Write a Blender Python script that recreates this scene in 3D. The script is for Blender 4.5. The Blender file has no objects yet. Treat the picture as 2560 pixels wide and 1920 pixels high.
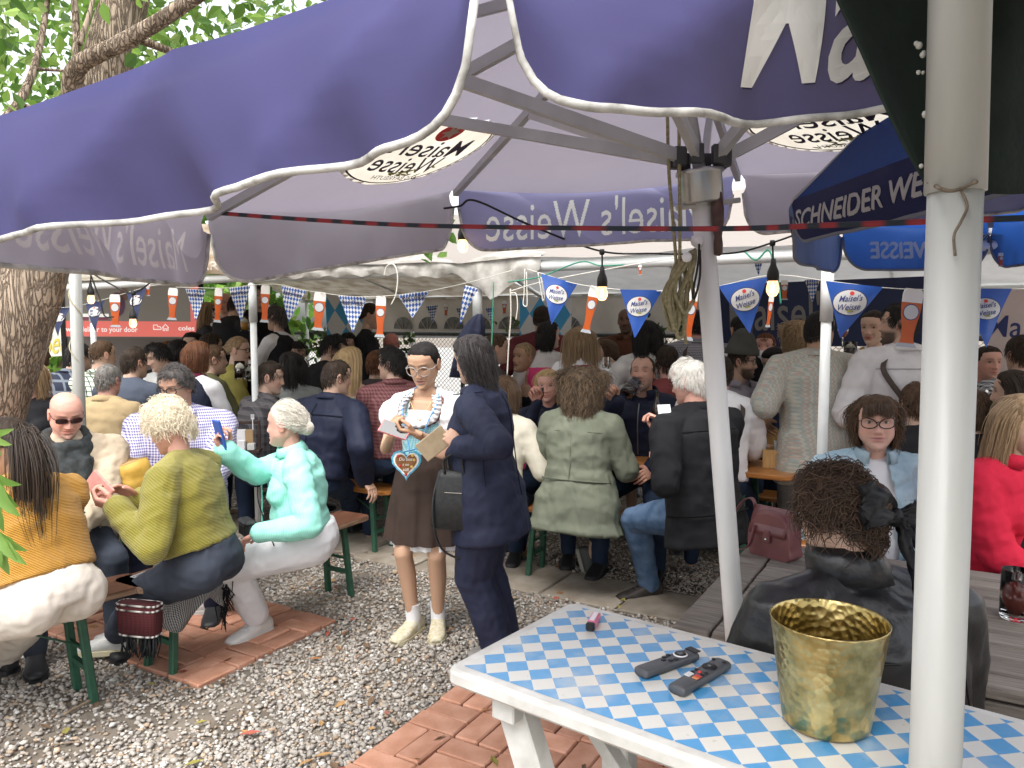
import bpy,math,random
import numpy as np
from math import sin,cos,pi,radians,sqrt
# --- camera, sky, sun, exposure
S=bpy.context.scene
COL=S.collection
CAMZ,PITCH=1.67,radians(4.5)
FPX=1920.0
cam_data=bpy.data.cameras.new('camera')
cam_data.sensor_width=36.0
cam_data.lens=36.0*FPX/2560.0
cam_data.clip_start,cam_data.clip_end=0.05,400.0
camera=bpy.data.objects.new('camera',cam_data)
camera.location=(0,0,CAMZ)
camera.rotation_euler=(pi/2-PITCH,0,0)
COL.objects.link(camera)
S.camera=camera
SUN_ELEV,SUN_ROT=radians(62),radians(200)
world=bpy.data.worlds.new('World')
S.world=world
world.use_nodes=True
wn=world.node_tree
for n_ in list(wn.nodes):
 wn.nodes.remove(n_)
sky=wn.nodes.new('ShaderNodeTexSky')
sky.sky_type='NISHITA'
sky.sun_disc=False
sky.sun_elevation,sky.sun_rotation=SUN_ELEV,SUN_ROT
sky.air_density,sky.dust_density,sky.ozone_density=1.0,4.0,1.0
hsv=wn.nodes.new('ShaderNodeHueSaturation')
hsv.inputs['Saturation'].default_value=0.22
bg=wn.nodes.new('ShaderNodeBackground')
bg.inputs['Strength'].default_value=0.15
wo=wn.nodes.new('ShaderNodeOutputWorld')
wn.links.new(sky.outputs[0],hsv.inputs['Color'])
wn.links.new(hsv.outputs[0],bg.inputs['Color'])
wn.links.new(bg.outputs[0],wo.inputs['Surface'])
sun_d=bpy.data.lights.new('sun','SUN')
sun_d.energy,sun_d.angle,sun_d.color=0.7,radians(50),(1.0,0.96,0.9)
sun=bpy.data.objects.new('sun',sun_d)
sun.rotation_euler=(pi/2-SUN_ELEV,0,pi-SUN_ROT)
sun.location=(0,0,20)
COL.objects.link(sun)
S.view_settings.view_transform='Standard'
S.view_settings.look='None'
S.view_settings.gamma=1.0
S.view_settings.use_curve_mapping=False
S.view_settings.exposure=1.6
S.render.engine='CYCLES'
S.cycles.max_bounces=8
S.cycles.diffuse_bounces=4
S.cycles.glossy_bounces=3
S.cycles.transmission_bounces=6
S.cycles.transparent_max_bounces=12
S.cycles.use_denoising=True
S.cycles.sample_clamp_indirect=6.0
# --- helpers
RNG=np.random.default_rng(7)
random.seed(7)
def V3(*a):return np.array(a if len(a)>1 else a[0],float)
def nrm(v):
 v=np.asarray(v,float);return v/max(np.linalg.norm(v),1e-9)
def ray(px,py):
 u,v=(px-1280.0)/FPX,(960.0-py)/FPX
 return V3(u,v*sin(PITCH)+cos(PITCH),v*cos(PITCH)-sin(PITCH))
def at(px,py,d):
 """the place at distance d (along +Y) seen at that point of the photograph"""
 r=ray(px,py);return V3(0,0,CAMZ)+r*(d/r[1])
def gz(px,py,z=0.0):
 """the place at height z seen at that point of the photograph"""
 r=ray(px,py);return V3(0,0,CAMZ)+r*((z-CAMZ)/r[2])
E1=V3(0.5,0.866,0.0)
E2=V3(0.866,-0.5,0.0)
UP=V3(0,0,1)
_mats={}
def nodes_of(m):
 m.use_nodes=True
 return m.node_tree,m.node_tree.nodes['Principled BSDF']
def mat(name,c,c2=None,scale=18.0,rough=0.7,metal=0.0,bump=0.0,bscale=120.0,spec=0.35,stretch=None,detail=4.0,sheen=0.0,coat=0.0,translucent=0.0,back=None,vary=0.0,contrast=(0.35,0.65),wrinkle=0.0,emit=0.0):
 """plain procedural surface: two tones mixed by noise, fine relief; translucent / back for thin cloth"""
 if name in _mats:return _mats[name]
 m=bpy.data.materials.new(name);t,b=nodes_of(m);L=t.links.new
 b.inputs['Roughness'].default_value=rough
 b.inputs['Metallic'].default_value=metal
 b.inputs['Specular IOR Level'].default_value=spec
 if sheen:
  b.inputs['Sheen Weight'].default_value=sheen
 if coat:
  b.inputs['Coat Weight'].default_value=coat
  b.inputs['Coat Roughness'].default_value=0.12
 tc=t.nodes.new('ShaderNodeTexCoord');vec=tc.outputs['Object']
 if stretch:
  mp=t.nodes.new('ShaderNodeMapping');mp.inputs['Scale'].default_value=stretch
  L(vec,mp.inputs['Vector']);vec=mp.outputs[0]
 col=None
 if c2 is not None:
  nz=t.nodes.new('ShaderNodeTexNoise');nz.inputs['Scale'].default_value=scale;nz.inputs['Detail'].default_value=detail
  L(vec,nz.inputs['Vector'])
  rp=t.nodes.new('ShaderNodeValToRGB')
  rp.color_ramp.elements[0].position,rp.color_ramp.elements[1].position=contrast
  rp.color_ramp.elements[0].color=(*c,1);rp.color_ramp.elements[1].color=(*c2,1)
  L(nz.outputs['Fac'],rp.inputs[0]);col=rp.outputs[0]
 if vary:
  oi=t.nodes.new('ShaderNodeObjectInfo');hs=t.nodes.new('ShaderNodeHueSaturation')
  mr=t.nodes.new('ShaderNodeMapRange');mr.inputs['To Min'].default_value=1-vary;mr.inputs['To Max'].default_value=1+vary
  L(oi.outputs['Random'],mr.inputs['Value']);L(mr.outputs[0],hs.inputs['Value'])
  if col is None:hs.inputs['Color'].default_value=(*c,1)
  else:L(col,hs.inputs['Color'])
  col=hs.outputs[0]
 if back is not None:
  geo=t.nodes.new('ShaderNodeNewGeometry');mx=t.nodes.new('ShaderNodeMix');mx.data_type='RGBA'
  L(geo.outputs['Backfacing'],mx.inputs['Factor'])
  if col is None:mx.inputs['A'].default_value=(*c,1)
  else:L(col,mx.inputs['A'])
  mx.inputs['B'].default_value=(*back,1);col=mx.outputs['Result']
 if col is None:b.inputs['Base Color'].default_value=(*c,1)
 else:L(col,b.inputs['Base Color'])
 if bump:
  bn=t.nodes.new('ShaderNodeTexNoise');bn.inputs['Scale'].default_value=bscale;bn.inputs['Detail'].default_value=3
  L(vec,bn.inputs['Vector'])
  bp=t.nodes.new('ShaderNodeBump');bp.inputs['Strength'].default_value=min(1.0,bump);bp.inputs['Distance'].default_value=0.004
  L(bn.outputs['Fac'],bp.inputs['Height']);L(bp.outputs[0],b.inputs['Normal'])
  if wrinkle:
   rn=t.nodes.new('ShaderNodeTexNoise');rn.noise_type='RIDGED_MULTIFRACTAL';rn.inputs['Scale'].default_value=5.5;rn.inputs['Detail'].default_value=3;rn.inputs['Distortion'].default_value=.6
   m2=t.nodes.new('ShaderNodeMapping');m2 .inputs['Rotation'].default_value=(.5,.3,.7);m2 .inputs['Scale'].default_value=(1,1,1.9);L(tc.outputs['Object'],m2 .inputs[0]);L(m2 .outputs[0],rn.inputs['Vector'])
   b2=t.nodes.new('ShaderNodeBump');b2 .inputs['Strength'].default_value=wrinkle;b2 .inputs['Distance'].default_value=.016;L(rn.outputs['Fac'],b2 .inputs['Height']);L(bp.outputs[0],b2 .inputs['Normal']);L(b2 .outputs[0],b.inputs['Normal'])
 if emit:
  b.inputs['Emission Strength'].default_value=emit
  if col is None:b.inputs['Emission Color'].default_value=(*c,1)
  else:L(col,b.inputs['Emission Color'])
 if translucent:
  tr=t.nodes.new('ShaderNodeBsdfTranslucent');ms=t.nodes.new('ShaderNodeMixShader');ms.inputs[0].default_value=translucent
  if col is None:tr.inputs[0].default_value=(*c,1)
  else:L(col,tr.inputs[0])
  out=t.nodes['Material Output']
  L(b.outputs[0],ms.inputs[1]);L(tr.outputs[0],ms.inputs[2]);L(ms.outputs[0],out.inputs['Surface'])
 _mats[name]=m
 return m
def checks(name,c1,c2,ku,kv,kind='check',rough=0.75,c3=None,coords='puv',spec=0.3,wear=0.0,translucent=0.0,coat=0.0):
 """cloth or print with a pattern: 'check' gingham, 'lozenge' diamonds, 'stripe', 'grid' thin lines, 'plaid', 'zigzag', 'tweed'"""
 if name in _mats:return _mats[name]
 m=bpy.data.materials.new(name);t,b=nodes_of(m);L=t.links.new
 b.inputs['Roughness'].default_value=rough;b.inputs['Specular IOR Level'].default_value=spec
 if coat:
  b.inputs['Coat Weight'].default_value=coat;b.inputs['Coat Roughness'].default_value=0.15
 if coords=='puv':
  a=t.nodes.new('ShaderNodeAttribute');a.attribute_name='puv';vec=a.outputs['Vector']
 else:
  vec=t.nodes.new('ShaderNodeTexCoord').outputs['Object']
 sp=t.nodes.new('ShaderNodeSeparateXYZ');L(vec,sp.inputs[0])
 def math_(op,a,b_=None):
  n=t.nodes.new('ShaderNodeMath');n.operation=op
  for i,v in enumerate((a,b_)):
   if v is None:continue
   if isinstance(v,(int,float)):n.inputs[i].default_value=v
   else:L(v,n.inputs[i])
  return n.outputs[0]
 x,y=sp.outputs[0],sp.outputs[1]
 if coords!='puv':
  x,y=math_('ADD',sp.outputs[0],sp.outputs[1]),sp.outputs[2]
 u,v=math_('MULTIPLY',x,ku),math_('MULTIPLY',y,kv)
 half=lambda q,w=0.5:math_('LESS_THAN',math_('FRACT',q),w)
 if kind=='lozenge':
  p,q=math_('ADD',u,v),math_('SUBTRACT',u,v)
  f=math_('ABSOLUTE',math_('SUBTRACT',half(p),half(q)))
 elif kind=='check':f=math_('MULTIPLY',math_('ADD',half(u),half(v)),0.5)
 elif kind=='stripe':f=half(u)
 elif kind=='grid':f=math_('MAXIMUM',half(u,0.22),half(v,0.22))
 elif kind=='plaid':f=math_('MINIMUM',math_('ADD',math_('MULTIPLY',math_('ADD',half(u),half(v)),0.35),math_('MULTIPLY',math_('MAXIMUM',half(math_('MULTIPLY',u,2.0),0.12),half(math_('MULTIPLY',v,2.0),0.12)),0.5)),1.0)
 elif kind=='zigzag':f=half(math_('ADD',u,math_('PINGPONG',v,0.5)))
 else:f=half(u)
 mx=t.nodes.new('ShaderNodeMix');mx.data_type='RGBA'
 mx.inputs['A'].default_value=(*c1,1);mx.inputs['B'].default_value=(*c2,1)
 L(f,mx.inputs['Factor']);col=mx.outputs['Result']
 if c3 is not None:
  m2=t.nodes.new('ShaderNodeMix');m2 .data_type='RGBA';m2 .inputs['B'].default_value=(*c3,1)
  f2=half(math_('MULTIPLY',u,0.5),0.25)if kind!='zigzag' else half(math_('ADD',math_('MULTIPLY',u,0.5),math_('PINGPONG',math_('MULTIPLY',v,1.0),0.5)),0.2)
  L(f2,m2 .inputs['Factor']);L(col,m2 .inputs['A']);col=m2 .outputs['Result']
 if wear:
  nz=t.nodes.new('ShaderNodeTexNoise');nz.inputs['Scale'].default_value=9;nz.inputs['Detail'].default_value=8
  tc=t.nodes.new('ShaderNodeTexCoord');L(tc.outputs['Object'],nz.inputs['Vector'])
  m3=t.nodes.new('ShaderNodeMix');m3 .data_type='RGBA';m3 .inputs['B'].default_value=(0.55,0.53,0.48,1)
  mr=t.nodes.new('ShaderNodeMapRange');mr.inputs['From Min'].default_value=0.5;mr.inputs['From Max'].default_value=0.8;mr.inputs['To Max'].default_value=wear
  L(nz.outputs['Fac'],mr.inputs['Value']);L(mr.outputs[0],m3 .inputs['Factor']);L(col,m3 .inputs['A']);col=m3 .outputs['Result']
  bp=t.nodes.new('ShaderNodeBump');bp.inputs['Strength'].default_value=0.25;bp.inputs['Distance'].default_value=0.003
  n2=t.nodes.new('ShaderNodeTexNoise');n2 .inputs['Scale'].default_value=60;n2 .inputs['Detail'].default_value=4;L(tc.outputs['Object'],n2 .inputs['Vector'])
  L(n2 .outputs['Fac'],bp.inputs['Height']);L(bp.outputs[0],b.inputs['Normal'])
  mr2=t.nodes.new('ShaderNodeMapRange');mr2 .inputs['To Min'].default_value=rough-0.12;mr2 .inputs['To Max'].default_value=rough+0.2
  L(n2 .outputs['Fac'],mr2 .inputs['Value']);L(mr2 .outputs[0],b.inputs['Roughness'])
 L(col,b.inputs['Base Color'])
 if translucent:
  tr=t.nodes.new('ShaderNodeBsdfTranslucent');ms=t.nodes.new('ShaderNodeMixShader');ms.inputs[0].default_value=translucent
  L(col,tr.inputs[0]);L(b.outputs[0],ms.inputs[1]);L(tr.outputs[0],ms.inputs[2]);L(ms.outputs[0],t.nodes['Material Output'].inputs['Surface'])
 _mats[name]=m
 return m
def glass(name,c=(0.95,0.97,0.97),rough=0.02):
 if name in _mats:return _mats[name]
 m=bpy.data.materials.new(name);t,b=nodes_of(m)
 b.inputs['Base Color'].default_value=(*c,1);b.inputs['Roughness'].default_value=rough
 b.inputs['Transmission Weight'].default_value=1.0;b.inputs['IOR'].default_value=1.3
 _mats[name]=m
 return m
def glow(name,c,strength):
 if name in _mats:return _mats[name]
 m=bpy.data.materials.new(name);t,b=nodes_of(m)
 b.inputs['Base Color'].default_value=(*c,1)
 b.inputs['Emission Color'].default_value=(*c,1);b.inputs['Emission Strength'].default_value=strength
 _mats[name]=m
 return m
def attr_mat(name,attr='Col',rough=0.6,spec=0.35,sss=0.0,bump=0.0,bscale=200.0,translucent=0.0):
 if name in _mats:return _mats[name]
 m=bpy.data.materials.new(name);t,b=nodes_of(m);L=t.links.new
 a=t.nodes.new('ShaderNodeAttribute');a.attribute_name=attr
 L(a.outputs['Color'],b.inputs['Base Color'])
 b.inputs['Roughness'].default_value=rough;b.inputs['Specular IOR Level'].default_value=spec
 if sss:
  b.inputs['Subsurface Weight'].default_value=sss;b.inputs['Subsurface Radius'].default_value=(0.012,0.005,0.003);b.inputs['Subsurface Scale'].default_value=0.6
 if bump:
  tc=t.nodes.new('ShaderNodeTexCoord');bn=t.nodes.new('ShaderNodeTexNoise');bn.inputs['Scale'].default_value=bscale
  L(tc.outputs['Object'],bn.inputs['Vector'])
  bp=t.nodes.new('ShaderNodeBump');bp.inputs['Strength'].default_value=bump;bp.inputs['Distance'].default_value=0.002
  L(bn.outputs['Fac'],bp.inputs['Height']);L(bp.outputs[0],b.inputs['Normal'])
 if translucent:
  tr=t.nodes.new('ShaderNodeBsdfTranslucent');ms=t.nodes.new('ShaderNodeMixShader');ms.inputs[0].default_value=translucent
  L(a.outputs['Color'],tr.inputs[0]);L(b.outputs[0],ms.inputs[1]);L(tr.outputs[0],ms.inputs[2]);L(ms.outputs[0],t.nodes['Material Output'].inputs['Surface'])
 _mats[name]=m
 return m
def ring(c,ax,ay,n=16,e=2.0,ay2=None):
 t=np.linspace(0,2*pi,n,endpoint=False)
 ct,st=np.cos(t),np.sin(t)
 x=np.sign(ct)*np.abs(ct)**(2/e);y=np.sign(st)*np.abs(st)**(2/e)
 ay_=np.where(y[:,None]>=0,np.asarray(ay,float)[None],np.asarray(ay if ay2 is None else ay2,float)[None])
 return np.asarray(c,float)+x[:,None]*np.asarray(ax,float)+y[:,None]*ay_
def frame_of(d,hint=None):
 d=nrm(d);h=V3(0,0,1)if hint is None else nrm(hint)
 if abs(np.dot(d,h))>0.95:h=V3(1,0,0)
 a=nrm(np.cross(d,h));return a,np.cross(a,d)
class MB:
 """collects shapes into one mesh"""
 def __init__(self):self.v,self.f,self.mi,self.sm,self.uv,self.col,self.n=[],[],[],[],[],[],0
 def add(self,v,f,mi=0,smooth=False,uv=None,col=None):
  v=np.asarray(v,float).reshape(-1,3)
  for q in f:self.f.append([i+self.n for i in q])
  self.mi+=[mi]*len(f);self.sm+=[smooth]*len(f)
  self.v.append(v);self.n+=len(v)
  self.uv.append(np.zeros((len(v),3))if uv is None else np.asarray(uv,float))
  self.col.append(np.ones((len(v),3))if col is None else np.broadcast_to(np.asarray(col,float),(len(v),3)))
  return self
 def box(self,c,size,R=None,mi=0,bev=0.0,uv=False,col=None):
  hx,hy,hz=[s/2 for s in size]
  if bev and min(hx,hy,hz)>bev*1.2:
   b=bev
   P=[]
   for sx in(-1,1):
    for sy in(-1,1):
     for sz in(-1,1):
      P+=[(sx*(hx-b),sy*(hy-b),sz*hz),(sx*(hx-b),sy*hy,sz*(hz-b)),(sx*hx,sy*(hy-b),sz*(hz-b))]
   P=np.array(P)
   idx=lambda sx,sy,sz,k:((sx>0)*4+(sy>0)*2+(sz>0))*3+k
   F=[]
   for s in(-1,1):
    q=[idx(-1,-1,s,0),idx(1,-1,s,0),idx(1,1,s,0),idx(-1,1,s,0)];F.append(q if s>0 else q[::-1])
    q=[idx(-1,s,-1,1),idx(1,s,-1,1),idx(1,s,1,1),idx(-1,s,1,1)];F.append(q if s<0 else q[::-1])
    q=[idx(s,-1,-1,2),idx(s,1,-1,2),idx(s,1,1,2),idx(s,-1,1,2)];F.append(q if s>0 else q[::-1])
   for a in(-1,1):
    for b_ in(-1,1):
     q=[idx(-1,a,b_,0),idx(1,a,b_,0),idx(1,a,b_,1),idx(-1,a,b_,1)];F.append(q if a*b_<0 else q[::-1])
     q=[idx(a,-1,b_,0),idx(a,1,b_,0),idx(a,1,b_,2),idx(a,-1,b_,2)];F.append(q if a*b_>0 else q[::-1])
     q=[idx(a,b_,-1,1),idx(a,b_,1,1),idx(a,b_,1,2),idx(a,b_,-1,2)];F.append(q if a*b_<0 else q[::-1])
     for c_ in(-1,1):
      q=[idx(a,b_,c_,0),idx(a,b_,c_,1),idx(a,b_,c_,2)];F.append(q if a*b_*c_<0 else q[::-1])
  else:
   P=np.array([(x,y,z)for x in(-hx,hx)for y in(-hy,hy)for z in(-hz,hz)])
   F=[[0,1,3,2],[4,6,7,5],[0,4,5,1],[2,3,7,6],[0,2,6,4],[1,5,7,3]]
  U=P.copy()
  if R is not None:P=P@np.asarray(R).T
  return self.add(P+np.asarray(c,float),F,mi,False,U if uv else None,col)
 def bar(self,p0,p1,w,h,hint=None,mi=0,bev=0.0,col=None):
  p0,p1=V3(p0),V3(p1);a,b=frame_of(p1-p0,hint)
  R=np.stack([a,nrm(p1-p0),b],1)
  return self.box((p0+p1)/2,(w,np.linalg.norm(p1-p0),h),R,mi,bev,col=col)
 def loft(self,rings,mi=0,smooth=True,caps=True,closed=True,uv=None,col=None):
  n=len(rings[0]);m=len(rings);V=np.concatenate(rings);F=[]
  for i in range(m-1):
   for j in range(n if closed else n-1):
    k=(j+1)%n
    F.append([i*n+j,i*n+k,(i+1)*n+k,(i+1)*n+j])
  if caps and closed:
   F.append(list(range(n))[::-1]);F.append([(m-1)*n+j for j in range(n)])
  return self.add(V,F,mi,smooth,uv,col)
 def tube(self,pts,r,n=8,mi=0,caps=True,smooth=True,col=None):
  pts=np.asarray(pts,float);m=len(pts);r=np.broadcast_to(np.asarray(r,float),(m,))
  d=np.gradient(pts,axis=0);a,b=frame_of(d[0]);R=[]
  for i in range(m):
   di=nrm(d[i]);a=nrm(a-di*np.dot(a,di));b=np.cross(a,di)
   R.append(ring(pts[i],a*r[i],-b*r[i],n))
  return self.loft(R,mi,smooth,caps,col=col)
 def lathe(self,prof,c=(0,0,0),axis=(0,0,1),n=24,mi=0,smooth=True,caps=True,col=None,squash=1.0):
  a,b=frame_of(axis);d=nrm(axis)
  return self.loft([ring(V3(c)+d*z,a*r,-b*r*squash,n)for r,z in prof],mi,smooth,caps,col=col)
 def ball(self,c,r,n=10,m=7,R=None,mi=0,col=None):
  r=np.broadcast_to(np.asarray(r,float),(3,));V=[]
  th=np.linspace(0,pi,m)
  rings=[np.stack([np.cos(np.linspace(0,2*pi,n,endpoint=False))*sin(max(t,1e-3)),np.sin(np.linspace(0,2*pi,n,endpoint=False))*sin(max(t,1e-3)),np.full(n,cos(t))],1)*r for t in th[::-1]]
  if R is not None:rings=[q@np.asarray(R).T for q in rings]
  return self.loft([q+V3(c)for q in rings],mi,True,True,col=col)
 def grid(self,P,mi=0,smooth=True,uv=None,flip=False,col=None):
  P=np.asarray(P,float);a,b=P.shape[:2]
  F=[]
  for i in range(a-1):
   for j in range(b-1):
    q=[i*b+j,i*b+j+1,(i+1)*b+j+1,(i+1)*b+j];F.append(q[::-1]if flip else q)
  return self.add(P.reshape(-1,3),F,mi,smooth,None if uv is None else np.asarray(uv,float).reshape(-1,3),col)
 def prism(self,poly,z0,z1,mi=0,R=None,c=(0,0,0),col=None,uv=False):
  poly=np.asarray(poly,float);n=len(poly)
  P=np.concatenate([np.c_[poly,np.full(n,z0)],np.c_[poly,np.full(n,z1)]]);U=P.copy()
  F=[list(range(n))[::-1],list(range(n,2*n))]+[[i,(i+1)%n,n+(i+1)%n,n+i]for i in range(n)]
  if R is not None:P=P@np.asarray(R).T
  return self.add(P+V3(c),F,mi,False,U if uv else None,col)
 def mesh(self,name,mats):
  me=bpy.data.meshes.new(name)
  V=np.concatenate(self.v)if self.v else np.zeros((0,3))
  me.from_pydata(V.tolist(),[],self.f)
  for m in(mats if isinstance(mats,(list,tuple))else[mats]):me.materials.append(m)
  me.polygons.foreach_set('material_index',np.array(self.mi,np.int32))
  me.polygons.foreach_set('use_smooth',np.array(self.sm,bool))
  at_=me.attributes.new('puv','FLOAT_VECTOR','POINT');at_.data.foreach_set('vector',np.concatenate(self.uv).astype(np.float32).ravel())
  c=np.concatenate(self.col);c4=np.c_[c,np.ones(len(c))]
  ca=me.attributes.new('Col','FLOAT_COLOR','POINT');ca.data.foreach_set('color',c4 .astype(np.float32).ravel())
  me.update()
  return me
 def build(self,name,mats,parent=None,world=True):
  """link as one object; with world=True the shape was given in world coordinates and is moved into its parent's"""
  if parent is not None and world:
   off=np.array(parent.location)
   if parent.parent is not None:off=off+np.array(parent.parent.location)
   self.v=[v-off for v in self.v]
  return link(name,self.mesh(name,mats),parent)
def link(name,data,parent=None):
 o=bpy.data.objects.new(name,data);COL.objects.link(o)
 if parent is not None:o.parent=parent
 return o
def tag(o,label=None,cat=None,group=None,kind=None):
 for k,v in(('label',label),('category',cat),('group',group),('kind',kind)):
  if v:o[k]=v
 return o
def thing(name,label,cat,loc=(0,0,0),rz=0.0,group=None):
 o=bpy.data.objects.new(name,None);COL.objects.link(o)
 o.location=loc;o.rotation_euler=(0,0,rz);o.empty_display_size=0.1
 return tag(o,label,cat,group)
def children_of(o):return[c for c in bpy.data.objects if c.parent==o]
_kids={}
def copy_thing(o,loc,rz=None,label=None,group=None):
 """a copy of a thing with copies of its parts and sub-parts (mesh data shared)"""
 c=o.copy();COL.objects.link(c);c.location=loc
 if rz is not None:c.rotation_euler=(0,0,rz)
 if label:c['label']=label
 if group:c['group']=group
 for k in children_of(o):
  d=k.copy();COL.objects.link(d);d.parent=c
  for g in children_of(k):
   e=g.copy();COL.objects.link(e);e.parent=d
 return c
_text={}
def text_shape(s,offset=0.0,shear=0.0,fine=False):
 """outline of a line of lettering as flat faces, cap height about 1, starting at x = 0"""
 key=(s,offset,shear,fine)
 if key in _text:return _text[key]
 cu=bpy.data.curves.new('lettering','FONT');cu.body=s;cu.size=1.37;cu.offset=offset;cu.shear=shear;cu.resolution_u=3
 o=bpy.data.objects.new('lettering',cu);COL.objects.link(o)
 me=bpy.data.meshes.new_from_object(o.evaluated_get(bpy.context.evaluated_depsgraph_get()))
 if fine:
  import bmesh
  bm_=bmesh.new();bm_.from_mesh(me);bmesh.ops.triangulate(bm_,faces=bm_.faces[:])
  for k in range(4):
   ee=[e for e in bm_.edges if e.calc_length()>.22]
   if not ee:break
   bmesh.ops.subdivide_edges(bm_,edges=ee,cuts=1);bmesh.ops.triangulate(bm_,faces=[q for q in bm_.faces if len(q.verts)>3])
  bm_.to_mesh(me);bm_.free()
 v=np.zeros(len(me.vertices)*3);me.vertices.foreach_get('co',v);v=v.reshape(-1,3)
 f=[list(p.vertices)for p in me.polygons]
 bpy.data.objects.remove(o);bpy.data.meshes.remove(me);bpy.data.curves.remove(cu)
 v[:,0]-=v[:,0].min()
 _text[key]=(v[:,:2],f)
 return _text[key]
def add_text(mb,s,fn,height=0.1,width=None,mi=0,offset=0.0,shear=0.0,center=True,col=None,fine=False):
 """lettering laid on a surface; fn maps (x, y) in metres on the flat to 3-D points"""
 v,f=text_shape(s,offset,shear,fine);v=v*height
 if width:v=v*[width/v[:,0].max(),1.0]
 if center:v=v-[v[:,0].max()/2,height/2]
 mb.add(fn(v[:,0],v[:,1]),f,mi,False,None,col)
def flat_fn(c,ax,ay):return lambda x,y:V3(c)+np.outer(x,ax)+np.outer(y,ay)
def ellipse_poly(rx,ry,n=40):t=np.linspace(0,2*pi,n,endpoint=False);return np.c_[rx*np.cos(t),ry*np.sin(t)]
def catenary(p0,p1,sag,n=16):
 t=np.linspace(0,1,n)[:,None];P=V3(p0)*(1-t)+V3(p1)*t;P[:,2]-=4*sag*(t*(1-t))[:,0];return P
def spline(pts,n=10):
 """smooth curve through points (Catmull-Rom)"""
 P=np.asarray(pts,float);Q=np.vstack([2*P[0]-P[1],P,2*P[-1]-P[-2]]);out=[]
 for i in range(1,len(Q)-2):
  t=np.linspace(0,1,n,endpoint=(i==len(Q)-3))[:,None];a,b,c,d=Q[i-1],Q[i],Q[i+1],Q[i+2]
  out.append(0.5*(2*b+(c-a)*t+(2*a-5*b+4*c-d)*t**2+(3*b-a-3*c+d)*t**3))
 return np.concatenate(out)
def interp_rows(tab,z):
 tab=np.asarray(tab,float);return[np.interp(z,tab[:,0],tab[:,k])for k in range(1,tab.shape[1])]
def wnoise(P,k=8.0,seed=0):
 """cheap smooth noise in -1..1 from warped sines"""
 r=np.random.default_rng(seed);s=np.zeros(len(P));Q=P*k
 for o in range(4):
  a=r.normal(size=(3,3));ph=r.uniform(0,6.28,3);f=1.7**o
  s+=np.sin((Q*f)@a[0]*0.6+ph[0]+1.7*np.sin((Q*f)@a[1]*0.5+ph[1]))/1.5**o
 return s/2.4
# --- the setting
def in_poly(P,poly):
 x,y=P[:,0],P[:,1];r=np.zeros(len(P),bool);n=len(poly)
 for i in range(n):
  (x0,y0),(x1,y1)=poly[i][:2],poly[(i+1)%n][:2]
  c=((y0>y)!=(y1>y))&(x<(x1-x0)*(y-y0)/(y1-y0+1e-12)+x0);r^=c
 return r
M_DIRT=mat('trodden earth',(.13,.108,.085),(.26,.225,.185),scale=3.0,rough=.95,bump=.8,bscale=40,detail=10)
g=MB();g.grid([[(x,y,0)for x in(-70,-30,0,30,70)]for y in(-60,-20,10,40,90)])
tag(g.build('ground',M_DIRT),'brown trodden earth under the gravel',kind='structure')
TO=V3(-.21,4.68,0)
def TT(t,u,z=0.0):return TO+E2*t+E1*u+UP*z
M_YARD=mat('pale yard',(.30,.29,.27),(.36,.35,.33),scale=2,rough=.9)
yd=MB();yd.add([TT(-30,4.72,.004),TT(30,4.72,.004),TT(30,40,.004),TT(-30,40,.004)],[[0,1,2,3]])
tag(yd.build('path',M_YARD),'pale concrete yard beyond the fence',kind='structure')
M_BRICK=mat('terracotta',(.42,.20,.125),(.54,.29,.20),scale=9,rough=.85,bump=.5,bscale=70,vary=.22,detail=8)
PAVED=[]
def paving(name,label,origin,nu,nv,keep,ax=E1,ay=E2,jit=.004):
 root=thing(name,label,None,origin);root['kind']='structure';k=0
 L,W,Hh=.222,.108,.05
 protos=[]
 for q in range(3):
  b=MB();r=np.random.default_rng(q);b.box((0,0,-Hh/2),(L,W,Hh),bev=.006)
  b.v[-1]=b.v[-1]+r.normal(size=b.v[-1].shape)*.0009
  protos.append(b.mesh('brick',M_BRICK))
 a0=math.atan2(ax[1],ax[0])
 for i in range(nu):
  for j in range(nv):
   hor=(i+j)%2==0
   for m in(0,1):
    c=V3(0,0,0)+ax*(.228*i+.114+(0 if hor else(m-.5)*.114))+ay*(.228*j+.114+((m-.5)*.114 if hor else 0))
    if not keep(c+V3(origin)):continue
    o=link('brick',protos[(i*7+j*3+m)%3],root)
    o.location=c+V3(*RNG.normal(size=2)*jit*.4,.022+RNG.normal()*.0028)
    o.rotation_euler=(RNG.normal()*.012,RNG.normal()*.012,a0+(0 if hor else pi/2)+RNG.normal()*.012+(pi if RNG.random()<.5 else 0))
 return root
bl0=gz(495,1725)
poly_l=[gz(495,1735),gz(872,1562),gz(600,1478),gz(430,1480),gz(250,1640)]
paving('brick_paving','terracotta brick patch on the gravel under the woman in the mint shirt',bl0,4,6,lambda c:c[0]>-2.9,E1,-E2)
PAVED.append([bl0+E1*a-E2*b for a,b in((-.01,-.01),(.92,-.01),(.92,1.37),(-.01,1.37))])
br0=gz(1168,1704)
paving('brick_paving','terracotta brick paving under the blue and white chequered table',br0,6,5,lambda c:True,-E1,E2)
PAVED.append([br0-E1*a+E2*b for a,b in((-.01,-.01),(1.37,-.01),(1.37,1.15),(-.01,1.15))])
M_SLAB=mat('stone slab',(.20,.165,.125),(.33,.29,.24),scale=5,rough=.9,bump=.5,bscale=35,vary=.3,detail=9)
sl=thing('slab_path','row of worn stone slabs along the front of the tents',None,TT(0,-.62));sl['kind']='structure'
s0=gz(1690,1500)-E1*.12
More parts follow.
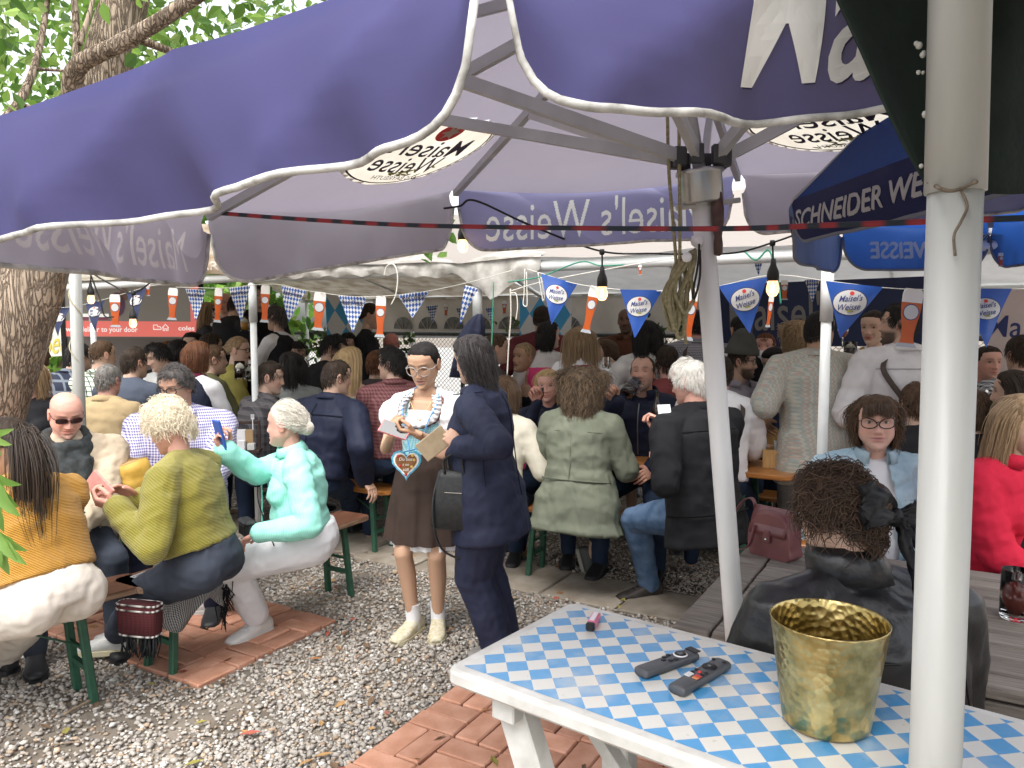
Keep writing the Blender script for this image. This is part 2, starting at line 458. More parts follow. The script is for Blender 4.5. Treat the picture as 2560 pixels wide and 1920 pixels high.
for i in range(-1,9):
 w=.47+.1*((i*37%5)/5-.4);c=s0-E2*(.50*i)+E1*(.02*((i*13)%3-1))
 b=MB();b.box((0,0,-.02),(.485,w,.05),bev=.008);b.v[-1]=b.v[-1]+RNG.normal(size=b.v[-1].shape)*.003
 o=b.build('slab',M_SLAB,sl,world=False);o.location=c-V3(TT(0,-.62))+V3(0,0,.017+RNG.normal()*.003);o.rotation_euler=(RNG.normal()*.008,RNG.normal()*.008,math.atan2(E2[1],E2[0])+RNG.normal()*.02)
PAVED.append([s0+E2*a+E1*b for a,b in((.8,-.23),(-4.3,-.23),(-4.3,.23),(.8,.23))])
def gravel():
 n=168000;r=np.random.default_rng(3)
 y=2.3+(9.2-2.3)*r.random(n)**1.25;hw=y*.70+.35
 x=(r.random(n)*2-1)*hw;P=np.c_[x,y]
 keep=r.random(n)<np.interp(y,[2.3,4.2,5.2,6.5,9.2],[1,.95,.75,.4,.15])
 bare=wnoise(np.c_[P,P[:,:1]*0],1.1,4)*.6+wnoise(np.c_[P,P[:,:1]*0],3.1,9)*.4
 lx=P@E1[:2]
 keep&=r.random(n)>np.clip((bare-.42)*2.2,0,.7)
 dl=np.hypot(P[:,0]+1.8,P[:,1]-2.95);keep&=r.random(n)>.72*np.exp(-(dl/.42)**2)
 dl=np.hypot(P[:,0]+1.25,P[:,1]-3.15);keep&=r.random(n)>.75*np.exp(-(dl/.25)**2)
 for q in PAVED:keep&=~in_poly(P,[(a[0],a[1])for a in q])
 P=P[keep];n=len(P)
 t=(1+sqrt(5))/2
 ico=V3([[-1,t,0],[1,t,0],[-1,-t,0],[1,-t,0],[0,-1,t],[0,1,t],[0,-1,-t],[0,1,-t],[t,0,-1],[t,0,1],[-t,0,-1],[-t,0,1]]);ico/=np.linalg.norm(ico[0])
 fc=np.array([[0,11,5],[0,5,1],[0,1,7],[0,7,10],[0,10,11],[1,5,9],[5,11,4],[11,10,2],[10,7,6],[7,1,8],[3,9,4],[3,4,2],[3,2,6],[3,6,8],[3,8,9],[4,9,5],[2,4,11],[6,2,10],[8,6,7],[9,8,1]])
 size=.0078*np.exp(r.normal(size=n)*.28);sc=size[:,None]*np.c_[r.uniform(.85,1.5,n),r.uniform(.7,1.1,n),r.uniform(.5,.85,n)]
 V=ico[None]*sc[:,None]*(1+r.normal(size=(n,12,1))*.10)
 a=r.uniform(0,6.28,n);b=r.normal(size=n)*.35
 ca,sa,cb,sb=np.cos(a),np.sin(a),np.cos(b),np.sin(b)
 x,y_,z=V[...,0],V[...,1]*cb[:,None]-V[...,2]*sb[:,None],V[...,1]*sb[:,None]+V[...,2]*cb[:,None]
 V=np.stack([x*ca[:,None]-y_*sa[:,None]+P[:,:1],x*sa[:,None]+y_*ca[:,None]+P[:,1:],z+(size*r.uniform(.25,1.25,n))[:,None]],-1)
 me=bpy.data.meshes.new('gravel')
 me.vertices.add(n*12);me.vertices.foreach_set('co',V.astype(np.float32).ravel())
 F=(fc[None]+12*np.arange(n)[:,None,None]).reshape(-1)
 me.loops.add(len(F));me.loops.foreach_set('vertex_index',F.astype(np.int32))
 me.polygons.add(n*20);me.polygons.foreach_set('loop_start',np.arange(0,n*60,3,dtype=np.int32));me.polygons.foreach_set('use_smooth',np.ones(n*20,bool))
 tone=r.normal(size=n)*.17;base=np.array([.365,.333,.295])[None]*np.exp(tone*.85)[:,None]
 k=r.random(n);base=np.where((k<.14)[:,None],base*[1.04,.86,.70],base);base=np.where((k>.94)[:,None],np.array([.58,.57,.54])*np.exp(tone*.3)[:,None],base);base=np.where(((k>.89)&(k<.94))[:,None],base*[.62,.62,.66],base)
 c4=np.repeat(np.c_[base.clip(.03,.75),np.ones(n)],12,0).astype(np.float32)
 me.attributes.new('Col','FLOAT_COLOR','POINT').data.foreach_set('color',c4 .ravel())
 me.materials.append(attr_mat('pebble',rough=.8,spec=.3,bump=.35,bscale=180));me.update();me.validate()
 tag(link('gravel',me),'loose grey and cream gravel covering the yard',kind='stuff')
gravel()
M_TWIG=mat('dry twig',(.20,.14,.09),(.34,.27,.19),scale=30,rough=.9)
for i,(a,b,r_,lb)in enumerate([((160,1795),(240,1755),.007,'pale dry stick lying by the foot of the green bench leg'),((395,1705),(480,1760),.003,'thin bent twig beside the corner of the brick patch'),((130,1872),(215,1862),.0025,'thin dark twig on the gravel near the bottom edge'),((470,1862),(405,1885),.0022,'short twig lying on the open gravel'),((1052,1745),(1150,1748),.004,'dark stick beside the brick paving under the table'),((870,1500),(780,1515),.004,'brown stick on the gravel by the far bench legs')]):
 A,B_=gz(*a),gz(*b);mid=(A+B_)/2+V3(RNG.normal()*.01,RNG.normal()*.01,.008)
 t_=MB();t_.tube(spline([A+UP*.016,mid+UP*.014,B_+UP*.016],5),np.linspace(r_,r_*.6,10),6);tag(t_.build('twig',M_TWIG),lb,'twig','twigs on the gravel')
lf=MB();r=np.random.default_rng(12)
for i in range(230):
 y=r.uniform(2.6,6.2);x=r.uniform(-.66,.5)*y;c=V3(x,y,.024);a=r.uniform(0,6.28);l=r.uniform(.018,.045);d=V3(cos(a),sin(a),r.uniform(-.2,.3));s_=V3(-sin(a),cos(a),r.uniform(-.3,.3))
 col=[(.30,.13,.05),(.22,.12,.06),(.38,.22,.09),(.35,.10,.07),(.16,.10,.06),(.25,.22,.05)][i%6]
 lf.add([c-d*l,c+s_*l*.38,c+d*l,c-s_*l*.38+UP*.006],[[0,1,2],[0,2,3]],0,False,None,col)
tag(lf.build('dry_leaves',attr_mat('dry leaf',rough=.8)),'scattered brown leaf litter on the gravel',kind='stuff')
# ---- leaves and trees
def leaf_cloud(mb,centers,n,size,r,cols,spread,droop=.3):
 """folded leaf-shaped faces round the given centres"""
 k=r.integers(0,len(centers),n);c=np.asarray(centers)[k]+r.normal(size=(n,3))*spread
 d=r.normal(size=(n,3));d[:,2]-=droop;d/=np.linalg.norm(d,axis=1)[:,None];w=np.cross(d,r.normal(size=(n,3)));w/=np.linalg.norm(w,axis=1)[:,None];nn=np.cross(d,w)
 l=size*r.uniform(.6,1.25,n)[:,None]
 V=np.stack([c-d*l*.5,c-d*l*.15+w*l*.30+nn*l*.08,c+d*l*.22+w*l*.22+nn*l*.06,c+d*l*.6,c+d*l*.22-w*l*.22+nn*l*.06,c-d*l*.15-w*l*.30+nn*l*.08],1)
 F=[]
 for i in range(n):b=6*i;F+=[[b,b+1,b+2,b+3],[b,b+3,b+4,b+5]]
 cc=np.asarray(cols)[r.integers(0,len(cols),n)]*r.uniform(.75,1.25,n)[:,None]
 mb.add(V.reshape(-1,3),F,0,False,None,np.repeat(cc,6,0))
M_LEAF=attr_mat('leaf',rough=.45,spec=.4,translucent=.55)
M_BARK=None
def bark():
 m=bpy.data.materials.new('bark');t,b=nodes_of(m);L=t.links.new
 tc=t.nodes.new('ShaderNodeTexCoord');mp=t.nodes.new('ShaderNodeMapping');mp.inputs['Scale'].default_value=(1,1,.14);L(tc.outputs['Object'],mp.inputs[0])
 vo=t.nodes.new('ShaderNodeTexVoronoi');vo.feature='DISTANCE_TO_EDGE';vo.inputs['Scale'].default_value=50
 nz=t.nodes.new('ShaderNodeTexNoise');nz.inputs['Scale'].default_value=14;nz.inputs['Detail'].default_value=8;L(mp.outputs[0],nz.inputs['Vector'])
 ad=t.nodes.new('ShaderNodeMixRGB');ad.inputs[0].default_value=.11;L(mp.outputs[0],ad.inputs[1]);L(nz.outputs['Color'],ad.inputs[2]);L(ad.outputs[0],vo.inputs['Vector'])
 rp=t.nodes.new('ShaderNodeValToRGB');e=rp.color_ramp.elements;e[0].position,e[0].color=.0,(.13,.10,.075,1);e[1].position,e[1].color=.13,(.37,.305,.24,1);L(vo.outputs[0],rp.inputs[0])
 mx=t.nodes.new('ShaderNodeMix');mx.data_type='RGBA';mx.blend_type='MULTIPLY';mx.inputs['Factor'].default_value=.8
 r2=t.nodes.new('ShaderNodeValToRGB');r2 .color_ramp.elements[0].position=.3;r2 .color_ramp.elements[0].color=(.55,.5,.45,1);r2 .color_ramp.elements[1].position=.7;r2 .color_ramp.elements[1].color=(1.25,1.2,1.15,1)
 L(nz.outputs['Fac'],r2 .inputs[0]);L(rp.outputs[0],mx.inputs['A']);L(r2 .outputs[0],mx.inputs['B']);L(mx.outputs['Result'],b.inputs['Base Color'])
 mr=t.nodes.new('ShaderNodeMapRange');mr.inputs['From Max'].default_value=.2;L(vo.outputs[0],mr.inputs['Value'])
 bp=t.nodes.new('ShaderNodeBump');bp.inputs['Strength'].default_value=1.0;bp.inputs['Distance'].default_value=.010;L(mr.outputs[0],bp.inputs['Height']);L(bp.outputs[0],b.inputs['Normal'])
 b.inputs['Roughness'].default_value=.9;b.inputs['Specular IOR Level'].default_value=.15
 return m
M_BARK=bark()
def limb_mesh(pts,rad,rough=.03,n=26,seg=14):
 P=spline(pts,seg);R_=np.interp(np.linspace(0,1,len(P)),np.linspace(0,1,len(rad)),rad);m=MB();m.tube(P,R_,n)
 v=m.v[0];k=wnoise(v*[1,1,.35],30,3);ctr=np.repeat(P,n,0);d=v-ctr;m.v[0]=v+d*(rough*k+.10*wnoise(v*[1,1,.3],7,8))[:,None]
 return m
tr=thing('garden_tree','large rough-barked tree leaning beside the umbrella, with leafy branches over it','tree',(-3.0,4.1,0))
trunk_pts=[V3(-3.15,4.25,-.1),at(-210,1400,4.2),at(-60,1130,4.2),at(75,720,4.25),at(190,380,4.35),at(262,180,4.4),at(318,-20,4.45),at(420,-420,4.6)]
limb_mesh(trunk_pts,[.24,.21,.185,.165,.15,.128,.118,.09]).build('trunk',M_BARK,tr)
limb_mesh([at(178,330,4.22),at(182,240,4.1),at(196,165,4.0),at(300,110,3.95),at(400,52,3.9),at(520,-25,3.8),at(700,-120,3.7)],[.06,.058,.046,.042,.036,.03,.02],n=14).build('branch',M_BARK,tr)
limb_mesh([at(352,100,4.0),at(430,130,4.05),at(540,175,4.1)],[.022,.018,.014],n=10).build('branch',M_BARK,tr)
limb_mesh([at(192,190,4.05),at(190,60,4.1),at(180,-60,4.15)],[.022,.018,.015],n=10).build('branch',M_BARK,tr)
limb_mesh([at(198,110,4.05),at(222,40,4.1),at(240,-40,4.15)],[.016,.013,.01],n=10).build('branch',M_BARK,tr)
limb_mesh([at(-10,330,3.8),at(50,250,3.9),at(85,170,4.0),at(110,60,4.1),at(125,-50,4.2)],[.028,.022,.018,.014,.012],n=10).build('branch',M_BARK,tr)
limb_mesh([at(55,262,3.9),at(100,272,3.95),at(160,265,4.0)],[.012,.01,.007],n=8).build('branch',M_BARK,tr)
limb_mesh([at(90,172,4.0),at(130,175,4.05),at(175,178,4.1)],[.01,.008,.006],n=8).build('branch',M_BARK,tr)
cr=MB();r=np.random.default_rng(5)
cents=[at(r.uniform(-260,900),r.uniform(-420,330),r.uniform(5.3,7.8))for _ in range(270)]
cents+=[at(r.uniform(-200,110),r.uniform(-100,330),r.uniform(3.6,4.4))for _ in range(14)]+[at(r.uniform(390,600),r.uniform(-100,130),r.uniform(4.0,4.6))for _ in range(8)]
leaf_cloud(cr,cents,5600,.098,r,[(.12,.23,.04),(.18,.32,.055),(.24,.38,.08),(.08,.17,.03),(.30,.43,.12)],.17)
cr.build('crown',M_LEAF,tr)['kind']='stuff'
for i,(px0,px1,d,lb)in enumerate([(60,230,12.5,'bright sunlit tree seen behind the tree trunk and the projection screen'),(500,690,12.0,'bushy green tree beyond the tents behind the bald man'),(-300,40,14,'green tree past the rough trunk at the edge of the yard')]):
 c0=at((px0+px1)/2,830,d);t_=thing('green_tree',lb,'tree',(c0[0],c0[1],0),group='trees beyond the tents')
 limb_mesh([V3(c0[0],c0[1],0),V3(c0[0]+.1,c0[1],1.6),V3(c0[0],c0[1]+.1,3.0)],[.16,.13,.07],n=10).build('trunk',M_BARK,t_)
 m=MB();r=np.random.default_rng(20+i);w=(px1-px0)/FPX*d/2
 cs=[V3(c0[0]+r.normal()*w*.9,c0[1]+r.normal()*.8,r.uniform(.9,4.4))for _ in range(60)]
 leaf_cloud(m,cs,2600,.20,r,[(.12,.26,.04),(.20,.36,.06),(.28,.42,.08),(.08,.18,.03)],.26,.6);m.build('crown',M_LEAF,t_)['kind']='stuff'
for i,(px,py,d)in enumerate([(1000,872,9.2),(1262,880,9.0),(800,862,9.6),(1700,880,8.4),(1640,862,8.6),(650,820,9.7)]):
 c0=at(px,py,d);t_=thing('fence_plant',['leafy climbing plant on the fence behind the woman in the dirndl','thin leafy plant on the fence beside the rope','small leafy shrub by the fence behind the blue lozenge flag','leafy sprig on the fence behind the umbrella pole','small green sprig above the fence rail right of the bearded man','leafy bush between the tents behind the short haired woman'][i],'plant',(c0[0],c0[1],0),group='plants along the fence')
 limb_mesh([V3(c0[0],c0[1],0),V3(c0[0]+.04,c0[1],.8),c0],[.018,.013,.008],n=6).build('stem',M_BARK,t_)
 m=MB();r=np.random.default_rng(50+i);leaf_cloud(m,[c0+r.normal(size=3)*[.16,.05,.16]for _ in range(14)],90,.085,r,[(.06,.11,.03),(.10,.17,.05),(.04,.08,.02)],.05);m.build('leaves',M_LEAF,t_)['kind']='stuff'
# ---- tents
M_PIPE=mat('white painted pipe',(.62,.64,.62),(.72,.73,.71),scale=6,rough=.38,spec=.5,bump=.05)
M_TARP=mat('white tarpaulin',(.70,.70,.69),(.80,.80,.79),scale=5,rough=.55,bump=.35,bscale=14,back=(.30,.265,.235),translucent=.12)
M_TARPD=mat('stained tarpaulin',(.30,.24,.17),(.55,.50,.42),scale=6,rough=.75,bump=.4,bscale=22,translucent=.15,detail=9)
M_WALLC=mat('tent wall canvas',(.40,.36,.31),(.50,.455,.40),scale=3,rough=.8,bump=.3,bscale=9,translucent=.15)
TZ=2.0
def tarp(name,fn,nu,nv,m,parent,amp=.02,k=4.0):
 P=np.array([[fn(a,b)for b in np.linspace(0,1,nv)]for a in np.linspace(0,1,nu)]);q=P.reshape(-1,3);q=q+np.outer(wnoise(q,k,2)*amp,[0,0,1]);b=MB();b.grid(q.reshape(P.shape));return b.build(name,m,parent)
def pole(parent,name,p0,p1,r_,m=M_PIPE,n=14):b=MB();b.tube([p0,p1],r_,n);return b.build(name,m,parent)
def marquee(label,t0,t1,depth,posts,roofm,ridge=2.72):
 root=thing('marquee',label,'tent',TT((t0+t1)/2,0))
 for t in posts:
  pole(root,'post',TT(t,0,0),TT(t,0,TZ-.02),.024)
  b=MB();b.lathe([(.030,0),(.030,.28)],TT(t,0,TZ-.32),n=14);b.build('post_sleeve',M_PIPE,root)
  pole(root,'post',TT(t,depth,0),TT(t,depth,TZ),.024)
  pole(root,'rafter',TT(t,0,TZ),TT(t,depth/2,ridge-.06),.018);pole(root,'rafter',TT(t,depth,TZ),TT(t,depth/2,ridge-.06),.018)
 z0,z1=(1.975,2.01)if t0<-3 else(2.0,2.0)
 pole(root,'eave_pipe',TT(t0,0,z0),TT(t1,0,z1),.032);pole(root,'eave_pipe',TT(t0,depth,TZ),TT(t1,depth,TZ),.024);pole(root,'ridge_pipe',TT(t0,depth/2,ridge-.05),TT(t1,depth/2,ridge-.05),.02)
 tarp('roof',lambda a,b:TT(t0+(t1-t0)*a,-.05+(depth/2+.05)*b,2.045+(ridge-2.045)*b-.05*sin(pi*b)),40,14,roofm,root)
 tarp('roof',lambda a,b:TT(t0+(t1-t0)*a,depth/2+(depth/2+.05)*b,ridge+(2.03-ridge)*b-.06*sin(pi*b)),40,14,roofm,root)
 return root
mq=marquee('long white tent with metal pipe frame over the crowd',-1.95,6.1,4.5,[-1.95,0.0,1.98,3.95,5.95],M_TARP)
ml=marquee('white pipe-framed tent in front of the projection screen',-6.0,-1.99,4.5,[-3.93,-5.9],M_TARPD,2.6)
b=MB();rows=[]
for i,t in enumerate(np.linspace(-1.7,.45,40)):
 dr=.05+.03*sin(t*5)**2*(t>-.5)+.16*max(0,1-abs(t-.12)/.25);rows.append([TT(t,.15,2.10+.02*sin(t*9)),TT(t,-.03,2.05+.012*sin(t*17)),TT(t,-.05-.02*sin(t*23),2.03-dr*.35),TT(t,-.045,2.035-dr+.01*sin(t*31))])
b.grid(rows);b.build('tarp_edge',mat('grimy tarp',(.22,.205,.18),(.42,.40,.37),scale=11,rough=.75,bump=.25,bscale=30,detail=9),mq)
wl=thing('tent_wall','beige canvas tent wall with arched windows above the fence','tent wall',TT(0,4.48))
WT0,WT1,WZ0,WZ1=-4.6,1.1,1.56,2.02
tarp('canvas',lambda a,b:TT(WT0+(WT1-WT0)*a,4.47+.015*sin(a*60),WZ0+(WZ1-WZ0)*b),60,6,M_WALLC,wl,.004)
M_WIN=mat('clear window sheet',(.10,.105,.105),(.22,.23,.23),scale=12,rough=.25)
for k in range(7):
 t=-4.05+.42*k
 a=np.linspace(0,pi,14);poly=np.c_[.155*np.cos(a),.16*np.sin(a)]
 R_=np.stack([E2,UP,-E1],1)
 w=MB();w.prism(poly,.004,.012,0,R_,TT(t,4.452,1.60));wo_=w.build('window',M_WIN,wl)
 for x in(-.07,0,.07):
  q=MB();q.bar(TT(t+x*.4,4.434,1.60),TT(t+x*1.5,4.434,1.60+.15*sqrt(max(.1,1-(x*1.5/.155)**2))),.010,.004,E1);q.build('glazing_bar',M_WALLC,wo_)
M_RAIL=mat('dark fence rail',(.035,.035,.035),(.06,.06,.055),scale=20,rough=.6)
M_WIRE=mat('galvanised wire',(.28,.27,.26),rough=.45,metal=.6)
fe=thing('chain_link_fence','dark railed chain-link fence along the back of the tents','fence',TT(0,4.62))
pole(fe,'rail',TT(-9,4.62,1.53),TT(9,4.62,1.53),.028,M_RAIL)
for t in np.arange(-8,9,2.4):pole(fe,'post',TT(t,4.64,0),TT(t,4.64,1.56),.03,M_RAIL)
w=MB()
for k in range(-30,260):
 t=-9+.062*k
 for s_ in(1,-1):
  a,b_=t,t+s_*1.5
  w.bar(TT(a,4.62+.002*s_,0.03),TT(b_,4.62+.002*s_,1.53),.0045,.0045)
wo_=w.build('wire_mesh',M_WIRE,fe);wo_['kind']='stuff'
# --- tables and benches
def wood(name,c,c2,rough=.35,coat=.35,s=(3.0,30,30)):
 return mat(name,c,c2,scale=3.0,rough=rough,bump=.25,bscale=6,stretch=s,detail=7,coat=coat)
M_OAK=wood('orange varnished wood',(.34,.125,.028),(.48,.205,.055))
M_BROWN=wood('brown varnished bench wood',(.075,.030,.018),(.14,.062,.035),rough=.42,coat=.25)
M_EDGE=wood('worn bench edge',(.16,.085,.05),(.36,.25,.17),rough=.6,coat=0)
M_GREEN=mat('green painted steel',(.018,.075,.045),(.03,.105,.062),scale=14,rough=.45,spec=.5,bump=.15,bscale=60)
def folding_set(name,label,cat,c,ang,L,W,z,top,group,inset=.32,edge=None):
 """folding beer-garden table or bench: x along the board, y across"""
 root=thing(name,label,cat,(c[0],c[1],0),ang,group)
 b=MB();n=10;h=.03;rc=.05
 poly=[]
 for cx,cy,a0 in((L/2-rc,W/2-rc,0),(-L/2+rc,W/2-rc,90),(-L/2+rc,-W/2+rc,180),(L/2-rc,-W/2+rc,270)):
  for k in range(5):a=radians(a0+k*22.5);poly.append((cx+rc*cos(a),cy+rc*sin(a)))
 poly=np.array(poly);Rg=[np.c_[poly*(1-.012),np.full(len(poly),z-h)],np.c_[poly,np.full(len(poly),z-h+.006)],np.c_[poly,np.full(len(poly),z-.006)],np.c_[poly*[1-.006/L*2,1-.006/W*2],np.full(len(poly),z)]]
 b.loft(Rg,smooth=False)
 b.build('tabletop' if z>.6 else 'seat',top,root,world=False)
 if edge is not None:
  e=MB();Rg=[np.c_[poly*[1+.005/L,1+.006/W],np.full(len(poly),zz)]for zz in(z-h+.004,z-.003)];e.loft(Rg,smooth=False,caps=False);e.build('edge_strip',edge,root,world=False)
 for sx in(-1,1):
  x=sx*(L/2-inset);wy=W/2-.03
  for sy in(-1,1):
   q=MB();q.bar((x,sy*wy*.8,z-h),(x+sx*.04,sy*wy,0.0),.034,.034,(1,0,0),bev=.005);q.build('leg',M_GREEN,root,world=False)
  for cb in(((x+sx*.025,-wy*.92,.16),(x+sx*.025,wy*.92,.16),.024),((x,-wy*.8,z-h-.02),(x,wy*.8,z-h-.02),.03)):q=MB();q.bar(cb[0],cb[1],cb[2],cb[2]);q.build('crossbar',M_GREEN,root,world=False)
  q=MB();q.bar((x+sx*.01,0,z*.52),(x-sx*.32,0,z-h-.006),.016,.006);q.bar((x+sx*.012,-wy*.85,z*.52),(x+sx*.012,wy*.85,z*.52),.014,.014);q.build('brace',M_GREEN,root,world=False)
 return root
A1,A2=math.atan2(E1[1],E1[0]),math.atan2(E2[1],E2[0])
GB,GT='benches at the beer tables','beer tables'
e1=gz(382,1458,.48);d1=nrm(e1-gz(0,1556,.48));p1=V3(-d1[1],d1[0],0)
folding_set('beer_bench','brown wooden bench with green legs under the woman in mustard knit','bench',e1-d1*1.1+p1*.125,math.atan2(d1[1],d1[0]),2.2,.25,.48,M_BROWN,GB,.30,M_EDGE)
e2=gz(928,1287,.48)
folding_set('beer_bench','brown wooden bench with green legs under the woman in the mint shirt','bench',e2-E1*.78-E2*.125,A1,1.56,.25,.48,M_BROWN,GB,.20,M_EDGE)
c=gz(560,1188,.77);folding_set('beer_table','orange varnished table with the yellow handbag on it','table',c-E1*1.1-E2*.30,A1,2.2,.60,.77,M_OAK,GT)
folding_set('beer_bench','bench on the far side of the table with the yellow handbag','bench',c-E1*1.1-E2*.98,A1,2.2,.25,.48,M_BROWN,GB)
c=gz(967,1231,.48);folding_set('beer_bench','orange wooden bench under the man in the navy jacket','bench',c-E2*1.1+E1*.125,A2,2.2,.25,.48,M_OAK,GB,.18)
folding_set('beer_table','orange table behind the woman in the dirndl','table',c-E2*1.05+E1*.68,A2,2.2,.50,.77,M_OAK,GT)
folding_set('beer_bench','bench at the back of the table behind the dirndl','bench',c-E2*1.05+E1*1.25,A2,2.2,.25,.48,M_OAK,GB)
c=gz(1318,1268,.48);folding_set('beer_bench','orange bench under the woman in the green jacket','bench',c+E2*.93+E1*.125,A2,2.2,.25,.48,M_OAK,GB,.2)
c=gz(1985,1193,.77);folding_set('beer_table','orange table carrying the wooden condiment boxes','table',c-E2*1.1+E1*.25,A2,2.2,.50,.77,M_OAK,GT)
folding_set('beer_table','orange table continuing right of the condiment boxes','table',c+E2*1.115+E1*.26,A2,2.2,.50,.77,M_OAK,GT)
folding_set('beer_bench','bench under the man drinking beer','bench',c-E2*1.1+E1*.82,A2,2.2,.25,.48,M_OAK,GB)
folding_set('beer_bench','bench behind the woman in the denim jacket','bench',c+E2*1.1+E1*.84,A2,2.2,.25,.48,M_OAK,GB)
c=gz(1905,1081,.77);folding_set('beer_table','orange table in front of the man in the felt hat','table',c+E1*.25,A2,2.2,.50,.77,M_OAK,GT)
folding_set('beer_bench','bench under the man in the felt hat','bench',c+E1*.82,A2,2.2,.25,.48,M_OAK,GB)
folding_set('beer_bench','bench under the man with the leather braces strap','bench',c-E1*.38,A2,2.2,.25,.48,M_OAK,GB)
c=TT(-1.4,2.0);folding_set('beer_table','table deep in the tent among the seated crowd','table',c,A2,2.2,.50,.77,M_OAK,GT)
folding_set('beer_table','table in the tent before the projection screen','table',TT(-4.3,1.5),A2,2.2,.50,.77,M_OAK,GT)
M_GREY=mat('weathered grey timber',(.135,.115,.098),(.23,.20,.172),scale=2.6,rough=.85,bump=.45,bscale=5,stretch=(3,34,34),detail=8,vary=.16)
pt0=gz(1681,1563,.75)
pic=thing('picnic_table','weathered grey slatted picnic table under the burgundy handbag','table',(pt0[0],pt0[1],0),A2)
LP,WP,nS=2.0,1.08,10
o=MB();o.box((.055,WP/2,.735),(.11,WP,.03),bev=.004);bo=o.build('end_board',M_GREY,pic,world=False)
for i in range(nS):
 w=WP/nS;b=MB();b.box((0,0,0),(LP-.12,w-.009,.028),bev=.004);b.v[-1]=b.v[-1]+RNG.normal(size=b.v[-1].shape)*.0007
 s_=b.build('slat',M_GREY,pic,world=False);s_.location=(.12+(LP-.12)/2,w*(i+.5),.7355+RNG.normal()*.0012)
b=MB();b.box((.06+LP/2,.02,.68),(LP-.2,.03,.07),bev=.004);b.box((.06+LP/2,WP-.02,.68),(LP-.2,.03,.07),bev=.004);b.box((LP/2,WP/2,.68),(.06,WP-.1,.06));b.build('apron',M_GREY,pic,world=False)
for x in(.22,LP-.2):
 for y in(.08,WP-.08):
  b=MB();b.box((x,y,.36),(.075,.075,.72),bev=.005);b.build('leg',M_GREY,pic,world=False)
for lb,y in(('grey slatted bench under the woman in the leather jacket',-.42),('grey slatted bench under the woman in the denim jacket',WP+.42)):
 r0=V3(pt0[0],pt0[1],0)+E1*y;bn=thing('picnic_bench',lb,'bench',(r0[0],r0[1],0),A2,'picnic benches')
 for i in range(3):
  b=MB();b.box((LP/2+.05,(i-1)*.105,.435),(LP-.1,.096,.028),bev=.004);b.build('slat',M_GREY,bn,world=False)
 for x in(.3,LP-.2):
  b=MB();b.box((x,0,.215),(.07,.26,.42),bev=.005);b.build('leg',M_GREY,bn,world=False)
c1,c2_=gz(1110,1668,.92),gz(1415,1497,.92);f2=gz(2560,1795,.92)
bx=nrm(f2-c2_);by=nrm((c2_-c1)-bx*np.dot(c2_-c1,bx));Wb=float(np.dot(c2_-c1,by));Lb=1.9
M_WHT=mat('white painted wood',(.47,.46,.425),(.62,.61,.58),scale=14,rough=.45,bump=.35,bscale=30,coat=.15,detail=9)
angb=math.atan2(bx[1],bx[0])
bt=thing('painted_table','long white table with sky-blue painted lozenges, remotes and a brass bucket on it','table',(c1[0],c1[1],0),angb)
def rrect(x0,x1,y0,y1,rc,n=5):
 P=[]
 for cx,cy,a0 in((x1-rc,y1-rc,0),(x0+rc,y1-rc,90),(x0+rc,y0+rc,180),(x1-rc,y0+rc,270)):
  for k in range(n):a=radians(a0+k*90/(n-1));P.append((cx+rc*cos(a),cy+rc*sin(a)))
 return np.array(P)
P=rrect(0,Lb,0,Wb,.03);q=MB();sc_=lambda P,d:rrect(d,Lb-d,d,Wb-d,.03)
q.loft([np.c_[sc_(P,.006),np.full(len(P),.884)],np.c_[P,np.full(len(P),.891)],np.c_[P,np.full(len(P),.911)],np.c_[sc_(P,.003),np.full(len(P),.917)],np.c_[sc_(P,.010),np.full(len(P),.92)]],smooth=False);q.build('tabletop',M_WHT,bt,world=False)
M_LOZ=checks('painted blue lozenges',(.58,.565,.52),(.06,.265,.52),0.5/.0625,0.5/.067,'lozenge',rough=.30,wear=.55,coat=.5,spec=.5)
q=MB();nx,ny=24,8;xs,ys=np.linspace(.030,Lb-.03,nx),np.linspace(.030,Wb-.030,ny)
G_=np.array([[(x,y,.9206+.0002*sin(x*40)*sin(y*50))for y in ys]for x in xs]);q.grid(G_,uv=G_,flip=True);q.build('painted_pattern',M_LOZ,bt,world=False)
for x,sx in((.10,1),(Lb-.35,-1)):
 for y in(.10,Wb-.10):
  q=MB();q.bar((x+sx*(.0 if y<.2 else.10),y,.884),(x+sx*(.36 if y<.2 else.12),y,0),.075,.05,(0,1,0),bev=.004)
  q.build('leg',M_WHT,bt,world=False)
 q=MB();q.box((x+sx*.03,Wb/2,.85),(.06,Wb-.08,.06),bev=.004);q.build('crossbar',M_WHT,bt,world=False)
 q=MB();q.bar((x+sx*.03,Wb/2,.85),(x+sx*.44,Wb/2,.42),.04,.03,bev=.003);q.build('brace',M_WHT,bt,world=False)
q=MB();q.box((Lb/2,Wb/2,.40),(Lb-.5,.05,.05),bev=.004);q.build('stretcher',M_WHT,bt,world=False)
def on_table(px,py):return gz(px,py,.9215)
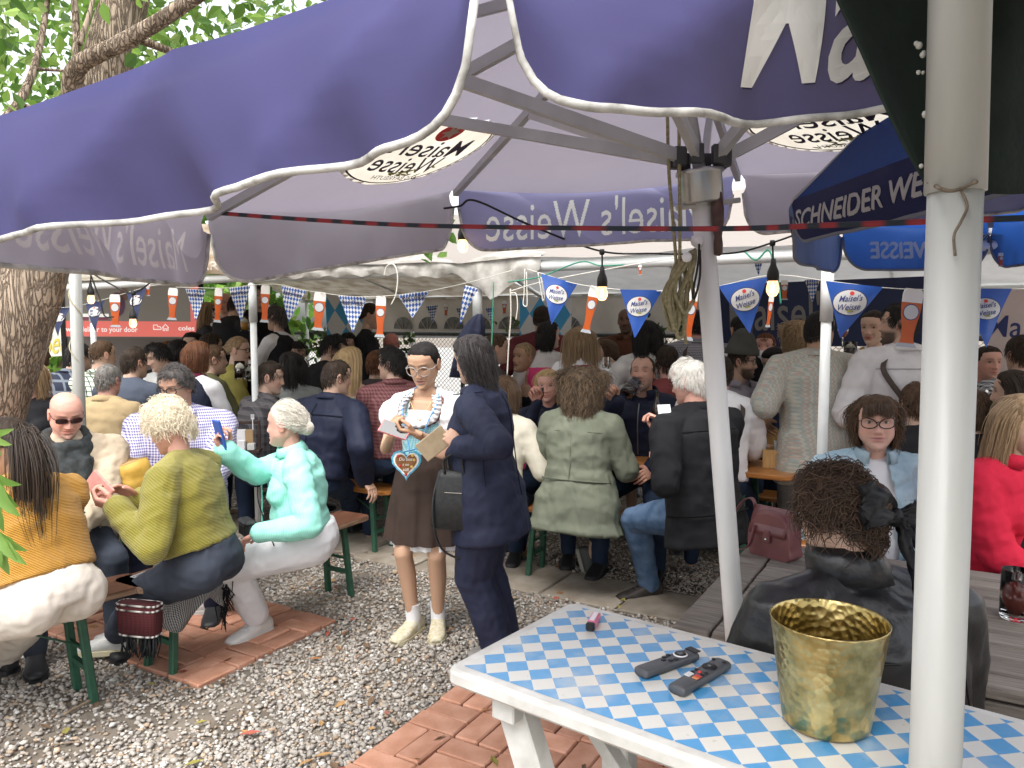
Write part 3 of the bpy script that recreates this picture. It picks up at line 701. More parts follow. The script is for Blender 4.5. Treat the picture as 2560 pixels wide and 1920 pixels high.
# --- umbrellas
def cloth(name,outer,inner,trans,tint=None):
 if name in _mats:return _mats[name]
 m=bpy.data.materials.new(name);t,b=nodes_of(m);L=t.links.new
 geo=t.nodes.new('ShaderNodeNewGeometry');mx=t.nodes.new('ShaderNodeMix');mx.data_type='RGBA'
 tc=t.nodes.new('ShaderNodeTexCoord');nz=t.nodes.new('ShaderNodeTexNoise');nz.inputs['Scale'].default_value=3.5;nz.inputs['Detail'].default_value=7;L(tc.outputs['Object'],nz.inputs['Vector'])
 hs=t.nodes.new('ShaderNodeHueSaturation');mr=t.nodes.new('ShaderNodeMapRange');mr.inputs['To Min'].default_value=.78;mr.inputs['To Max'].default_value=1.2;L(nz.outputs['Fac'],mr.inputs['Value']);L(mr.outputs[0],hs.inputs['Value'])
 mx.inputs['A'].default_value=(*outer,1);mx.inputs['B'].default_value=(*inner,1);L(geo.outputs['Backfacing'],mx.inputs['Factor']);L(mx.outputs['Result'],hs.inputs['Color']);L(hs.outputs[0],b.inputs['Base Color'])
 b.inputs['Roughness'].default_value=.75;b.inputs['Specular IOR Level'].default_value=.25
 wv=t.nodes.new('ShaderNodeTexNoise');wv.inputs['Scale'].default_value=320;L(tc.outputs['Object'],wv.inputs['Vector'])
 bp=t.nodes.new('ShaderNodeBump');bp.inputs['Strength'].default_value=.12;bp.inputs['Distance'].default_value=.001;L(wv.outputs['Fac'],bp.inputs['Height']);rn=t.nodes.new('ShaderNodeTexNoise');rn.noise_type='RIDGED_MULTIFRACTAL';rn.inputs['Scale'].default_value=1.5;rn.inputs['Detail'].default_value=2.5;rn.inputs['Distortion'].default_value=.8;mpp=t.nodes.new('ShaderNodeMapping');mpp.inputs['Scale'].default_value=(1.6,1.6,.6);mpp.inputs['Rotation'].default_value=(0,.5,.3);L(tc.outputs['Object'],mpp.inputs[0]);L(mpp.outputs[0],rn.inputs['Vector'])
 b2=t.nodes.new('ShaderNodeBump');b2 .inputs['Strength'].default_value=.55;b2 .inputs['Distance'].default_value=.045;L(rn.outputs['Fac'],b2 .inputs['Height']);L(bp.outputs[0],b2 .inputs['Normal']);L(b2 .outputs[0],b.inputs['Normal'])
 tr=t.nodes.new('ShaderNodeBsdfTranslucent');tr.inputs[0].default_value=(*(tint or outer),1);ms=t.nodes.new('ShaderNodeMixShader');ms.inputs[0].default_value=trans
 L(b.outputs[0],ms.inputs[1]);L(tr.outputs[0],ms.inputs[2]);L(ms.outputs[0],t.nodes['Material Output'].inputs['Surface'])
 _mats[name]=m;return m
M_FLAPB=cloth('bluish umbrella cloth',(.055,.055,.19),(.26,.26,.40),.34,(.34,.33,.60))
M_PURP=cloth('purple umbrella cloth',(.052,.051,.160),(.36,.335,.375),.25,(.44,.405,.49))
M_TRIM=mat('grimy white binding',(.20,.19,.17),(.56,.55,.52),scale=26,rough=.8,bump=.4,bscale=60,detail=8,contrast=(.3,.6))
M_ALU=mat('grey aluminium bar',(.36,.36,.36),(.44,.44,.435),scale=9,rough=.42,metal=.25,spec=.5)
M_POLE=mat('pale grey painted pole',(.335,.335,.31),(.45,.45,.425),scale=9,stretch=(1,1,.16),detail=9,rough=.36,spec=.5,bump=.06,bscale=160)
M_WHITE=mat('white print',(.78,.77,.75),translucent=.6);M_SHADE=mat('shade print',(.06,.05,.13),translucent=.3);M_PALEP=mat('faint print',(.46,.42,.43),translucent=.42);M_CREAM=mat('cream print',(.60,.55,.46),(.72,.67,.58),scale=8,rough=.8,translucent=.5);M_INK=mat('dark print',(.045,.035,.06));M_RED=mat('red print',(.55,.04,.035));M_LEAFINK=mat('green print',(.26,.26,.07))
def flap_fn(Pa,Pb,H,out,bulge=.02,wave=.022,seed=0,rc=.11,tail=.3):
 """hanging strip of cloth: a along the edge, b down; rounded lower corners"""
 Pa,Pb=V3(Pa),V3(Pb);Ls=np.linalg.norm(Pb-Pa);e=(Pb-Pa)/Ls
 def h(a):
  q=min(a,1-a)*Ls;k=1 if q>rc else sqrt(max(0,1-(1-q/rc)**2));return H*(tail+(1-tail)*k)
 def f(a,b,d=0.0):
  hh=h(a);y=b*hh
  o=bulge*sin(pi*min(1,b))+wave*sin(a*9+seed)*b+.7*wave*sin(a*17+2*seed+1.5*b)*b**1.3+.35*wave*sin(a*41+seed+3*b)*b*b+.5*wave*(1-abs(sin(a*6.5-2.2*b+seed)))**3+d
  return Pa+(Pb-Pa)*a-UP*y+out*o
 return f,h,Ls
def in_text(s,x,y,height,width):
 """which points lie on the strokes of a line of lettering (as add_text lays it)"""
 v,f=text_shape(s);v=v*height;v=v*[width/v[:,0].max(),1.0]-[width/2,height/2];hit=np.zeros(len(x),bool)
 for q in f:
  for k in range(1,len(q)-1):
   (ax_,ay_),(bx_,by_),(cx_,cy_)=v[q[0]],v[q[k]],v[q[k+1]]
   d0=(bx_-ax_)*(y-ay_)-(by_-ay_)*(x-ax_);d1=(cx_-bx_)*(y-by_)-(cy_-by_)*(x-bx_);d2=(ax_-cx_)*(y-cy_)-(ay_-cy_)*(x-cx_)
   hit|=((d0>=0)&(d1>=0)&(d2>=0))|((d0<=0)&(d1<=0)&(d2<=0))
 return hit
def umbrella(root,corners,apex,cl,flaps,H,trim,names=('canopy_panel','valance'),sag=.05,inset=.012,fm={},holes={},cuts={}):
 n=len(corners);ctr=np.mean([V3(c)for c in corners],0);fns=[]
 for i in range(n):
  A_,B_=V3(corners[i]),V3(corners[(i+1)%n])
  def pf(a,r,d=0.0,A_=A_,B_=B_):
   Q=A_*(1-a)+B_*a;p=V3(apex)*(1-r)+Q*r
   nn=nrm(np.cross(A_-V3(apex),B_-V3(apex)));nn=nn if nn[2]>0 else-nn
   return p-UP*sag*sin(pi*a)*r*(.5+.5*sin(pi*min(r,1)*.8))+nn*d
  ho_=holes.get(i);N_=64 if ho_ else 12;ra,rr_=np.linspace(0,1,N_),np.linspace(.02,1,N_)
  m=MB();G_=np.array([[pf(a,r)for a in ra]for r in rr_]);m.grid(G_,flip=False)
  if ho_:
   Ls_,Lr_=np.linalg.norm(B_-A_),np.linalg.norm((A_+B_)/2-V3(apex));keep=[]
   for q in m.f:a,r=np.mean([ra[k%N_]for k in q]),np.mean([rr_[k//N_]for k in q]);keep.append(((.5-a)*Ls_*r/ho_[1])**2+((ho_[0]-r)*Lr_/ho_[2])**2>.955)
   m.f=[q for q,k in zip(m.f,keep)if k];m.mi=m.mi[:len(m.f)];m.sm=m.sm[:len(m.f)]
  nz_=np.cross(G_[0,1]-G_[0,0],G_[1,0]-G_[0,0])
  if nz_[2]<0:m.f=[q[::-1]for q in m.f]
  m.build(names[0],cl,root)
  out=nrm(((A_+B_)/2-ctr)*[1,1,0]);hh=H[i]if isinstance(H,(list,tuple))else H
  ff,hf,Ls=flap_fn(A_+(B_-A_)*inset,B_-(B_-A_)*inset,hh,out,seed=i*1.7,wave=(.032 if i in(0,7)else.020)if n==8 else.008)
  fns.append((pf,ff,hf,Ls,out,A_,B_))
  if flaps[i]:
   m=MB();aa=np.concatenate([np.linspace(0,.16,12)[:-1],np.linspace(.16,.84,30)[:-1],np.linspace(.84,1,12)]);gb_=np.linspace(0,1,9 if i not in cuts else 84);ga_=aa if i not in cuts else np.linspace(0,1,380);G_=np.array([[ff(a,b)for b in gb_]for a in ga_]);m.grid(G_)
   nv=np.cross(G_[1,0]-G_[0,0],G_[0,1]-G_[0,0])
   if np.dot(np.cross(G_[15,1]-G_[15,0],G_[16,0]-G_[15,0]),out)<0:m.f=m.f
   if i in cuts:
    s_,h_,w_,a0_,b0_=cuts[i][:5];nb=len(gb_);ca,cb=(ga_[:-1]+ga_[1:])/2,(gb_[:-1]+gb_[1:])/2;aa2,bb2=np.repeat(ca,nb-1),np.tile(cb,len(ca));hit=in_text(s_,(a0_-aa2)*Ls,(b0_-bb2)*hf(.5),h_,w_)
    lt_=MB();lt_.add(np.concatenate(m.v),[q for q,k in zip(m.f,hit)if k],0,True);lt_.build('lettering',cuts[i][5]if len(cuts[i])>5 else M_WHITE,root)
    m.f=[q for q,k in zip(m.f,hit)if not k];m.mi=m.mi[:len(m.f)];m.sm=m.sm[:len(m.f)]
   q=m.f[0];v=np.concatenate(m.v);nq=np.cross(v[q[1]]-v[q[0]],v[q[2]]-v[q[0]])
   if np.dot(nq,out)<0:m.f=[x[::-1]for x in m.f]
   fo=m.build(names[1],fm.get(i,cl),root)
   tb=MB();tb.tube([ff(a,1.0)for a in aa],.0058,8);tb.build('trim',trim,fo)
 return fns
cor=[(-.015,.95,2.125),(-.99,1.42,2.02),(-.957,2.45,2.02),(-.237,3.25,2.225),(.94,3.25,2.285),(1.75,2.5,2.29),(1.85,1.75,2.27),(1.0,1.16,2.22)]
apx=at(1662,-118,2.05)
pa,pb=at(1838,1590,2.08),at(1752,470,2.03);pd=nrm(pb-pa);foot=pa+pd*((0-pa[2])/pd[2])
M_POLE2=mat('white painted pole',(.66,.66,.635),(.76,.76,.735),scale=9,stretch=(1,1,.16),detail=9,rough=.36,spec=.5)
um=thing('garden_umbrella','large faded purple umbrella with white beer lettering on a leaning pole','umbrella',foot)
fn=umbrella(um,cor,apx,M_PURP,[1]*8,[.222,.235,.235,.255,.25,.21,.21,.215],M_TRIM,fm={3:M_FLAPB},holes={2:(.70,.30,.205),4:(.72,.30,.205)},cuts={3:("Maisel's Weisse",.165,.92,.5,.53),1:("Maisel's Weisse",.125,.76,.52,.56,M_PALEP)})
b=MB();b.tube([foot,pb+pd*.05],.0275,20);b.build('pole',M_POLE2,um)
b=MB();b.tube([pb+pd*.05,apx-UP*.02],.017,12);b.build('pole_top',M_ALU,um)
hub=pb+pd*.045
b=MB();b.lathe([(.052,-.085),(.056,-.08),(.056,-.012),(.061,-.010),(.061,.0),(.05,.002)],hub,pd,28);b.build('hub',mat('brushed hub',(.42,.42,.41),rough=.3,metal=.7),um)
for i,c in enumerate(cor):
 rb=MB();rb.bar(apx-UP*.025,V3(c)-UP*.012,.022,.032);ro=rb.build('rib',M_ALU,um)
 q=apx+(V3(c)-apx)*.52-UP*.035;o_=nrm((V3(c)-apx)*[1,1,0])
 s_=MB();s_.bar(hub+o_*.062+UP*.03,q,.020,.030);s_.build('strut',M_ALU,um)
 k=MB();k.box(hub+o_*.062+UP*.03,(.03,.03,.045));k.build('strut_joint',mat('dark joint',(.05,.05,.05),rough=.5),um)
b=MB();b.lathe([(.004,0),(.011,.004),(.012,.03),(.010,.05),(.0155,.085),(.0165,.12),(.012,.16),(.010,.165)][::-1],at(1796,640,2.0),nrm(at(1793,490,2.0)-at(1796,640,2.0))*1.0,14)
b.build('crank_handle',mat('dark wood handle',(.05,.028,.022),(.09,.05,.04),scale=40,rough=.4),um)
b=MB();b.tube([at(1690,520,2.02),at(1850,500,2.02)],.007,8);b.build('crank_rod',M_ALU,um)
def print_flap(i,s,height,width,a0=.5,b0=.55,shear=.0,mats_=(M_SHADE,M_WHITE),sides=(1,-1),off=.012):
 pf,ff,hf,Ls,out,A_,B_=fn[i];H_=hf(.5)
 for sd in sides:
  for k,(m_,dx,o2)in enumerate(((mats_[0],.004,.0),(mats_[1],0,off))):
   m=MB();add_text(m,s,lambda x,y:V3([ff(np.clip(a0-(xx+dx)/Ls,-.4,1.4),b0-(yy-dx)/H_,sd*(.0035+.0012*k))for xx,yy in zip(x,y)]),height,width,0,o2,shear,fine=True)
   m.build('lettering',m_,um)
print_flap(7,"Maisel's Weisse",.19,1.0,.20,.36,mats_=(M_SHADE,mat('bright white print',(.74,.73,.70))),sides=(1,))
def print_panel(i,r0,rx,ry,a0=.5,d=-.004):
 pf,ff,hf,Ls,out,A_,B_=fn[i];Lr=np.linalg.norm((A_+B_)/2-apx)
 def P(x,y,dd):return V3([pf(np.clip(a0-xx/(Ls*(r0-yy/Lr)),0,1),r0-yy/Lr,dd)for xx,yy in zip(np.atleast_1d(x),np.atleast_1d(y))])
 for k,(m_,s0,s1)in enumerate(((M_CREAM,1.0,.945),(M_INK,.945,.915),(M_CREAM,.915,.01))):
  mm=MB();mm.loft([P(q[:,0],q[:,1],d)for q in(ellipse_poly(rx*z,ry*z,44)for z in np.linspace(s0,s1,2 if k<2 else 6))],smooth=False,caps=False);mm.build('badge',m_,um)
 for s,h,w,x0,y0,m_ in(("Maisel's",.105,rx*1.25,0,ry*.22,M_INK),("Weisse",.105,rx*1.0,rx*.06,-ry*.28,M_INK),("AUS BAYREUTH",.026,rx*.72,0,-ry*.72,M_INK)):
  mm=MB();add_text(mm,s,lambda x,y:P(x+x0,y+y0+x*.12,d-.006),h,w,0,.010 if h>.05 else.004,.12);mm.build('lettering',m_,um)
 mm=MB();q=ellipse_poly(.052,.052,24);mm.add(P(q[:,0]*1,q[:,1]+ry*.68,d-.0062),[list(range(24))]);mm.build('badge_star',M_RED,um)
 t_=np.linspace(0,2*pi,12,endpoint=False);q=np.c_[np.cos(t_),np.sin(t_)]*np.where(np.arange(12)%2,.02,.042)[:,None];mm=MB();mm.add(P(q[:,0],q[:,1]+ry*.68,d-.0072),[list(range(12))]);mm.build('badge_star',M_CREAM,um)
 mm=MB();rr=np.random.default_rng(i)
 for _ in range(16):
  c=rr.normal(size=2)*[.05,.014]+[0,-ry*.55];q=ellipse_poly(.014,.006,8)@np.array([[1,rr.normal()*.5],[0,1]]);mm.add(P(q[:,0]+c[0],q[:,1]+c[1],d-.0075),[list(range(8))])
 mm.build('badge_leaves',M_LEAFINK,um)
print_panel(2,.70,.30,.205);print_panel(4,.72,.30,.205)
cp=spline([at(545,533,2.45),at(800,551,2.31),at(1100,565,2.15),at(1740,572,1.85),at(2100,562,1.68),at(2700,540,1.45)],30)
b=MB();b.tube(cp,.0062,8);n_=len(cp);k=(np.arange(n_)*3//10)%2;ph=np.repeat(k,8)
b.col=[np.where(ph[:,None]>0,V3(.30,.035,.04),V3(.022,.035,.045))]
tag(b.build('cord',attr_mat('striped cord',rough=.7)),'red and black striped cord stretched across below the umbrella','cord')
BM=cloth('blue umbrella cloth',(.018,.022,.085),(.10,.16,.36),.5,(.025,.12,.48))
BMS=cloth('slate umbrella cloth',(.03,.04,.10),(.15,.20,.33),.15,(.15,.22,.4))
BMO=cloth('dark blue umbrella cloth',(.010,.013,.060),(.10,.16,.32),.02,(.02,.04,.12))
Q=[at(1985,500,2.75)+(at(2330,372,1.95)-at(1985,500,2.75))*1.5,at(1985,500,2.75),at(2106,556,3.3),at(2478,556,3.35),at(2640,520,3.0),at(2760,420,2.3),at(2600,330,1.8)]
q_ap=V3(1.46,2.6,2.62)
u2=thing('garden_umbrella','blue umbrella with white block lettering behind the thick white post','umbrella',(1.46,2.6,0))
bt_=bt
um_,um=um,u2
fn2=umbrella(u2,Q,q_ap,BM,[1,1,1,1,1,0,0],[.155,.215,.20,.20,.2,.2,.2],mat('grey binding',(.16,.17,.2),rough=.8),sag=.03,inset=.006,fm={0:BMO,1:BMS})
fn_,fn=fn,fn2
print_flap(0,"SCHNEIDER WEISSE",.064,.92,.585,.50,.12,(M_WHITE,M_WHITE),(1,),.012)
print_flap(2,"SCHNEIDER WEISSE",.072,.80,.80,.56,.12,(M_WHITE,M_WHITE),(-1,),.014)
apx_,apx=apx,q_ap
pf,ff,hf,Ls,out,A_,B_=fn2[2]
for k,(m_,sc)in enumerate(((M_WHITE,1.0),(mat('gold print',(.30,.2,.08)),.95),(M_INK,.88),(M_WHITE,.74))):
 mm=MB();q=ellipse_poly(.225*sc,.12*sc,36);mm.add(V3([pf(.68-x/Ls,.86-y/1.0,-.003-.0015*k)for x,y in q]),[list(range(36))]);mm.build('badge',m_,u2)
mm=MB();add_text(mm,"SCHNEIDER",lambda x,y:V3([pf(.68-a/Ls,.86-b_/1.0,-.010)for a,b_ in zip(x,y)]),.05,.26,0,.006,.12);mm.build('lettering',M_INK,u2)
b=MB();b.tube([V3(1.46,2.6,0),q_ap],.024,16);b.build('pole',M_POLE,u2)
for c in Q:b=MB();b.bar(q_ap-UP*.03,V3(c)-UP*.012,.02,.028);b.build('rib',M_ALU,u2)
um,fn,apx=um_,fn_,apx_
pt,pm,pl=at(2391,-160,.90),at(2389,455,.90),at(2337,1930,.905)
gp=thing('tent_post','thick white metal post standing before the painted table','post',(pl[0],pl[1],0));dn_=nrm(pl-pm)
b=MB();b.tube([pm+dn_*.01,pl+dn_*(pl[2]/-dn_[2])],.0290,28);b.build('lower_tube',M_POLE,gp)
b=MB();b.tube([pt-dn_*.5,pm+dn_*.012],.0322,28);b.build('upper_sleeve',M_POLE,gp)
b=MB();P=[at(2326+x,458+16*sin(x/30.)+.06*x,.864 if 10<x<118 else.90)for x in range(-6,140,8)];b.tube(spline(P,3),.0022,6);P=[at(2400,470,.866),at(2418,515,.866),at(2402,555,.866),at(2385,590,.866),at(2388,640,.867)];b.tube(spline(P,5),.0016,6);b.build('tie_cord',mat('old brown cord',(.09,.07,.05),(.2,.16,.12),scale=50,rough=.9),gp)
M_DKG=mat('dark green canvas',(.006,.012,.009),(.014,.024,.018),scale=9,rough=.85,bump=.4,bscale=50)
gc=thing('green_canopy','dark green canvas canopy gathered at the thick white post','canopy',(pl[0],pl[1],0))
def sheet(name,G_,m,parent,th=.004):
 b=MB();b.grid(G_);o=b.build(name,m,parent);s_=o.modifiers.new('t','SOLIDIFY');s_.thickness=th;s_.offset=0;return o
L_=[at(1960,-330,.93),at(2030,-150,.93),at(2095,0,.935),at(2150,120,.94),at(2205,245,.945),at(2262,365,.95),at(2318,462,.96)]
R_=[at(2420,-330,.97),at(2420,-150,.97),at(2420,0,.975),at(2420,120,.98),at(2420,245,.985),at(2420,365,.985),at(2424,470,.985)]
sheet('corner_panel',[[a*(1-t)+c*t+V3(0,.03*sin(pi*t),0)for t in np.linspace(0,1,8)]for a,c in zip(spline(L_,4),spline(R_,4))],M_DKG,gc)
sheet('side_panel',[[at(2425+110*i,-330+(482+330)*t+5*sin(i*2.2),.985+.03*i+.012*sin(i*2.0+t*5))for t in np.linspace(0,1,9)]for i in range(8)],M_DKG,gc)
gA,gB=at(1960,-330,.93),at(2425,-330,.985);gC,gD,gE=at(3200,-330,1.2),V3(3.6,-2.0,2.25),V3(.1,-2.2,2.2);gT=V3(1.9,-.6,2.95)
for a_,b_ in((gE,gA),(gA,gB),(gB,gC),(gC,gD),(gD,gE)):sheet('top_panel',[[(a_*(1-t)+b_*t)*(1-k)+gT*k-UP*.06*sin(pi*k)for t in np.linspace(0,1,6)]for k in np.linspace(0,.98,6)],M_DKG,gc)
b=MB();rr=np.random.default_rng(8)
for _ in range(9):
 c=at(rr.uniform(2290,2330),rr.uniform(40,420),.925);b.ball(c,rr.uniform(.002,.005),6,5)
b.build('dry_bits',mat('pale droppings',(.4,.39,.35),rough=.9),gc)['kind']='stuff'
p0,p1=at(188,660,4.9),at(193,1010,4.9)
ap=thing('umbrella_pole','white pole with a pale cord wound round it before the screen','post',(p1[0],p1[1],0))
b=MB();b.tube([V3(p1[0],p1[1],0),p0+UP*.25],.036,18);b.build('tube',M_POLE,ap)
b=MB();b.tube([p0*(1-t)+p1*t+V3(cos(t*17)*.039,sin(t*17)*.039,0)for t in np.linspace(.05,1,80)],.0035,6);b.build('cord',mat('pale cord',(.40,.36,.22),(.5,.46,.32),scale=60,rough=.8),ap)
pv=thing('parasol_valance','stained tan parasol edge with faded lettering below the purple umbrella','parasol',at(480,690,4.6)*[1,1,0])
M_TAN=mat('stained tan cloth',(.36,.25,.14),(.62,.53,.44),scale=7,rough=.8,bump=.4,bscale=20,translucent=.3,detail=9)
vf=lambda a,b_,d=0.0:at(300,655,4.7)*(1-a)+at(640,640,4.5)*a-UP*(.10*b_+.01*sin(a*8)*b_)+V3(0,-.02*sin(pi*b_)-.012*sin(a*19)*b_+d,0)
b=MB();b.grid([[vf(a,q)for q in np.linspace(0,1,8)]for a in np.linspace(0,1,40)]);b.build('valance',M_TAN,pv)
b=MB();b.grid([[vf(a,0)*(1-q)+(at(300,560,5.3)*(1-a)+at(640,560,5.1)*a)*q-UP*.03*sin(pi*q)for q in np.linspace(0,1,8)]for a in np.linspace(0,1,30)]);b.build('canopy',M_TAN,pv)
b=MB();add_text(b,"NUZAR",lambda x,y:V3([vf(.54+xx/.86,.5-yy/.11,-.004)for xx,yy in zip(x,y)]),.062,.36,0,.004);b.build('lettering',mat('faded cream print',(.62,.55,.46)),pv)
# --- people: figure, clothes, hair
HEADTAB=[(-.1165,.012,.052,-.030),(-.112,.024,.070,-.022),(-.100,.036,.082,-.004),(-.085,.046,.084,.020),(-.06,.0565,.0805,.050),(-.03,.0645,.0795,.075),(0,.070,.079,.092),(.03,.0735,.083,.100),(.06,.0735,.081,.099),(.085,.062,.066,.084),(.103,.040,.041,.053),(.1115,.018,.018,.024),(.1135,.004,.004,.006)]
def head_grid(nu=64,nv=52,jaw=1.0,full=0.0,nose=1.0,smile=0.0,mouth_open=0.0,female=False):
 """a head in its own frame (x right, y forward, z up, origin midway from chin to crown), with skin tints"""
 z=np.interp(np.linspace(0,1,nv),np.linspace(0,1,9),[-.1165,-.108,-.085,-.058,-.03,0.005,.05,.098,.1135])
 w,f,b=interp_rows(HEADTAB,z)
 for _ in range(2):
  for a in(w,f,b):a[1:-1]=.25*a[:-2]+.5*a[1:-1]+.25*a[2:]
 w=w*np.where(z<-.03,jaw+(1-jaw)*np.clip((z+.11)/.08,0,1),1.0)+full*np.exp(-((z+.055)/.035)**2)*.012
 u=np.linspace(-pi,pi,nu,endpoint=False);t=u-.42*np.sin(u)
 ct,st=np.cos(t),np.sin(t)
 X=w[:,None]*np.sign(st)*np.abs(st)**.92
 Y=np.where(ct>=0,f[:,None]*np.abs(ct)**.86,-b[:,None]*np.abs(ct)**.95)
 Z=np.repeat(z[:,None],nu,1)
 fr=np.clip(ct,0,1)[None]**.7
 G=lambda x,s:np.exp(-(x/s)**2)
 ax=np.abs(X)
 dy=np.zeros_like(X)
 prof=np.interp(Z,[-.047,-.038,-.030,-.022,0.0,.018,.03],[0,.012,.0225,.0205,.011,.005,0])*nose
 dy+=prof*G(X,.0085+.006*np.clip((.0-Z)/.03,0,1))
 dy+=.008*nose*G(ax-.0135,.006)*G(Z+.032,.009)
 dy+=-.0095*G(ax-.031,.0155)*G(Z-.010,.012)
 dy+=.0045*G(ax-.03,.022)*G(Z-.034,.009)
 dy+=(.005+.004*smile)*G(ax-.04,.017)*G(Z+.022,.017)
 dy+=.0065*G(X,.021)*G(Z+.0525,.0052)+.0070*G(X,.018)*G(Z+.0655,.0055)
 dy+=-(.004+.012*mouth_open)*G(X,.019)*G(Z+.059,.0032+.004*mouth_open)
 dy+=-.0045*G(X,.022)*G(Z+.078,.006)+.007*G(X,.016)*G(Z+.097,.011)
 dy+=-.004*G(ax-.030-.008*smile,.007)*G(Z+.052,.02)
 Y=Y+dy*np.clip(fr*1.6,0,1)
 P=np.stack([X,Y,Z],-1)
 lipm=np.clip(G(X,.0215)**.6*(G(Z+.0535,.0052)+G(Z+.0645,.0058)),0,1)*(ct[None]>.2)
 line=G(X,.0195)**.5*G(Z+.0588+(.003 if smile else 0)*(1-(ax/.02)**2),.0016+.004*mouth_open)*(ct[None]>.2)
 red=(.8*G(ax-.04,.02)*G(Z+.022,.02)+.7*G(X,.012)*G(Z+.028,.014))*(ct[None]>0)
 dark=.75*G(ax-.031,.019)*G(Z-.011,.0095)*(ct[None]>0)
 F=[[i*nu+j,i*nu+(j+1)%nu,(i+1)*nu+(j+1)%nu,(i+1)*nu+j]for i in range(nv-1)for j in range(nu)]
 F+=[list(range(nu))[::-1],[(nv-1)*nu+j for j in range(nu)]]
 return P.reshape(-1,3),F,dict(lip=lipm.ravel(),line=line.ravel(),red=red.ravel(),dark=dark.ravel())
def face_y(x,z):
 w,f,b=interp_rows(HEADTAB,np.atleast_1d(np.asarray(z,float)))
 return f*np.clip(1-(np.abs(x)/w)**2,0.02,1)**.43
def ears():
 m=MB()
 for s in(-1,1):
  R=[]
  for k,(dx,sy,sz)in enumerate([(0,.010,.018),(.006,.016,.029),(.012,.018,.032),(.015,.015,.028),(.013,.007,.016)]):
   R.append(ring((s*(.066+dx),-.006-dx*.5,-.002),(0,sy,sy*.25),(0,-sz*.2,sz),12))
  m.loft(R if s>0 else[r[::-1]for r in R])
 return np.concatenate(m.v),m.f
def hand_shape(pose='relax'):
 """a right hand: wrist at the origin, fingers along +y, palm facing -z, thumb on the -x side"""
 m=MB()
 m.loft([ring((0,-.035,0),(.026,0,0),(0,0,.019),12),ring((0,0,0),(.027,0,0),(0,0,.018),12),ring((0,.03,-.001),(.036,0,0),(0,0,.0165),12,2.6),ring((0,.065,0),(.041,0,0),(0,0,.0145),12,2.8),ring((0,.09,.001),(.039,0,0),(0,0,.0115),12,2.8)])
 C={'relax':(22,28,18),'hold':(48,58,35),'flat':(6,8,5),'grip':(62,78,45),'point':(55,75,45)}[pose]
 base=[(-.0295,.086,.042,.025,.020,.0088),(-.0100,.091,.046,.029,.021,.0090),(.0100,.089,.043,.027,.020,.0086),(.0285,.081,.034,.020,.018,.0077)]
 for k,(x,y,a,b,c,r)in enumerate(base):
  p=V3(x,y,0);ang=0;P=[p-V3(0,.03,0),p];cc=C
  if pose=='point' and k==0:cc=(15,20,12)
  spread=(x/.03)*(.10 if pose in('flat','relax')else.03)
  for j,(L,d)in enumerate(zip((a,b,c),cc)):
   ang+=radians(d*(1+.06*k));p=p+L*V3(spread*cos(ang),cos(ang),-sin(ang));P.append(p)
  m.tube(np.array(P),[r*1.05,r*1.08,r,r*.92,r*.72],8)
  m.ball(P[-1],r*.74,8,5)
 tp={'relax':[(-.020,.02,-.004),(-.047,.052,-.014),(-.060,.085,-.022),(-.064,.108,-.030)],'flat':[(-.020,.02,0),(-.052,.05,-.004),(-.070,.08,-.006),(-.082,.103,-.008)]}.get(pose,[(-.018,.02,-.008),(-.042,.048,-.030),(-.038,.078,-.046),(-.026,.098,-.052)])
 m.tube(np.array(tp),[.0135,.0125,.0105,.0085],8);m.ball(tp[-1],.0085,8,5)
 return m
JOBS=[]
def remesh_job(mb,name,voxel,smooth,parent,post,mats):
 me=bpy.data.meshes.new(name);me.from_pydata(np.concatenate(mb.v).tolist(),[],mb.f)
 o=link(name,me,parent)
 r=o.modifiers.new('r','REMESH');r.mode='VOXEL';r.voxel_size=voxel
 if smooth:
  s=o.modifiers.new('s','SMOOTH');s.factor=0.5;s.iterations=smooth
 JOBS.append((o,post,mats))
 return o
def mesh_arrays(me):
 v=np.zeros(len(me.vertices)*3);me.vertices.foreach_get('co',v);v=v.reshape(-1,3)
 n=np.zeros(len(me.vertices)*3);me.vertices.foreach_get('normal',n)
 L=np.zeros(len(me.loops),np.int32);me.loops.foreach_get('vertex_index',L)
 s=np.zeros(len(me.polygons),np.int32);c=np.zeros(len(me.polygons),np.int32)
 me.polygons.foreach_get('loop_start',s);me.polygons.foreach_get('loop_total',c)
 return v,n.reshape(-1,3),[L[a:a+k].tolist()for a,k in zip(s.tolist(),c.tolist())]
def run_jobs():
 dg=bpy.context.evaluated_depsgraph_get()
 new=[(o,bpy.data.meshes.new_from_object(o.evaluated_get(dg)),post,mats)for o,post,mats in JOBS]
 JOBS.clear()
 for o,me,post,mats in new:
  old=o.data;o.modifiers.clear();o.data=me;bpy.data.meshes.remove(old)
  v,n,f=mesh_arrays(me)
  if post is not None:
   mb=post(v,n,f)
   if mb is not None:
    m2=mb.mesh(o.name,mats);o.data=m2;bpy.data.meshes.remove(me);continue
  o.data.materials.clear()
  for m in mats:o.data.materials.append(m)
  o.data.polygons.foreach_set('use_smooth',np.ones(len(o.data.polygons),bool))
_hands={}
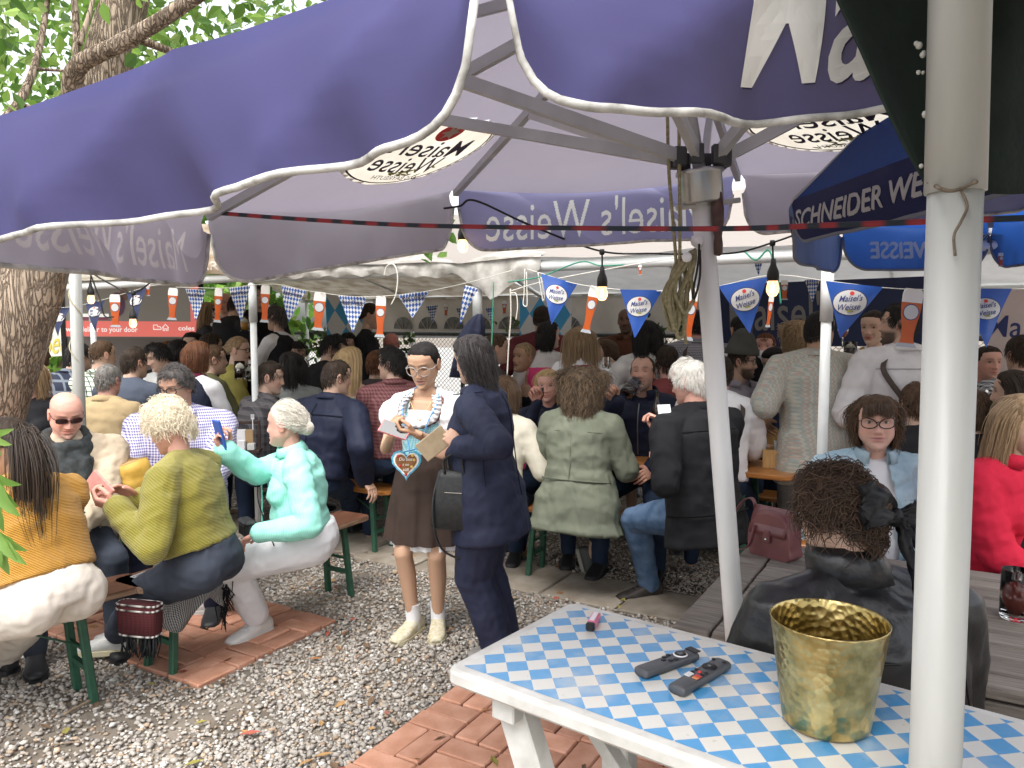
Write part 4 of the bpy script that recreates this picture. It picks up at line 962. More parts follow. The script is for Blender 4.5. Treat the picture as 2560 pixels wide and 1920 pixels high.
def make_hands():
 objs={}
 for p in('relax','hold','flat','grip','point'):
  mb=hand_shape(p);me=bpy.data.meshes.new('h');me.from_pydata(np.concatenate(mb.v).tolist(),[],mb.f);o=link('h',me)
  r=o.modifiers.new('r','REMESH');r.mode='VOXEL';r.voxel_size=.0036
  s=o.modifiers.new('s','SMOOTH');s.factor=.5;s.iterations=2;objs[p]=o
 dg=bpy.context.evaluated_depsgraph_get()
 for p,o in objs.items():
  me=bpy.data.meshes.new_from_object(o.evaluated_get(dg));v,n,f=mesh_arrays(me);_hands[p]=(v,f)
  bpy.data.meshes.remove(me);d=o.data;bpy.data.objects.remove(o);bpy.data.meshes.remove(d)
SKIN=attr_mat('skin',rough=.52,spec=.35,sss=.12,bump=.12,bscale=260)
EYE=attr_mat('eye',rough=.08,spec=.5)
def hair_mat(name,c,c2):
 key='hair '+name
 if key in _mats:return _mats[key]
 m=bpy.data.materials.new(key);t,b=nodes_of(m);L=t.links.new
 hi=t.nodes.new('ShaderNodeHairInfo');rp=t.nodes.new('ShaderNodeMix');rp.data_type='RGBA'
 rp.inputs['A'].default_value=(*c,1);rp.inputs['B'].default_value=(*c2,1)
 L(hi.outputs['Random'],rp.inputs['Factor']);L(rp.outputs['Result'],b.inputs['Base Color'])
 b.inputs['Roughness'].default_value=.45;b.inputs['Specular IOR Level'].default_value=.32
 _mats[key]=m
 mat(key+' base',tuple(x*.8 for x in c),tuple((x+y)/2 for x,y in zip(c,c2)),scale=60,rough=.65,spec=.15,stretch=(1,1,.25),bump=.6,bscale=90)
 return m
HAIRS=dict(black=((.012,.010,.010),(.03,.026,.024)),dark=((.025,.017,.012),(.06,.04,.028)),brown=((.06,.035,.02),(.14,.085,.05)),auburn=((.10,.04,.02),(.2,.085,.04)),blonde=((.42,.28,.13),(.62,.46,.26)),pale=((.60,.52,.38),(.85,.78,.62)),silver=((.50,.47,.40),(.78,.74,.66)),grey=((.12,.11,.10),(.32,.30,.28)),white=((.62,.60,.55),(.85,.83,.78)),mixed=((.036,.025,.018),(.20,.135,.08)),darkbrown=((.028,.017,.011),(.105,.062,.038)),darkgrey=((.018,.015,.014),(.085,.075,.075)),greydark=((.05,.045,.042),(.15,.135,.13)),dirty=((.22,.14,.075),(.45,.32,.19)))
def hair_points(n,style,rng,p):
 """strands (n, k, 3) in the head frame"""
 P,F,_=_headcache
 long_=style in('long','bob','curlybob','lob','ponytail')
 d=rng.normal(size=(n*6,3));d/=np.linalg.norm(d,axis=1)[:,None]
 az=np.arctan2(d[:,0],d[:,1])
 lo=np.interp(np.abs(az),[0,.5,.95,1.25,1.7,2.3,pi],[p.get('hairline',.62),.60,.52,.12,.02,-.35,-.50])
 ok=d[:,2]>lo
 if style=='sides':ok&=(d[:,2]<.30)&(np.abs(az)>1.0)
 if style=='receding':ok&=~((np.abs(np.abs(az)-.6)<.35)&(d[:,2]<.82))
 d=d[ok][:n];n=len(d)
 R=V3(.0755,.093,.1135);c0=V3(0,-.006,0.0)
 ell=lambda q:np.linalg.norm((q-c0)/R,axis=1)
 pos=d*R+c0;az=np.arctan2(d[:,0],d[:,1])
 thick=p.get('thick',.014);L=p.get('len',.1)*rng.uniform(.75,1.1,n);k=p.get('k',9)
 off=thick*rng.uniform(.15,1,n)**.8
 lead=p.get('part',.0)
 sgn=np.where(pos[:,0]-lead+rng.normal(size=n)*.004>=0,1.0,-1.0)
 back=style in('bun','ponytail','slick','topknot')
 target=V3(p.get('bun',(0,-.105,.0)))
 out=[pos.copy()];l=(L/(k-1))[:,None];ph=rng.uniform(0,6.28,(n,3));cur=None
 nrmv=(pos-c0)/R**2;nrmv/=np.linalg.norm(nrmv,axis=1)[:,None]
 swirl=rng.normal(size=(n,3));cl=np.floor(pos*28).astype(int);swirl=np.sin(cl@np.array([[12.9,7.1,3.3],[4.7,15.3,9.1],[8.3,2.9,17.7]]))+.35*swirl
 curl=p.get('curl',0.0);freq=p.get('freq',2.2)
 for i in range(1,k):
  nv=(pos-c0)/R**2;nv/=np.linalg.norm(nv,axis=1)[:,None]+1e-9
  if back:
   C=target-pos;C/=np.linalg.norm(C,axis=1)[:,None]+1e-6
  elif long_:
   up_=np.clip((pos[:,2]-.03)/.08,0,1)
   C=np.stack([sgn*(.9*up_+.05),np.where(pos[:,1]>.03,-.55,-.15)-.25*up_,-(1.0-.75*up_)],1)
  elif style in('curly','afro'):
   C=swirl*.9+nv*p.get('out',.22)+np.stack([0*az,0*az-.25,0*az-.45],1)
  else:
   w=V3(p.get('whorl',(.01,-.06,.11)))
   C=pos-w;C-=nv*np.sum(C*nv,1)[:,None];C/=np.linalg.norm(C,axis=1)[:,None]+1e-6
   C=C+np.stack([0*az+p.get('sweep',0.0),0*az,np.where((np.abs(az)<1.0),p.get('lift',.5),-.25)],1)+nv*p.get('stand',.25)
  tang=C-nv*np.sum(C*nv,1)[:,None]*(0.75 if not style in('curly','afro')else.85)
  inside=ell(pos)<1.35
  dirv=np.where(inside[:,None],tang,C)
  dirv/=np.linalg.norm(dirv,axis=1)[:,None]+1e-9
  if cur is not None:dirv=dirv*.55+cur*.45;dirv/=np.linalg.norm(dirv,axis=1)[:,None]+1e-9
  cur=dirv
  wob=np.stack([np.sin(ph[:,a]+i*freq*(.8+.12*a))for a in range(3)],1)
  step=dirv*l+wob*(curl+p.get('rough',.0006))+rng.normal(size=(n,3))*p.get('frizz',.0008)
  pos=pos+step
  e=ell(pos);need=1+off/.09*min(1,.3+i/(k-1))
  fix=e<need
  pos=np.where(fix[:,None],c0+(pos-c0)*(need/np.maximum(e,1e-6))[:,None],pos)
  if style in('curly','afro'):
   e=ell(pos);mx_=1+(off*1.25+.006)/.09;pos=np.where((e>mx_)[:,None],c0+(pos-c0)*(mx_/np.maximum(e,1e-6))[:,None],pos)
  if long_:
   low=pos[:,2]<-.06
   rr=np.hypot(pos[:,0],pos[:,1]+.02);m_=low&(rr<.068)
   pos[m_,0]*=(.068/np.maximum(rr[m_],1e-4));pos[m_,1]=(pos[m_,1]+.02)*(.068/np.maximum(rr[m_],1e-4))-.02
   if not p.get('face',False):
    face=(pos[:,1]>.035)&(np.abs(pos[:,0])<.075)&(pos[:,2]<.055)
    pos[face,1]=.035;pos[face,0]=np.sign(pos[face,0]+1e-6)*np.maximum(np.abs(pos[face,0]),.07)
   sh=pos[:,2]<-.165
   if p.get('behind',True):
    q=sh&(pos[:,1]>-.075);pos[q,1]=pos[q,1]*.3-.075*.7
  out.append(pos.copy())
 return np.stack(out,1)
def fringe_points(n,rng,p):
 x=rng.uniform(-.055,.055,n);k=7;out=[]
 L=p.get('fringe',.06)*rng.uniform(.8,1.1,n)
 pos=np.stack([x*.9,.045-np.abs(x)*.25+rng.normal(size=n)*.006,np.full(n,.105)-np.abs(x)*.25],1)
 R=V3(.0755,.093,.1135);c0=V3(0,-.006,0)
 for i in range(k):
  t=i/(k-1)
  q=pos+np.stack([x*.25*t,.055*np.sin(t*1.5)+0*x,-(L+.03)*t**1.3],1)+rng.normal(size=(n,3))*.0012
  e=np.linalg.norm((q-c0)/R,axis=1);need=1.06
  q=np.where((e<need)[:,None],c0+(q-c0)*(need/e)[:,None],q);out.append(q)
 return np.stack(out,1)
def add_strands(name,pts,radius,material,parent):
 n,k,_=pts.shape
 hc=bpy.data.hair_curves.new(name)
 hc.add_curves([k]*n)
 hc.attributes['position'].data.foreach_set('vector',pts.astype(np.float32).ravel())
 r=hc.attributes.get('radius')or hc.attributes.new('radius','FLOAT','POINT')
 prof=np.interp(np.linspace(0,1,k),[0,.6,1],[1,.9,.25])*radius
 r.data.foreach_set('value',np.tile(prof,n).astype(np.float32))
 hc.materials.append(material)
 o=link(name,hc,parent);o['kind']='stuff'
 return o
_headcache=head_grid(40,34)
BUILDS=dict(f=dict(sh=.170,w=[(-.16,.150,.105),(-.02,.180,.125),(.16,.150,.108),(.34,.134,.098),(.56,.146,.108),(.76,.150,.105),(.92,.118,.080),(1.0,.060,.058),(1.06,.05,.05)],arm=.9,neck=.050),m=dict(sh=.198,w=[(-.16,.145,.110),(-.02,.172,.122),(.16,.160,.115),(.34,.158,.115),(.56,.172,.122),(.76,.182,.120),(.92,.138,.088),(1.0,.068,.062),(1.06,.055,.055)],arm=1.05,neck=.060))
def person(label,head,d=None,s=1.0,sex='f',yaw=180,lean=8,side=0,twist=0,hyaw=None,hp=0,hroll=0,sit=True,R=None,L=None,hands=('relax','relax'),Rdir=None,Ldir=None,Rn=None,Ln=None,feet=None,knee=.12,legs=True,belly=0.0,bust=.0,wide=1.0,skin=(.56,.36,.26),hair=None,hair_col='brown',hair_p=None,top=None,bottom=None,shoes=None,glasses=None,brow=None,face=None,beard=0.0,looking='open',lod=1,group=None,extras=(),neckfwd=.0,sleeve=1.0,lips=None,stretch=1.0,bigger=1.0,floor=0.0):
 B=BUILDS[sex];a=radians(yaw);rng=np.random.default_rng(abs(hash(label))%99991 if False else sum(ord(c)*(i+3)for i,c in enumerate(label)))
 fwd,right=V3(sin(a),cos(a),0),V3(cos(a),-sin(a),0)
 H=at(head[0],head[1],d)if len(head)==2 else V3(head)
 if not sit:s=(H[2]-floor)/(1.585-.45*(1-cos(radians(lean))))
 ln,sd=radians(lean),radians(side)
 up=nrm(UP*cos(ln)+fwd*sin(ln)+right*sin(sd));tf=nrm(fwd*cos(ln)-UP*sin(ln))
 tw=radians(twist);tr=nrm(right*cos(tw)+tf*sin(tw));tf2=nrm(tf*cos(tw)-right*sin(tw))
 ha=radians(yaw+(hyaw if hyaw is not None else 0));hf0,hr0=V3(sin(ha),cos(ha),0),V3(cos(ha),-sin(ha),0)
 q=radians(hp);hf=hf0*cos(q)-UP*sin(q);hu=UP*cos(q)+hf0*sin(q)
 ro=radians(hroll);hr=hr0*cos(ro)-hu*sin(ro);hu=hu*cos(ro)+hr0*sin(ro)
 HM=np.stack([hr,hf,hu],1)*s*bigger
 neckv=nrm(up*.75+UP*.25+hf*.22+fwd*neckfwd)*.160*s-hf*.006
 NB=H-neckv
 T=.50*s*stretch
 PEL=NB-up*T
 if not sit:T=(NB[2]-floor-.928*s)/up[2];PEL=NB-up*T
 root=thing('person',label,'person',(PEL[0],PEL[1],floor),0,group)
 off=np.array(root.location)
# ---- limbs
 shR,shL=NB-up*.068*s+tr*B['sh']*s*wide-tf2*.005,NB-up*.068*s-tr*B['sh']*s*wide-tf2*.005
 ua,fa=.29*s,.255*s
 def tgt(w,sign):
  if w is None:w=(.24*1,.03,-.56)if not sit else(.13,.33,-.40)
  if isinstance(w,tuple)and len(w)==4:return at(*w[:3])
  w=V3(w);return NB+(right*(w[0]*sign)+fwd*w[1]+UP*w[2])*s
 def ik(p,t,l1,l2,hint):
  v=t-p;L_=np.linalg.norm(v);L_=min(L_,(l1+l2)*.985);dv=nrm(v);x=(l1*l1-l2*l2+L_*L_)/(2*L_)
  h=sqrt(max(l1*l1-x*x,1e-6));hv=hint-dv*np.dot(hint,dv)
  return p+dv*x+nrm(hv)*h,p+dv*L_
 WR,WL=tgt(R,1),tgt(L,-1)
 elR,WR=ik(shR,WR,ua,fa,-UP*.9+right*.45-fwd*.35);elL,WL=ik(shL,WL,ua,fa,-UP*.9-right*.45-fwd*.35)
 hipR,hipL=PEL+right*.085*s-UP*.02,PEL-right*.085*s-UP*.02
 th,sh_=.43*s,.42*s
 if sit:
  kR=hipR+(fwd*.415+right*knee*.8)*s-UP*.03*s;kL=hipL+(fwd*.415-right*knee*.8)*s-UP*.03*s
  aR=V3(kR[0],kR[1],.09)-fwd*.04;aL=V3(kL[0],kL[1],.09)-fwd*.06
 else:
  aR=V3(*(PEL+right*.09*s+fwd*.03)[:2],floor+.085);aL=V3(*(PEL-right*.09*s+fwd*.06)[:2],floor+.085)
 ft=[fwd,fwd]
 if feet:
  if feet[0]is not None:aR=V3(feet[0][:3])
  if feet[1]is not None:aL=V3(feet[1][:3])
  if len(feet)>2:ft=[V3(x)for x in feet[2]]
 khint=fwd+UP*(.6 if sit else 0)
 kR,aR=ik(hipR,aR,th,sh_,khint+right*knee*1.5);kL,aL=ik(hipL,aL,th,sh_,khint-right*knee*1.5)
 vox={0:.0095,1:.0125,2:.016}[lod]
 def torso(m,inf=0.0,t0=-.3,t1=2,flare=0.0,hem=0.0):
  Rg=[]
  if hem:
   for q in(1.0,.5):
    wq,dq=B['w'][0][1]+.028+.02*q,B['w'][0][2]+.022+.012*q
    Rg.append(ring(PEL+up*T*-.16-(UP*.7+up*.3)*hem*q,right*(wq*s*wide+inf+flare*q),tf*(dq*s*(.5+.5*wide)+inf+belly*.5+flare*q*(1.6 if sit else 1)),20,2.25,tf*(dq*s*(.5+.5*wide)+inf+flare*q*.6)))
  for(t,w,dp)in B['w']:
   if t<t0 or t>t1:continue
   k=np.clip(t,0,1);tr_=nrm(right*(1-k)+tr*k);tf_=nrm(tf*(1-k)+tf2*k)
   bl=belly*math.exp(-((t-.22)/.24)**2);fl=flare*max(0,.35-t)
   i2=inf if t<.95 else inf*.6
   Rg.append(ring(PEL+up*T*t+tf_*bl*.45,tr_*(w*s*wide+i2+bl*.55+fl),tf_*(dp*s*(.5+.5*wide)+i2+bl*.6+fl),20,2.25,-tf_*-1*(dp*s*(.5+.5*wide)+i2+fl*.8)*1.0))
  m.loft([np.asarray(r)for r in Rg])
  if bust and t1>.8:
   for sg in(-1,1):
    m.ball(NB-up*.185*s+tf2*(.058+.3*bust)*s+tr*sg*.068*s*wide,(.058*s+inf+bust*.35)*1.0,12,8)
 def limb(m,pts,rad,n=12):
  for(p0,r0),(p1,r1)in zip(zip(pts[:-1],rad[:-1]),zip(pts[1:],rad[1:])):
   dv=p1-p0
   A_,B_=frame_of(dv);tt=[0,.33,.66,1]
   m.loft([ring(p0+dv*x,A_*(r0+(r1-r0)*x),-B_*(r0+(r1-r0)*x),n)for x in tt])
   m.ball(p0,r0,n,7);m.ball(p1,r1,n,7)
 ak=B['arm']*s*(.6+.4*wide)
 def arms(m,inf,frac):
  for S_,E_,W_ in((shR,elR,WR),(shL,elL,WL)):
   limb(m,[NB+up*.004*s-tf2*.008*s,NB*.55+S_*.45-up*.002,S_],[.046*ak+inf*.5,.050*ak+inf*.75,.053*ak+inf*.9])
   if frac>.55:
    e=E_+(W_-E_)*(frac-.5)*2*.97
    limb(m,[S_,S_*.5+E_*.5,E_],[.054*ak+inf,.049*ak+inf*1.1,.042*ak+inf*1.15])
    limb(m,[E_,e],[.042*ak+inf*1.15,.032*ak+inf*.95+.006*(1-frac)])
   else:
    limb(m,[S_,S_+(E_-S_)*frac*2],[.055*ak+inf,.052*ak+inf*1.3])
 lk=s*(.7+.3*wide)
 def legs_(m,inf,frac=1.0):
  for h_,k_,a_ in((hipR,kR,aR),(hipL,kL,aL)):
   m.ball(h_-fwd*.02*(1 if sit else.3),.092*lk+inf*.8,12,8)
   limb(m,[h_,k_],[.092*lk+inf,.060*lk+inf])
   if frac>.55:
    c=k_+(a_-k_)*.35-nrm(np.cross(np.cross(a_-k_,fwd),a_-k_))*.012
    e=k_+(a_-k_)*(frac-.5)*2
    limb(m,[k_,c,e],[.058*lk+inf,.054*lk+inf*1.1,(.040*lk+inf*1.2)])
# ---- body: one continuous skin figure
 bm=MB();torso(bm,-.006,0,.95);limb(bm,[NB-up*.01,H-hf*.018*s-hu*.05*s],[B['neck']*s*1.0,B['neck']*s*.98])
 m_=(WR-elR)*.98;limb(bm,[shR,elR],[.050*ak,.040*ak]);limb(bm,[elR,WR],[.039*ak,.027*ak])
 limb(bm,[shL,elL],[.050*ak,.040*ak]);limb(bm,[elL,WL],[.039*ak,.027*ak])
 for S_ in(shR,shL):limb(bm,[NB+up*.010*s-tf2*.004,NB*.6+S_*.4+up*.006,S_],[.034*ak,.040*ak,.045*ak])
 if legs:
  for h_,k_,a_,f_ in((hipR,kR,aR,ft[0]),(hipL,kL,aL,ft[1])):
   limb(bm,[h_,k_],[.088*lk,.055*lk]);c=k_+(a_-k_)*.32-fwd*.012;limb(bm,[k_,c,a_],[.052*lk,.053*lk,.033*lk])
   limb(bm,[a_-UP*.042,a_-UP*.062*s+nrm(f_)*.11*s],[.026*s,.018*s])
 fk=dict(jaw=.94 if sex=='f' else 1.06,full=.3,nose=.9 if sex=='f' else 1.1,smile=0,mouth_open=0);fk.update(face or{})
 nu,nv={0:(92,84),1:(56,50),2:(40,36)}[lod]
 HP,HF,masks=head_grid(nu,nv,fk['jaw'],fk['full'],fk['nose'],fk['smile'],fk['mouth_open'])
 skin=V3(skin);lipc=V3(lips)if lips is not None else skin*[1.0,.62,.62]
 browc=V3(HAIRS[brow or(hair_col if hair else 'dark')][0])*.8
 col=np.repeat(skin[None],len(HP),0)
 col=col*(1-.30*masks['red'][:,None])+skin*[1.12,.70,.64]*(.30*masks['red'][:,None])
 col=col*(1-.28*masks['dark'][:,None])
 k_=.85*masks['lip'][:,None];col=col*(1-k_)+lipc*k_
 k_=np.clip(.85*masks['line'][:,None],0,1);col=col*(1-k_)+skin*.14*k_
 if beard:
  x,y,z=HP.T;bmk=np.clip((-.028-z)/.02,0,1)*np.clip((y+.005)/.02,0,1)*(1-.8*masks['lip']);bmk*=beard
  col=col*(1-bmk[:,None])+browc*bmk[:,None]
 if lod>0 or True:
  x,y,z=HP.T;e=np.exp(-((np.abs(x)-.031)/.019)**4)*np.exp(-((z-.0335+.15*(np.abs(x)-.03)**2/.02)/.0036)**2)*(y>0)*.72
  col=col*(1-e[:,None])+browc*e[:,None]
 if hair in('stubble','sides','receding')or hair is None:
  x,y,z=HP.T;e=np.clip((z-.02+y*.55)/.03,0,1)*(y<.06)*(.25 if hair is None else.1);e*=(z<.1)
  col=col*(1-e[:,None]*.4)
 if lod<2:nz_=wnoise(HP,75,5);col=col*(1+.05*nz_[:,None])*(1+np.outer(wnoise(HP,38,9),[.03,-.03,-.04]))
 hb=MB();hb.add(HP,HF,0,True,None,col)
 ev,ef=ears();hb.add(ev,ef,0,True,None,np.repeat((skin*[1.02,.86,.84])[None],len(ev),0))
 for sg in(-1,1):
  cx,cz=sg*.0315,.0105;cy=float(face_y(abs(cx),cz)[0])-.0155
  if lod==2 and looking=='down':
   pass
  else:
   n1,n2=(16,12)if lod==0 else(10,8)
   eb=MB();eb.ball((0,0,0),.0122,n1,n2);ev_=np.concatenate(eb.v)
   g=V3(0,1,0)if looking!='down' else nrm(V3(0,.8,-.6))
   dd=ev_@g/.0122;hor=np.abs(ev_[:,2])/.0122
   ec=np.where(dd[:,None]>.93,[.01,.01,.01],np.where(dd[:,None]>.80,V3(fk.get('iris',(.10,.07,.045))),[.62,.60,.58]))
   lidline=(.30 if looking=='open' else-.42)
   lid=(ev_[:,2]/.0122>lidline+.0)|(ev_[:,2]/.0122<-.42)
   edge=np.abs(ev_[:,2]/.0122-lidline)<(.13 if lod==0 else.2)
   ec=np.where(lid[:,None],skin*[.92,.80,.76],ec);ec=np.where(edge[:,None],[.03,.02,.018],ec)
   hb.add(ev_+[cx,cy,cz],eb.f,1 if looking=='open' else 0,True,None,ec)
  if lod<2:
   xs=np.linspace(-.0165,.0165,9);lz=cz+(.0042 if looking=='open' else-.0055)*(1-(xs/.0165)**2)*1.15-.0005*sg*xs/.01
   ly=face_y(np.abs(cx+xs),np.full(9,cz))-.0042
   hb.tube(np.stack([cx+xs,ly,lz],1),np.interp(np.abs(xs),[0,.0165],[.0016,.0008]),5,0,col=skin*.22 if sex=='f' else skin*.4)
 for i in range(len(hb.v)):hb.v[i]=hb.v[i]@HM.T+H
 hands_=MB()
 for(W_,E_,pose,dv,nvec,sg)in((WR,elR,hands[0],Rdir,Rn,1),(WL,elL,hands[1],Ldir,Ln,-1)):
  hv,hfc=_hands[pose];f_=nrm(W_-E_)if dv is None else nrm(right*dv[0]*sg+fwd*dv[1]+UP*dv[2])
  pn=(V3(right)*(-.8*sg)-UP*.5 if nvec is None else right*nvec[0]*sg+fwd*nvec[1]+UP*nvec[2])
  zc=-nrm(pn-f_*np.dot(pn,f_));xc=np.cross(f_,zc)
  Mh=np.stack([xc,f_,zc],1)*s*.97
  v=hv.copy()
  if sg<0:v[:,0]*=-1;hfc=[q[::-1]for q in hfc]
  hands_.add(v@Mh.T+W_,hfc,0,True,None,np.repeat((skin*[1.0,.93,.90])[None],len(v),0))
 def post_body(v,n,f,hb=hb,hands_=hands_):
  mb=MB();mb.add(v,f,0,True,None,np.repeat(skin[None],len(v),0))
  for src in(hb,hands_):
   mb.add(np.concatenate(src.v)-off,src.f,0,True,None,np.concatenate(src.col));mb.mi[-len(src.f):]=src.mi
  return mb
 def shift(m):
  m.v=[v-off for v in m.v];return m
 remesh_job(shift(bm),'body',vox*.95,2,root,post_body,[SKIN,EYE])
 def rp(t,ang,o_=.02):
  ww,dd_=np.interp(t,[q[0]for q in B['w']],[q[1]for q in B['w']]),np.interp(t,[q[0]for q in B['w']],[q[2]for q in B['w']]);bl=belly*math.exp(-((t-.22)/.24)**2)
  x,y=sin(radians(ang)),cos(radians(ang));k=np.clip(t,0,1);tr_=nrm(right*(1-k)+tr*k);tf_=nrm(tf*(1-k)+tf2*k);e=2/2.25
  return PEL+up*T*t+tr_*np.sign(x)*abs(x)**e*(ww*s*wide+bl*.55+o_)+tf_*(np.sign(y)*abs(y)**e*(dd_*s*(.5+.5*wide)+(bl*1.05 if y>0 else 0)+o_))
 info=dict(rp=rp,root=root,H=H,NB=NB,PEL=PEL,WR=WR,WL=WL,elR=elR,elL=elL,shR=shR,shL=shL,up=up,fwd=fwd,right=right,tf=tf2,tr=tr,tf0=tf,HM=HM,s=s,aR=aR,aL=aL,kR=kR,kL=kL,off=off,T=T,hipR=hipR,hipL=hipL)
# ---- clothes
 def fold(amp,k=9.0,seed=0):
  def post(v,n,f):
   if amp==0:return None
   w=v+off
   nz=wnoise(np.c_[w@right*1.0,w@fwd,w[:,2]*1.5],k,seed);nz2=1-2*np.abs(wnoise(np.c_[w@right,w@fwd,w[:,2]*.9]+3.1,k*1.3,seed+5))
   mb=MB();mb.add(v+n*(amp*(nz*.6+nz2*.55))[:,None],f,0,True);return mb
  return post
 tops=[]if top is None else(top if isinstance(top,list)else[top])
 for j,tp in enumerate(tops):
  m=MB();inf=tp.get('inf',.012)
  t0=tp.get('t0',-.12)
  torso(m,inf,-.10 if tp.get('hem')else t0,tp.get('t1',1.0),tp.get('flare',0),tp.get('hem',0))
  if tp.get('sleeve',sleeve)>0:arms(m,inf*.9,tp.get('sleeve',sleeve))
  else:
   for S_ in(shR,shL):limb(m,[NB*.62+S_*.38+up*.004,NB*.45+S_*.55-up*.05*s],[.040*ak+inf*.8,.046*ak+inf])
  if tp.get('puff'):
   for S_,E_ in((shR,elR),(shL,elL)):m.ball(S_*.72+E_*.28,.082*s*tp['puff'],14,9)
  cut=tp.get('cut');amp=tp.get('fold',.005 if lod<2 else.004)
  def post(v,n,f,cut=cut,amp=amp,jj=j,tp=tp):
   w=v+off
   nz=wnoise(np.c_[w@right,w@fwd,w[:,2]*1.4],tp.get('fk',10.0),jj+2);nz2=1-2*np.abs(wnoise(np.c_[w@right,w@fwd,w[:,2]*.9]+3.1,tp.get('fk',10.0)*1.4,jj+7))
   nz3=1-2*np.abs(wnoise(np.c_[w@right,w@fwd,w[:,2]*1.6]+1.7,tp.get('fk',10.0)*2.7,jj+11));v2=v+n*(amp*(nz*.5+nz2*.55+nz3*.38))[:,None]
   mb=MB()
   if cut is not None:
    lx,ly,lz=(w-NB)@tr/s,(w-NB)@tf2/s,(w-NB)@up/s
    kill=cut(lx,ly,lz);f=[q for q in f if not all(kill[i]for i in q)]
   mb.add(v2,f,0,True);return mb
  o=remesh_job(shift(m),tp.get('name','shirt'),vox*tp.get('vk',1.0),tp.get('smooth',3),root,post,[tp['mat']])
  if cut is not None:info.setdefault('solid',[]).append(o)
  if tp.get('collar'):
   cm=tp.get('collar_mat',tp['mat']);c=MB();n_=17;th_=np.linspace(radians(28),radians(332),n_);rows=[]
   hgt=tp['collar']
   for kk,(rr,hh)in enumerate([(.070,-.022),(.068,.012),(.066,hgt*.9),(.070,hgt),(.080,hgt*.72),(.092,-.006+hgt*.1)]if tp.get('turn',True)else[(.074,-.028),(.071,.012),(.070,hgt*.8),(.072,hgt),(.079,hgt*.8),(.083,-.02)]):
    rr=rr*(B['neck']/.052)**.7+inf*.35
    rows.append(np.array([NB+(tf2*cos(x)*rr*.92+tr*sin(x)*rr)*s+neckv/np.linalg.norm(neckv)*(hh-.010*cos(x)+.004)*s+tf2*.012*s for x in th_]))
   c.grid(np.array(rows),smooth=True);co=c.build('collar',cm,root)
   sm=co.modifiers.new('t','SOLIDIFY');sm.thickness=.0035;sm.offset=0
 if bottom is not None and legs:
  m=MB();inf=bottom.get('inf',.010)
  m.loft([ring(PEL+up*t*T,right*(w*.93*s*wide+inf*.7),tf*(dp*.93*s*(.5+.5*wide)+inf*.6+belly*.3),18,2.3)for t,w,dp in B['w'][:3]]);legs_(m,inf,bottom.get('len',1.0))
  remesh_job(shift(m),bottom.get('name','trousers'),vox,3,root,fold(bottom.get('fold',.005),11,3),[bottom['mat']])
 if shoes is not None and legs:
  for nm_,a_,f_,k_ in(('shoe',aR,ft[0],kR),('shoe',aL,ft[1],kL)):
   shoe(root,a_,f_,s,shoes,k_)
# ---- hair
 if hair not in(None,'stubble'):
  hp_=dict(HAIRSTYLES[hair]);hp_.update(hair_p or{});hm=hair_mat(hair_col,*HAIRS[hair_col]);hbm=_mats['hair '+hair_col+' base']
  x,y,z=_headcache[0].T;R_=V3(.0755,.093,.1135);dd_=(_headcache[0]-[0,-.006,0])/R_;dd_/=np.linalg.norm(dd_,axis=1)[:,None]
  az=np.abs(np.arctan2(dd_[:,0],dd_[:,1]));lo=np.interp(az,[0,.5,.95,1.25,1.7,2.3,pi],[hp_.get('hairline',.62),.60,.52,.12,.02,-.35,-.50])
  msk=np.clip((dd_[:,2]-lo+.04)/.10,0,1)
  if hair=='sides':msk*=np.clip((.34-dd_[:,2])/.1,0,1)*(az>.9)
  if hair=='receding':msk*=1-np.clip(1.2-np.abs(az-.6)/.3,0,1)*(dd_[:,2]<.84)
  r_=hp_.get('shell',.004)*msk-.009*(1-msk);ctr=V3(0,-.006,0)
  sv=_headcache[0]+dd_*r_[:,None]
  hbuild=MB();hbuild.add(sv@HM.T+H,[q for q in _headcache[1]if max(msk[i]for i in q)>.02],0,True)
  if hp_.get('bunr'):
   bp_=V3(hp_['bun']);hbuild.ball(bp_@HM.T+H,hp_['bunr']*s,14,10)
  ho=hbuild.build('hair',hbm,root)
  n_=int(hp_.get('n',1500)*{0:1.6,1:.75,2:.4}[lod])
  pts=hair_points(n_,hair,rng,hp_)
  if hp_.get('over'):pts=hair_points(int(n_*hp_.get('overn',.35)),hp_['over'][0],rng,{**HAIRSTYLES[hp_['over'][0]],**hp_['over'][1]});add_strands('loose_curls',pts@HM.T+H-off,hp_.get('r',.0011)*{0:1.0,1:1.25,2:1.6}[lod],hm,ho)
  add_strands('strands',pts@HM.T+H-off,hp_.get('r',.0011)*{0:1.0,1:1.25,2:1.6}[lod],hm,ho)
  if hp_.get('fringe'):
   add_strands('fringe',fringe_points(int(320*{0:1,1:.6,2:.35}[lod]),rng,hp_)@HM.T+H-off,.0013*{0:1,1:1.2,2:1.5}[lod],hm,ho)
  if hp_.get('bunr')and hair in('bun','topknot'):
   k2=10;nb=int(260*{0:1.4,1:.8,2:.5}[lod]);u=rng.normal(size=(nb,3));u/=np.linalg.norm(u,axis=1)[:,None];w_=np.cross(u,rng.normal(size=(nb,3)));w_/=np.linalg.norm(w_,axis=1)[:,None]
   tt=np.linspace(0,hp_.get('wrap',2.6),k2)[None,:,None];rb=hp_['bunr']*rng.uniform(.98,1.14,(nb,1,1))
   bp=V3(hp_['bun'])+(u[:,None]*np.cos(tt)+w_[:,None]*np.sin(tt))*rb
   add_strands('strands',bp@HM.T+H-off,hp_.get('r',.0011)*{0:1.0,1:1.3,2:1.7}[lod],hm,ho)
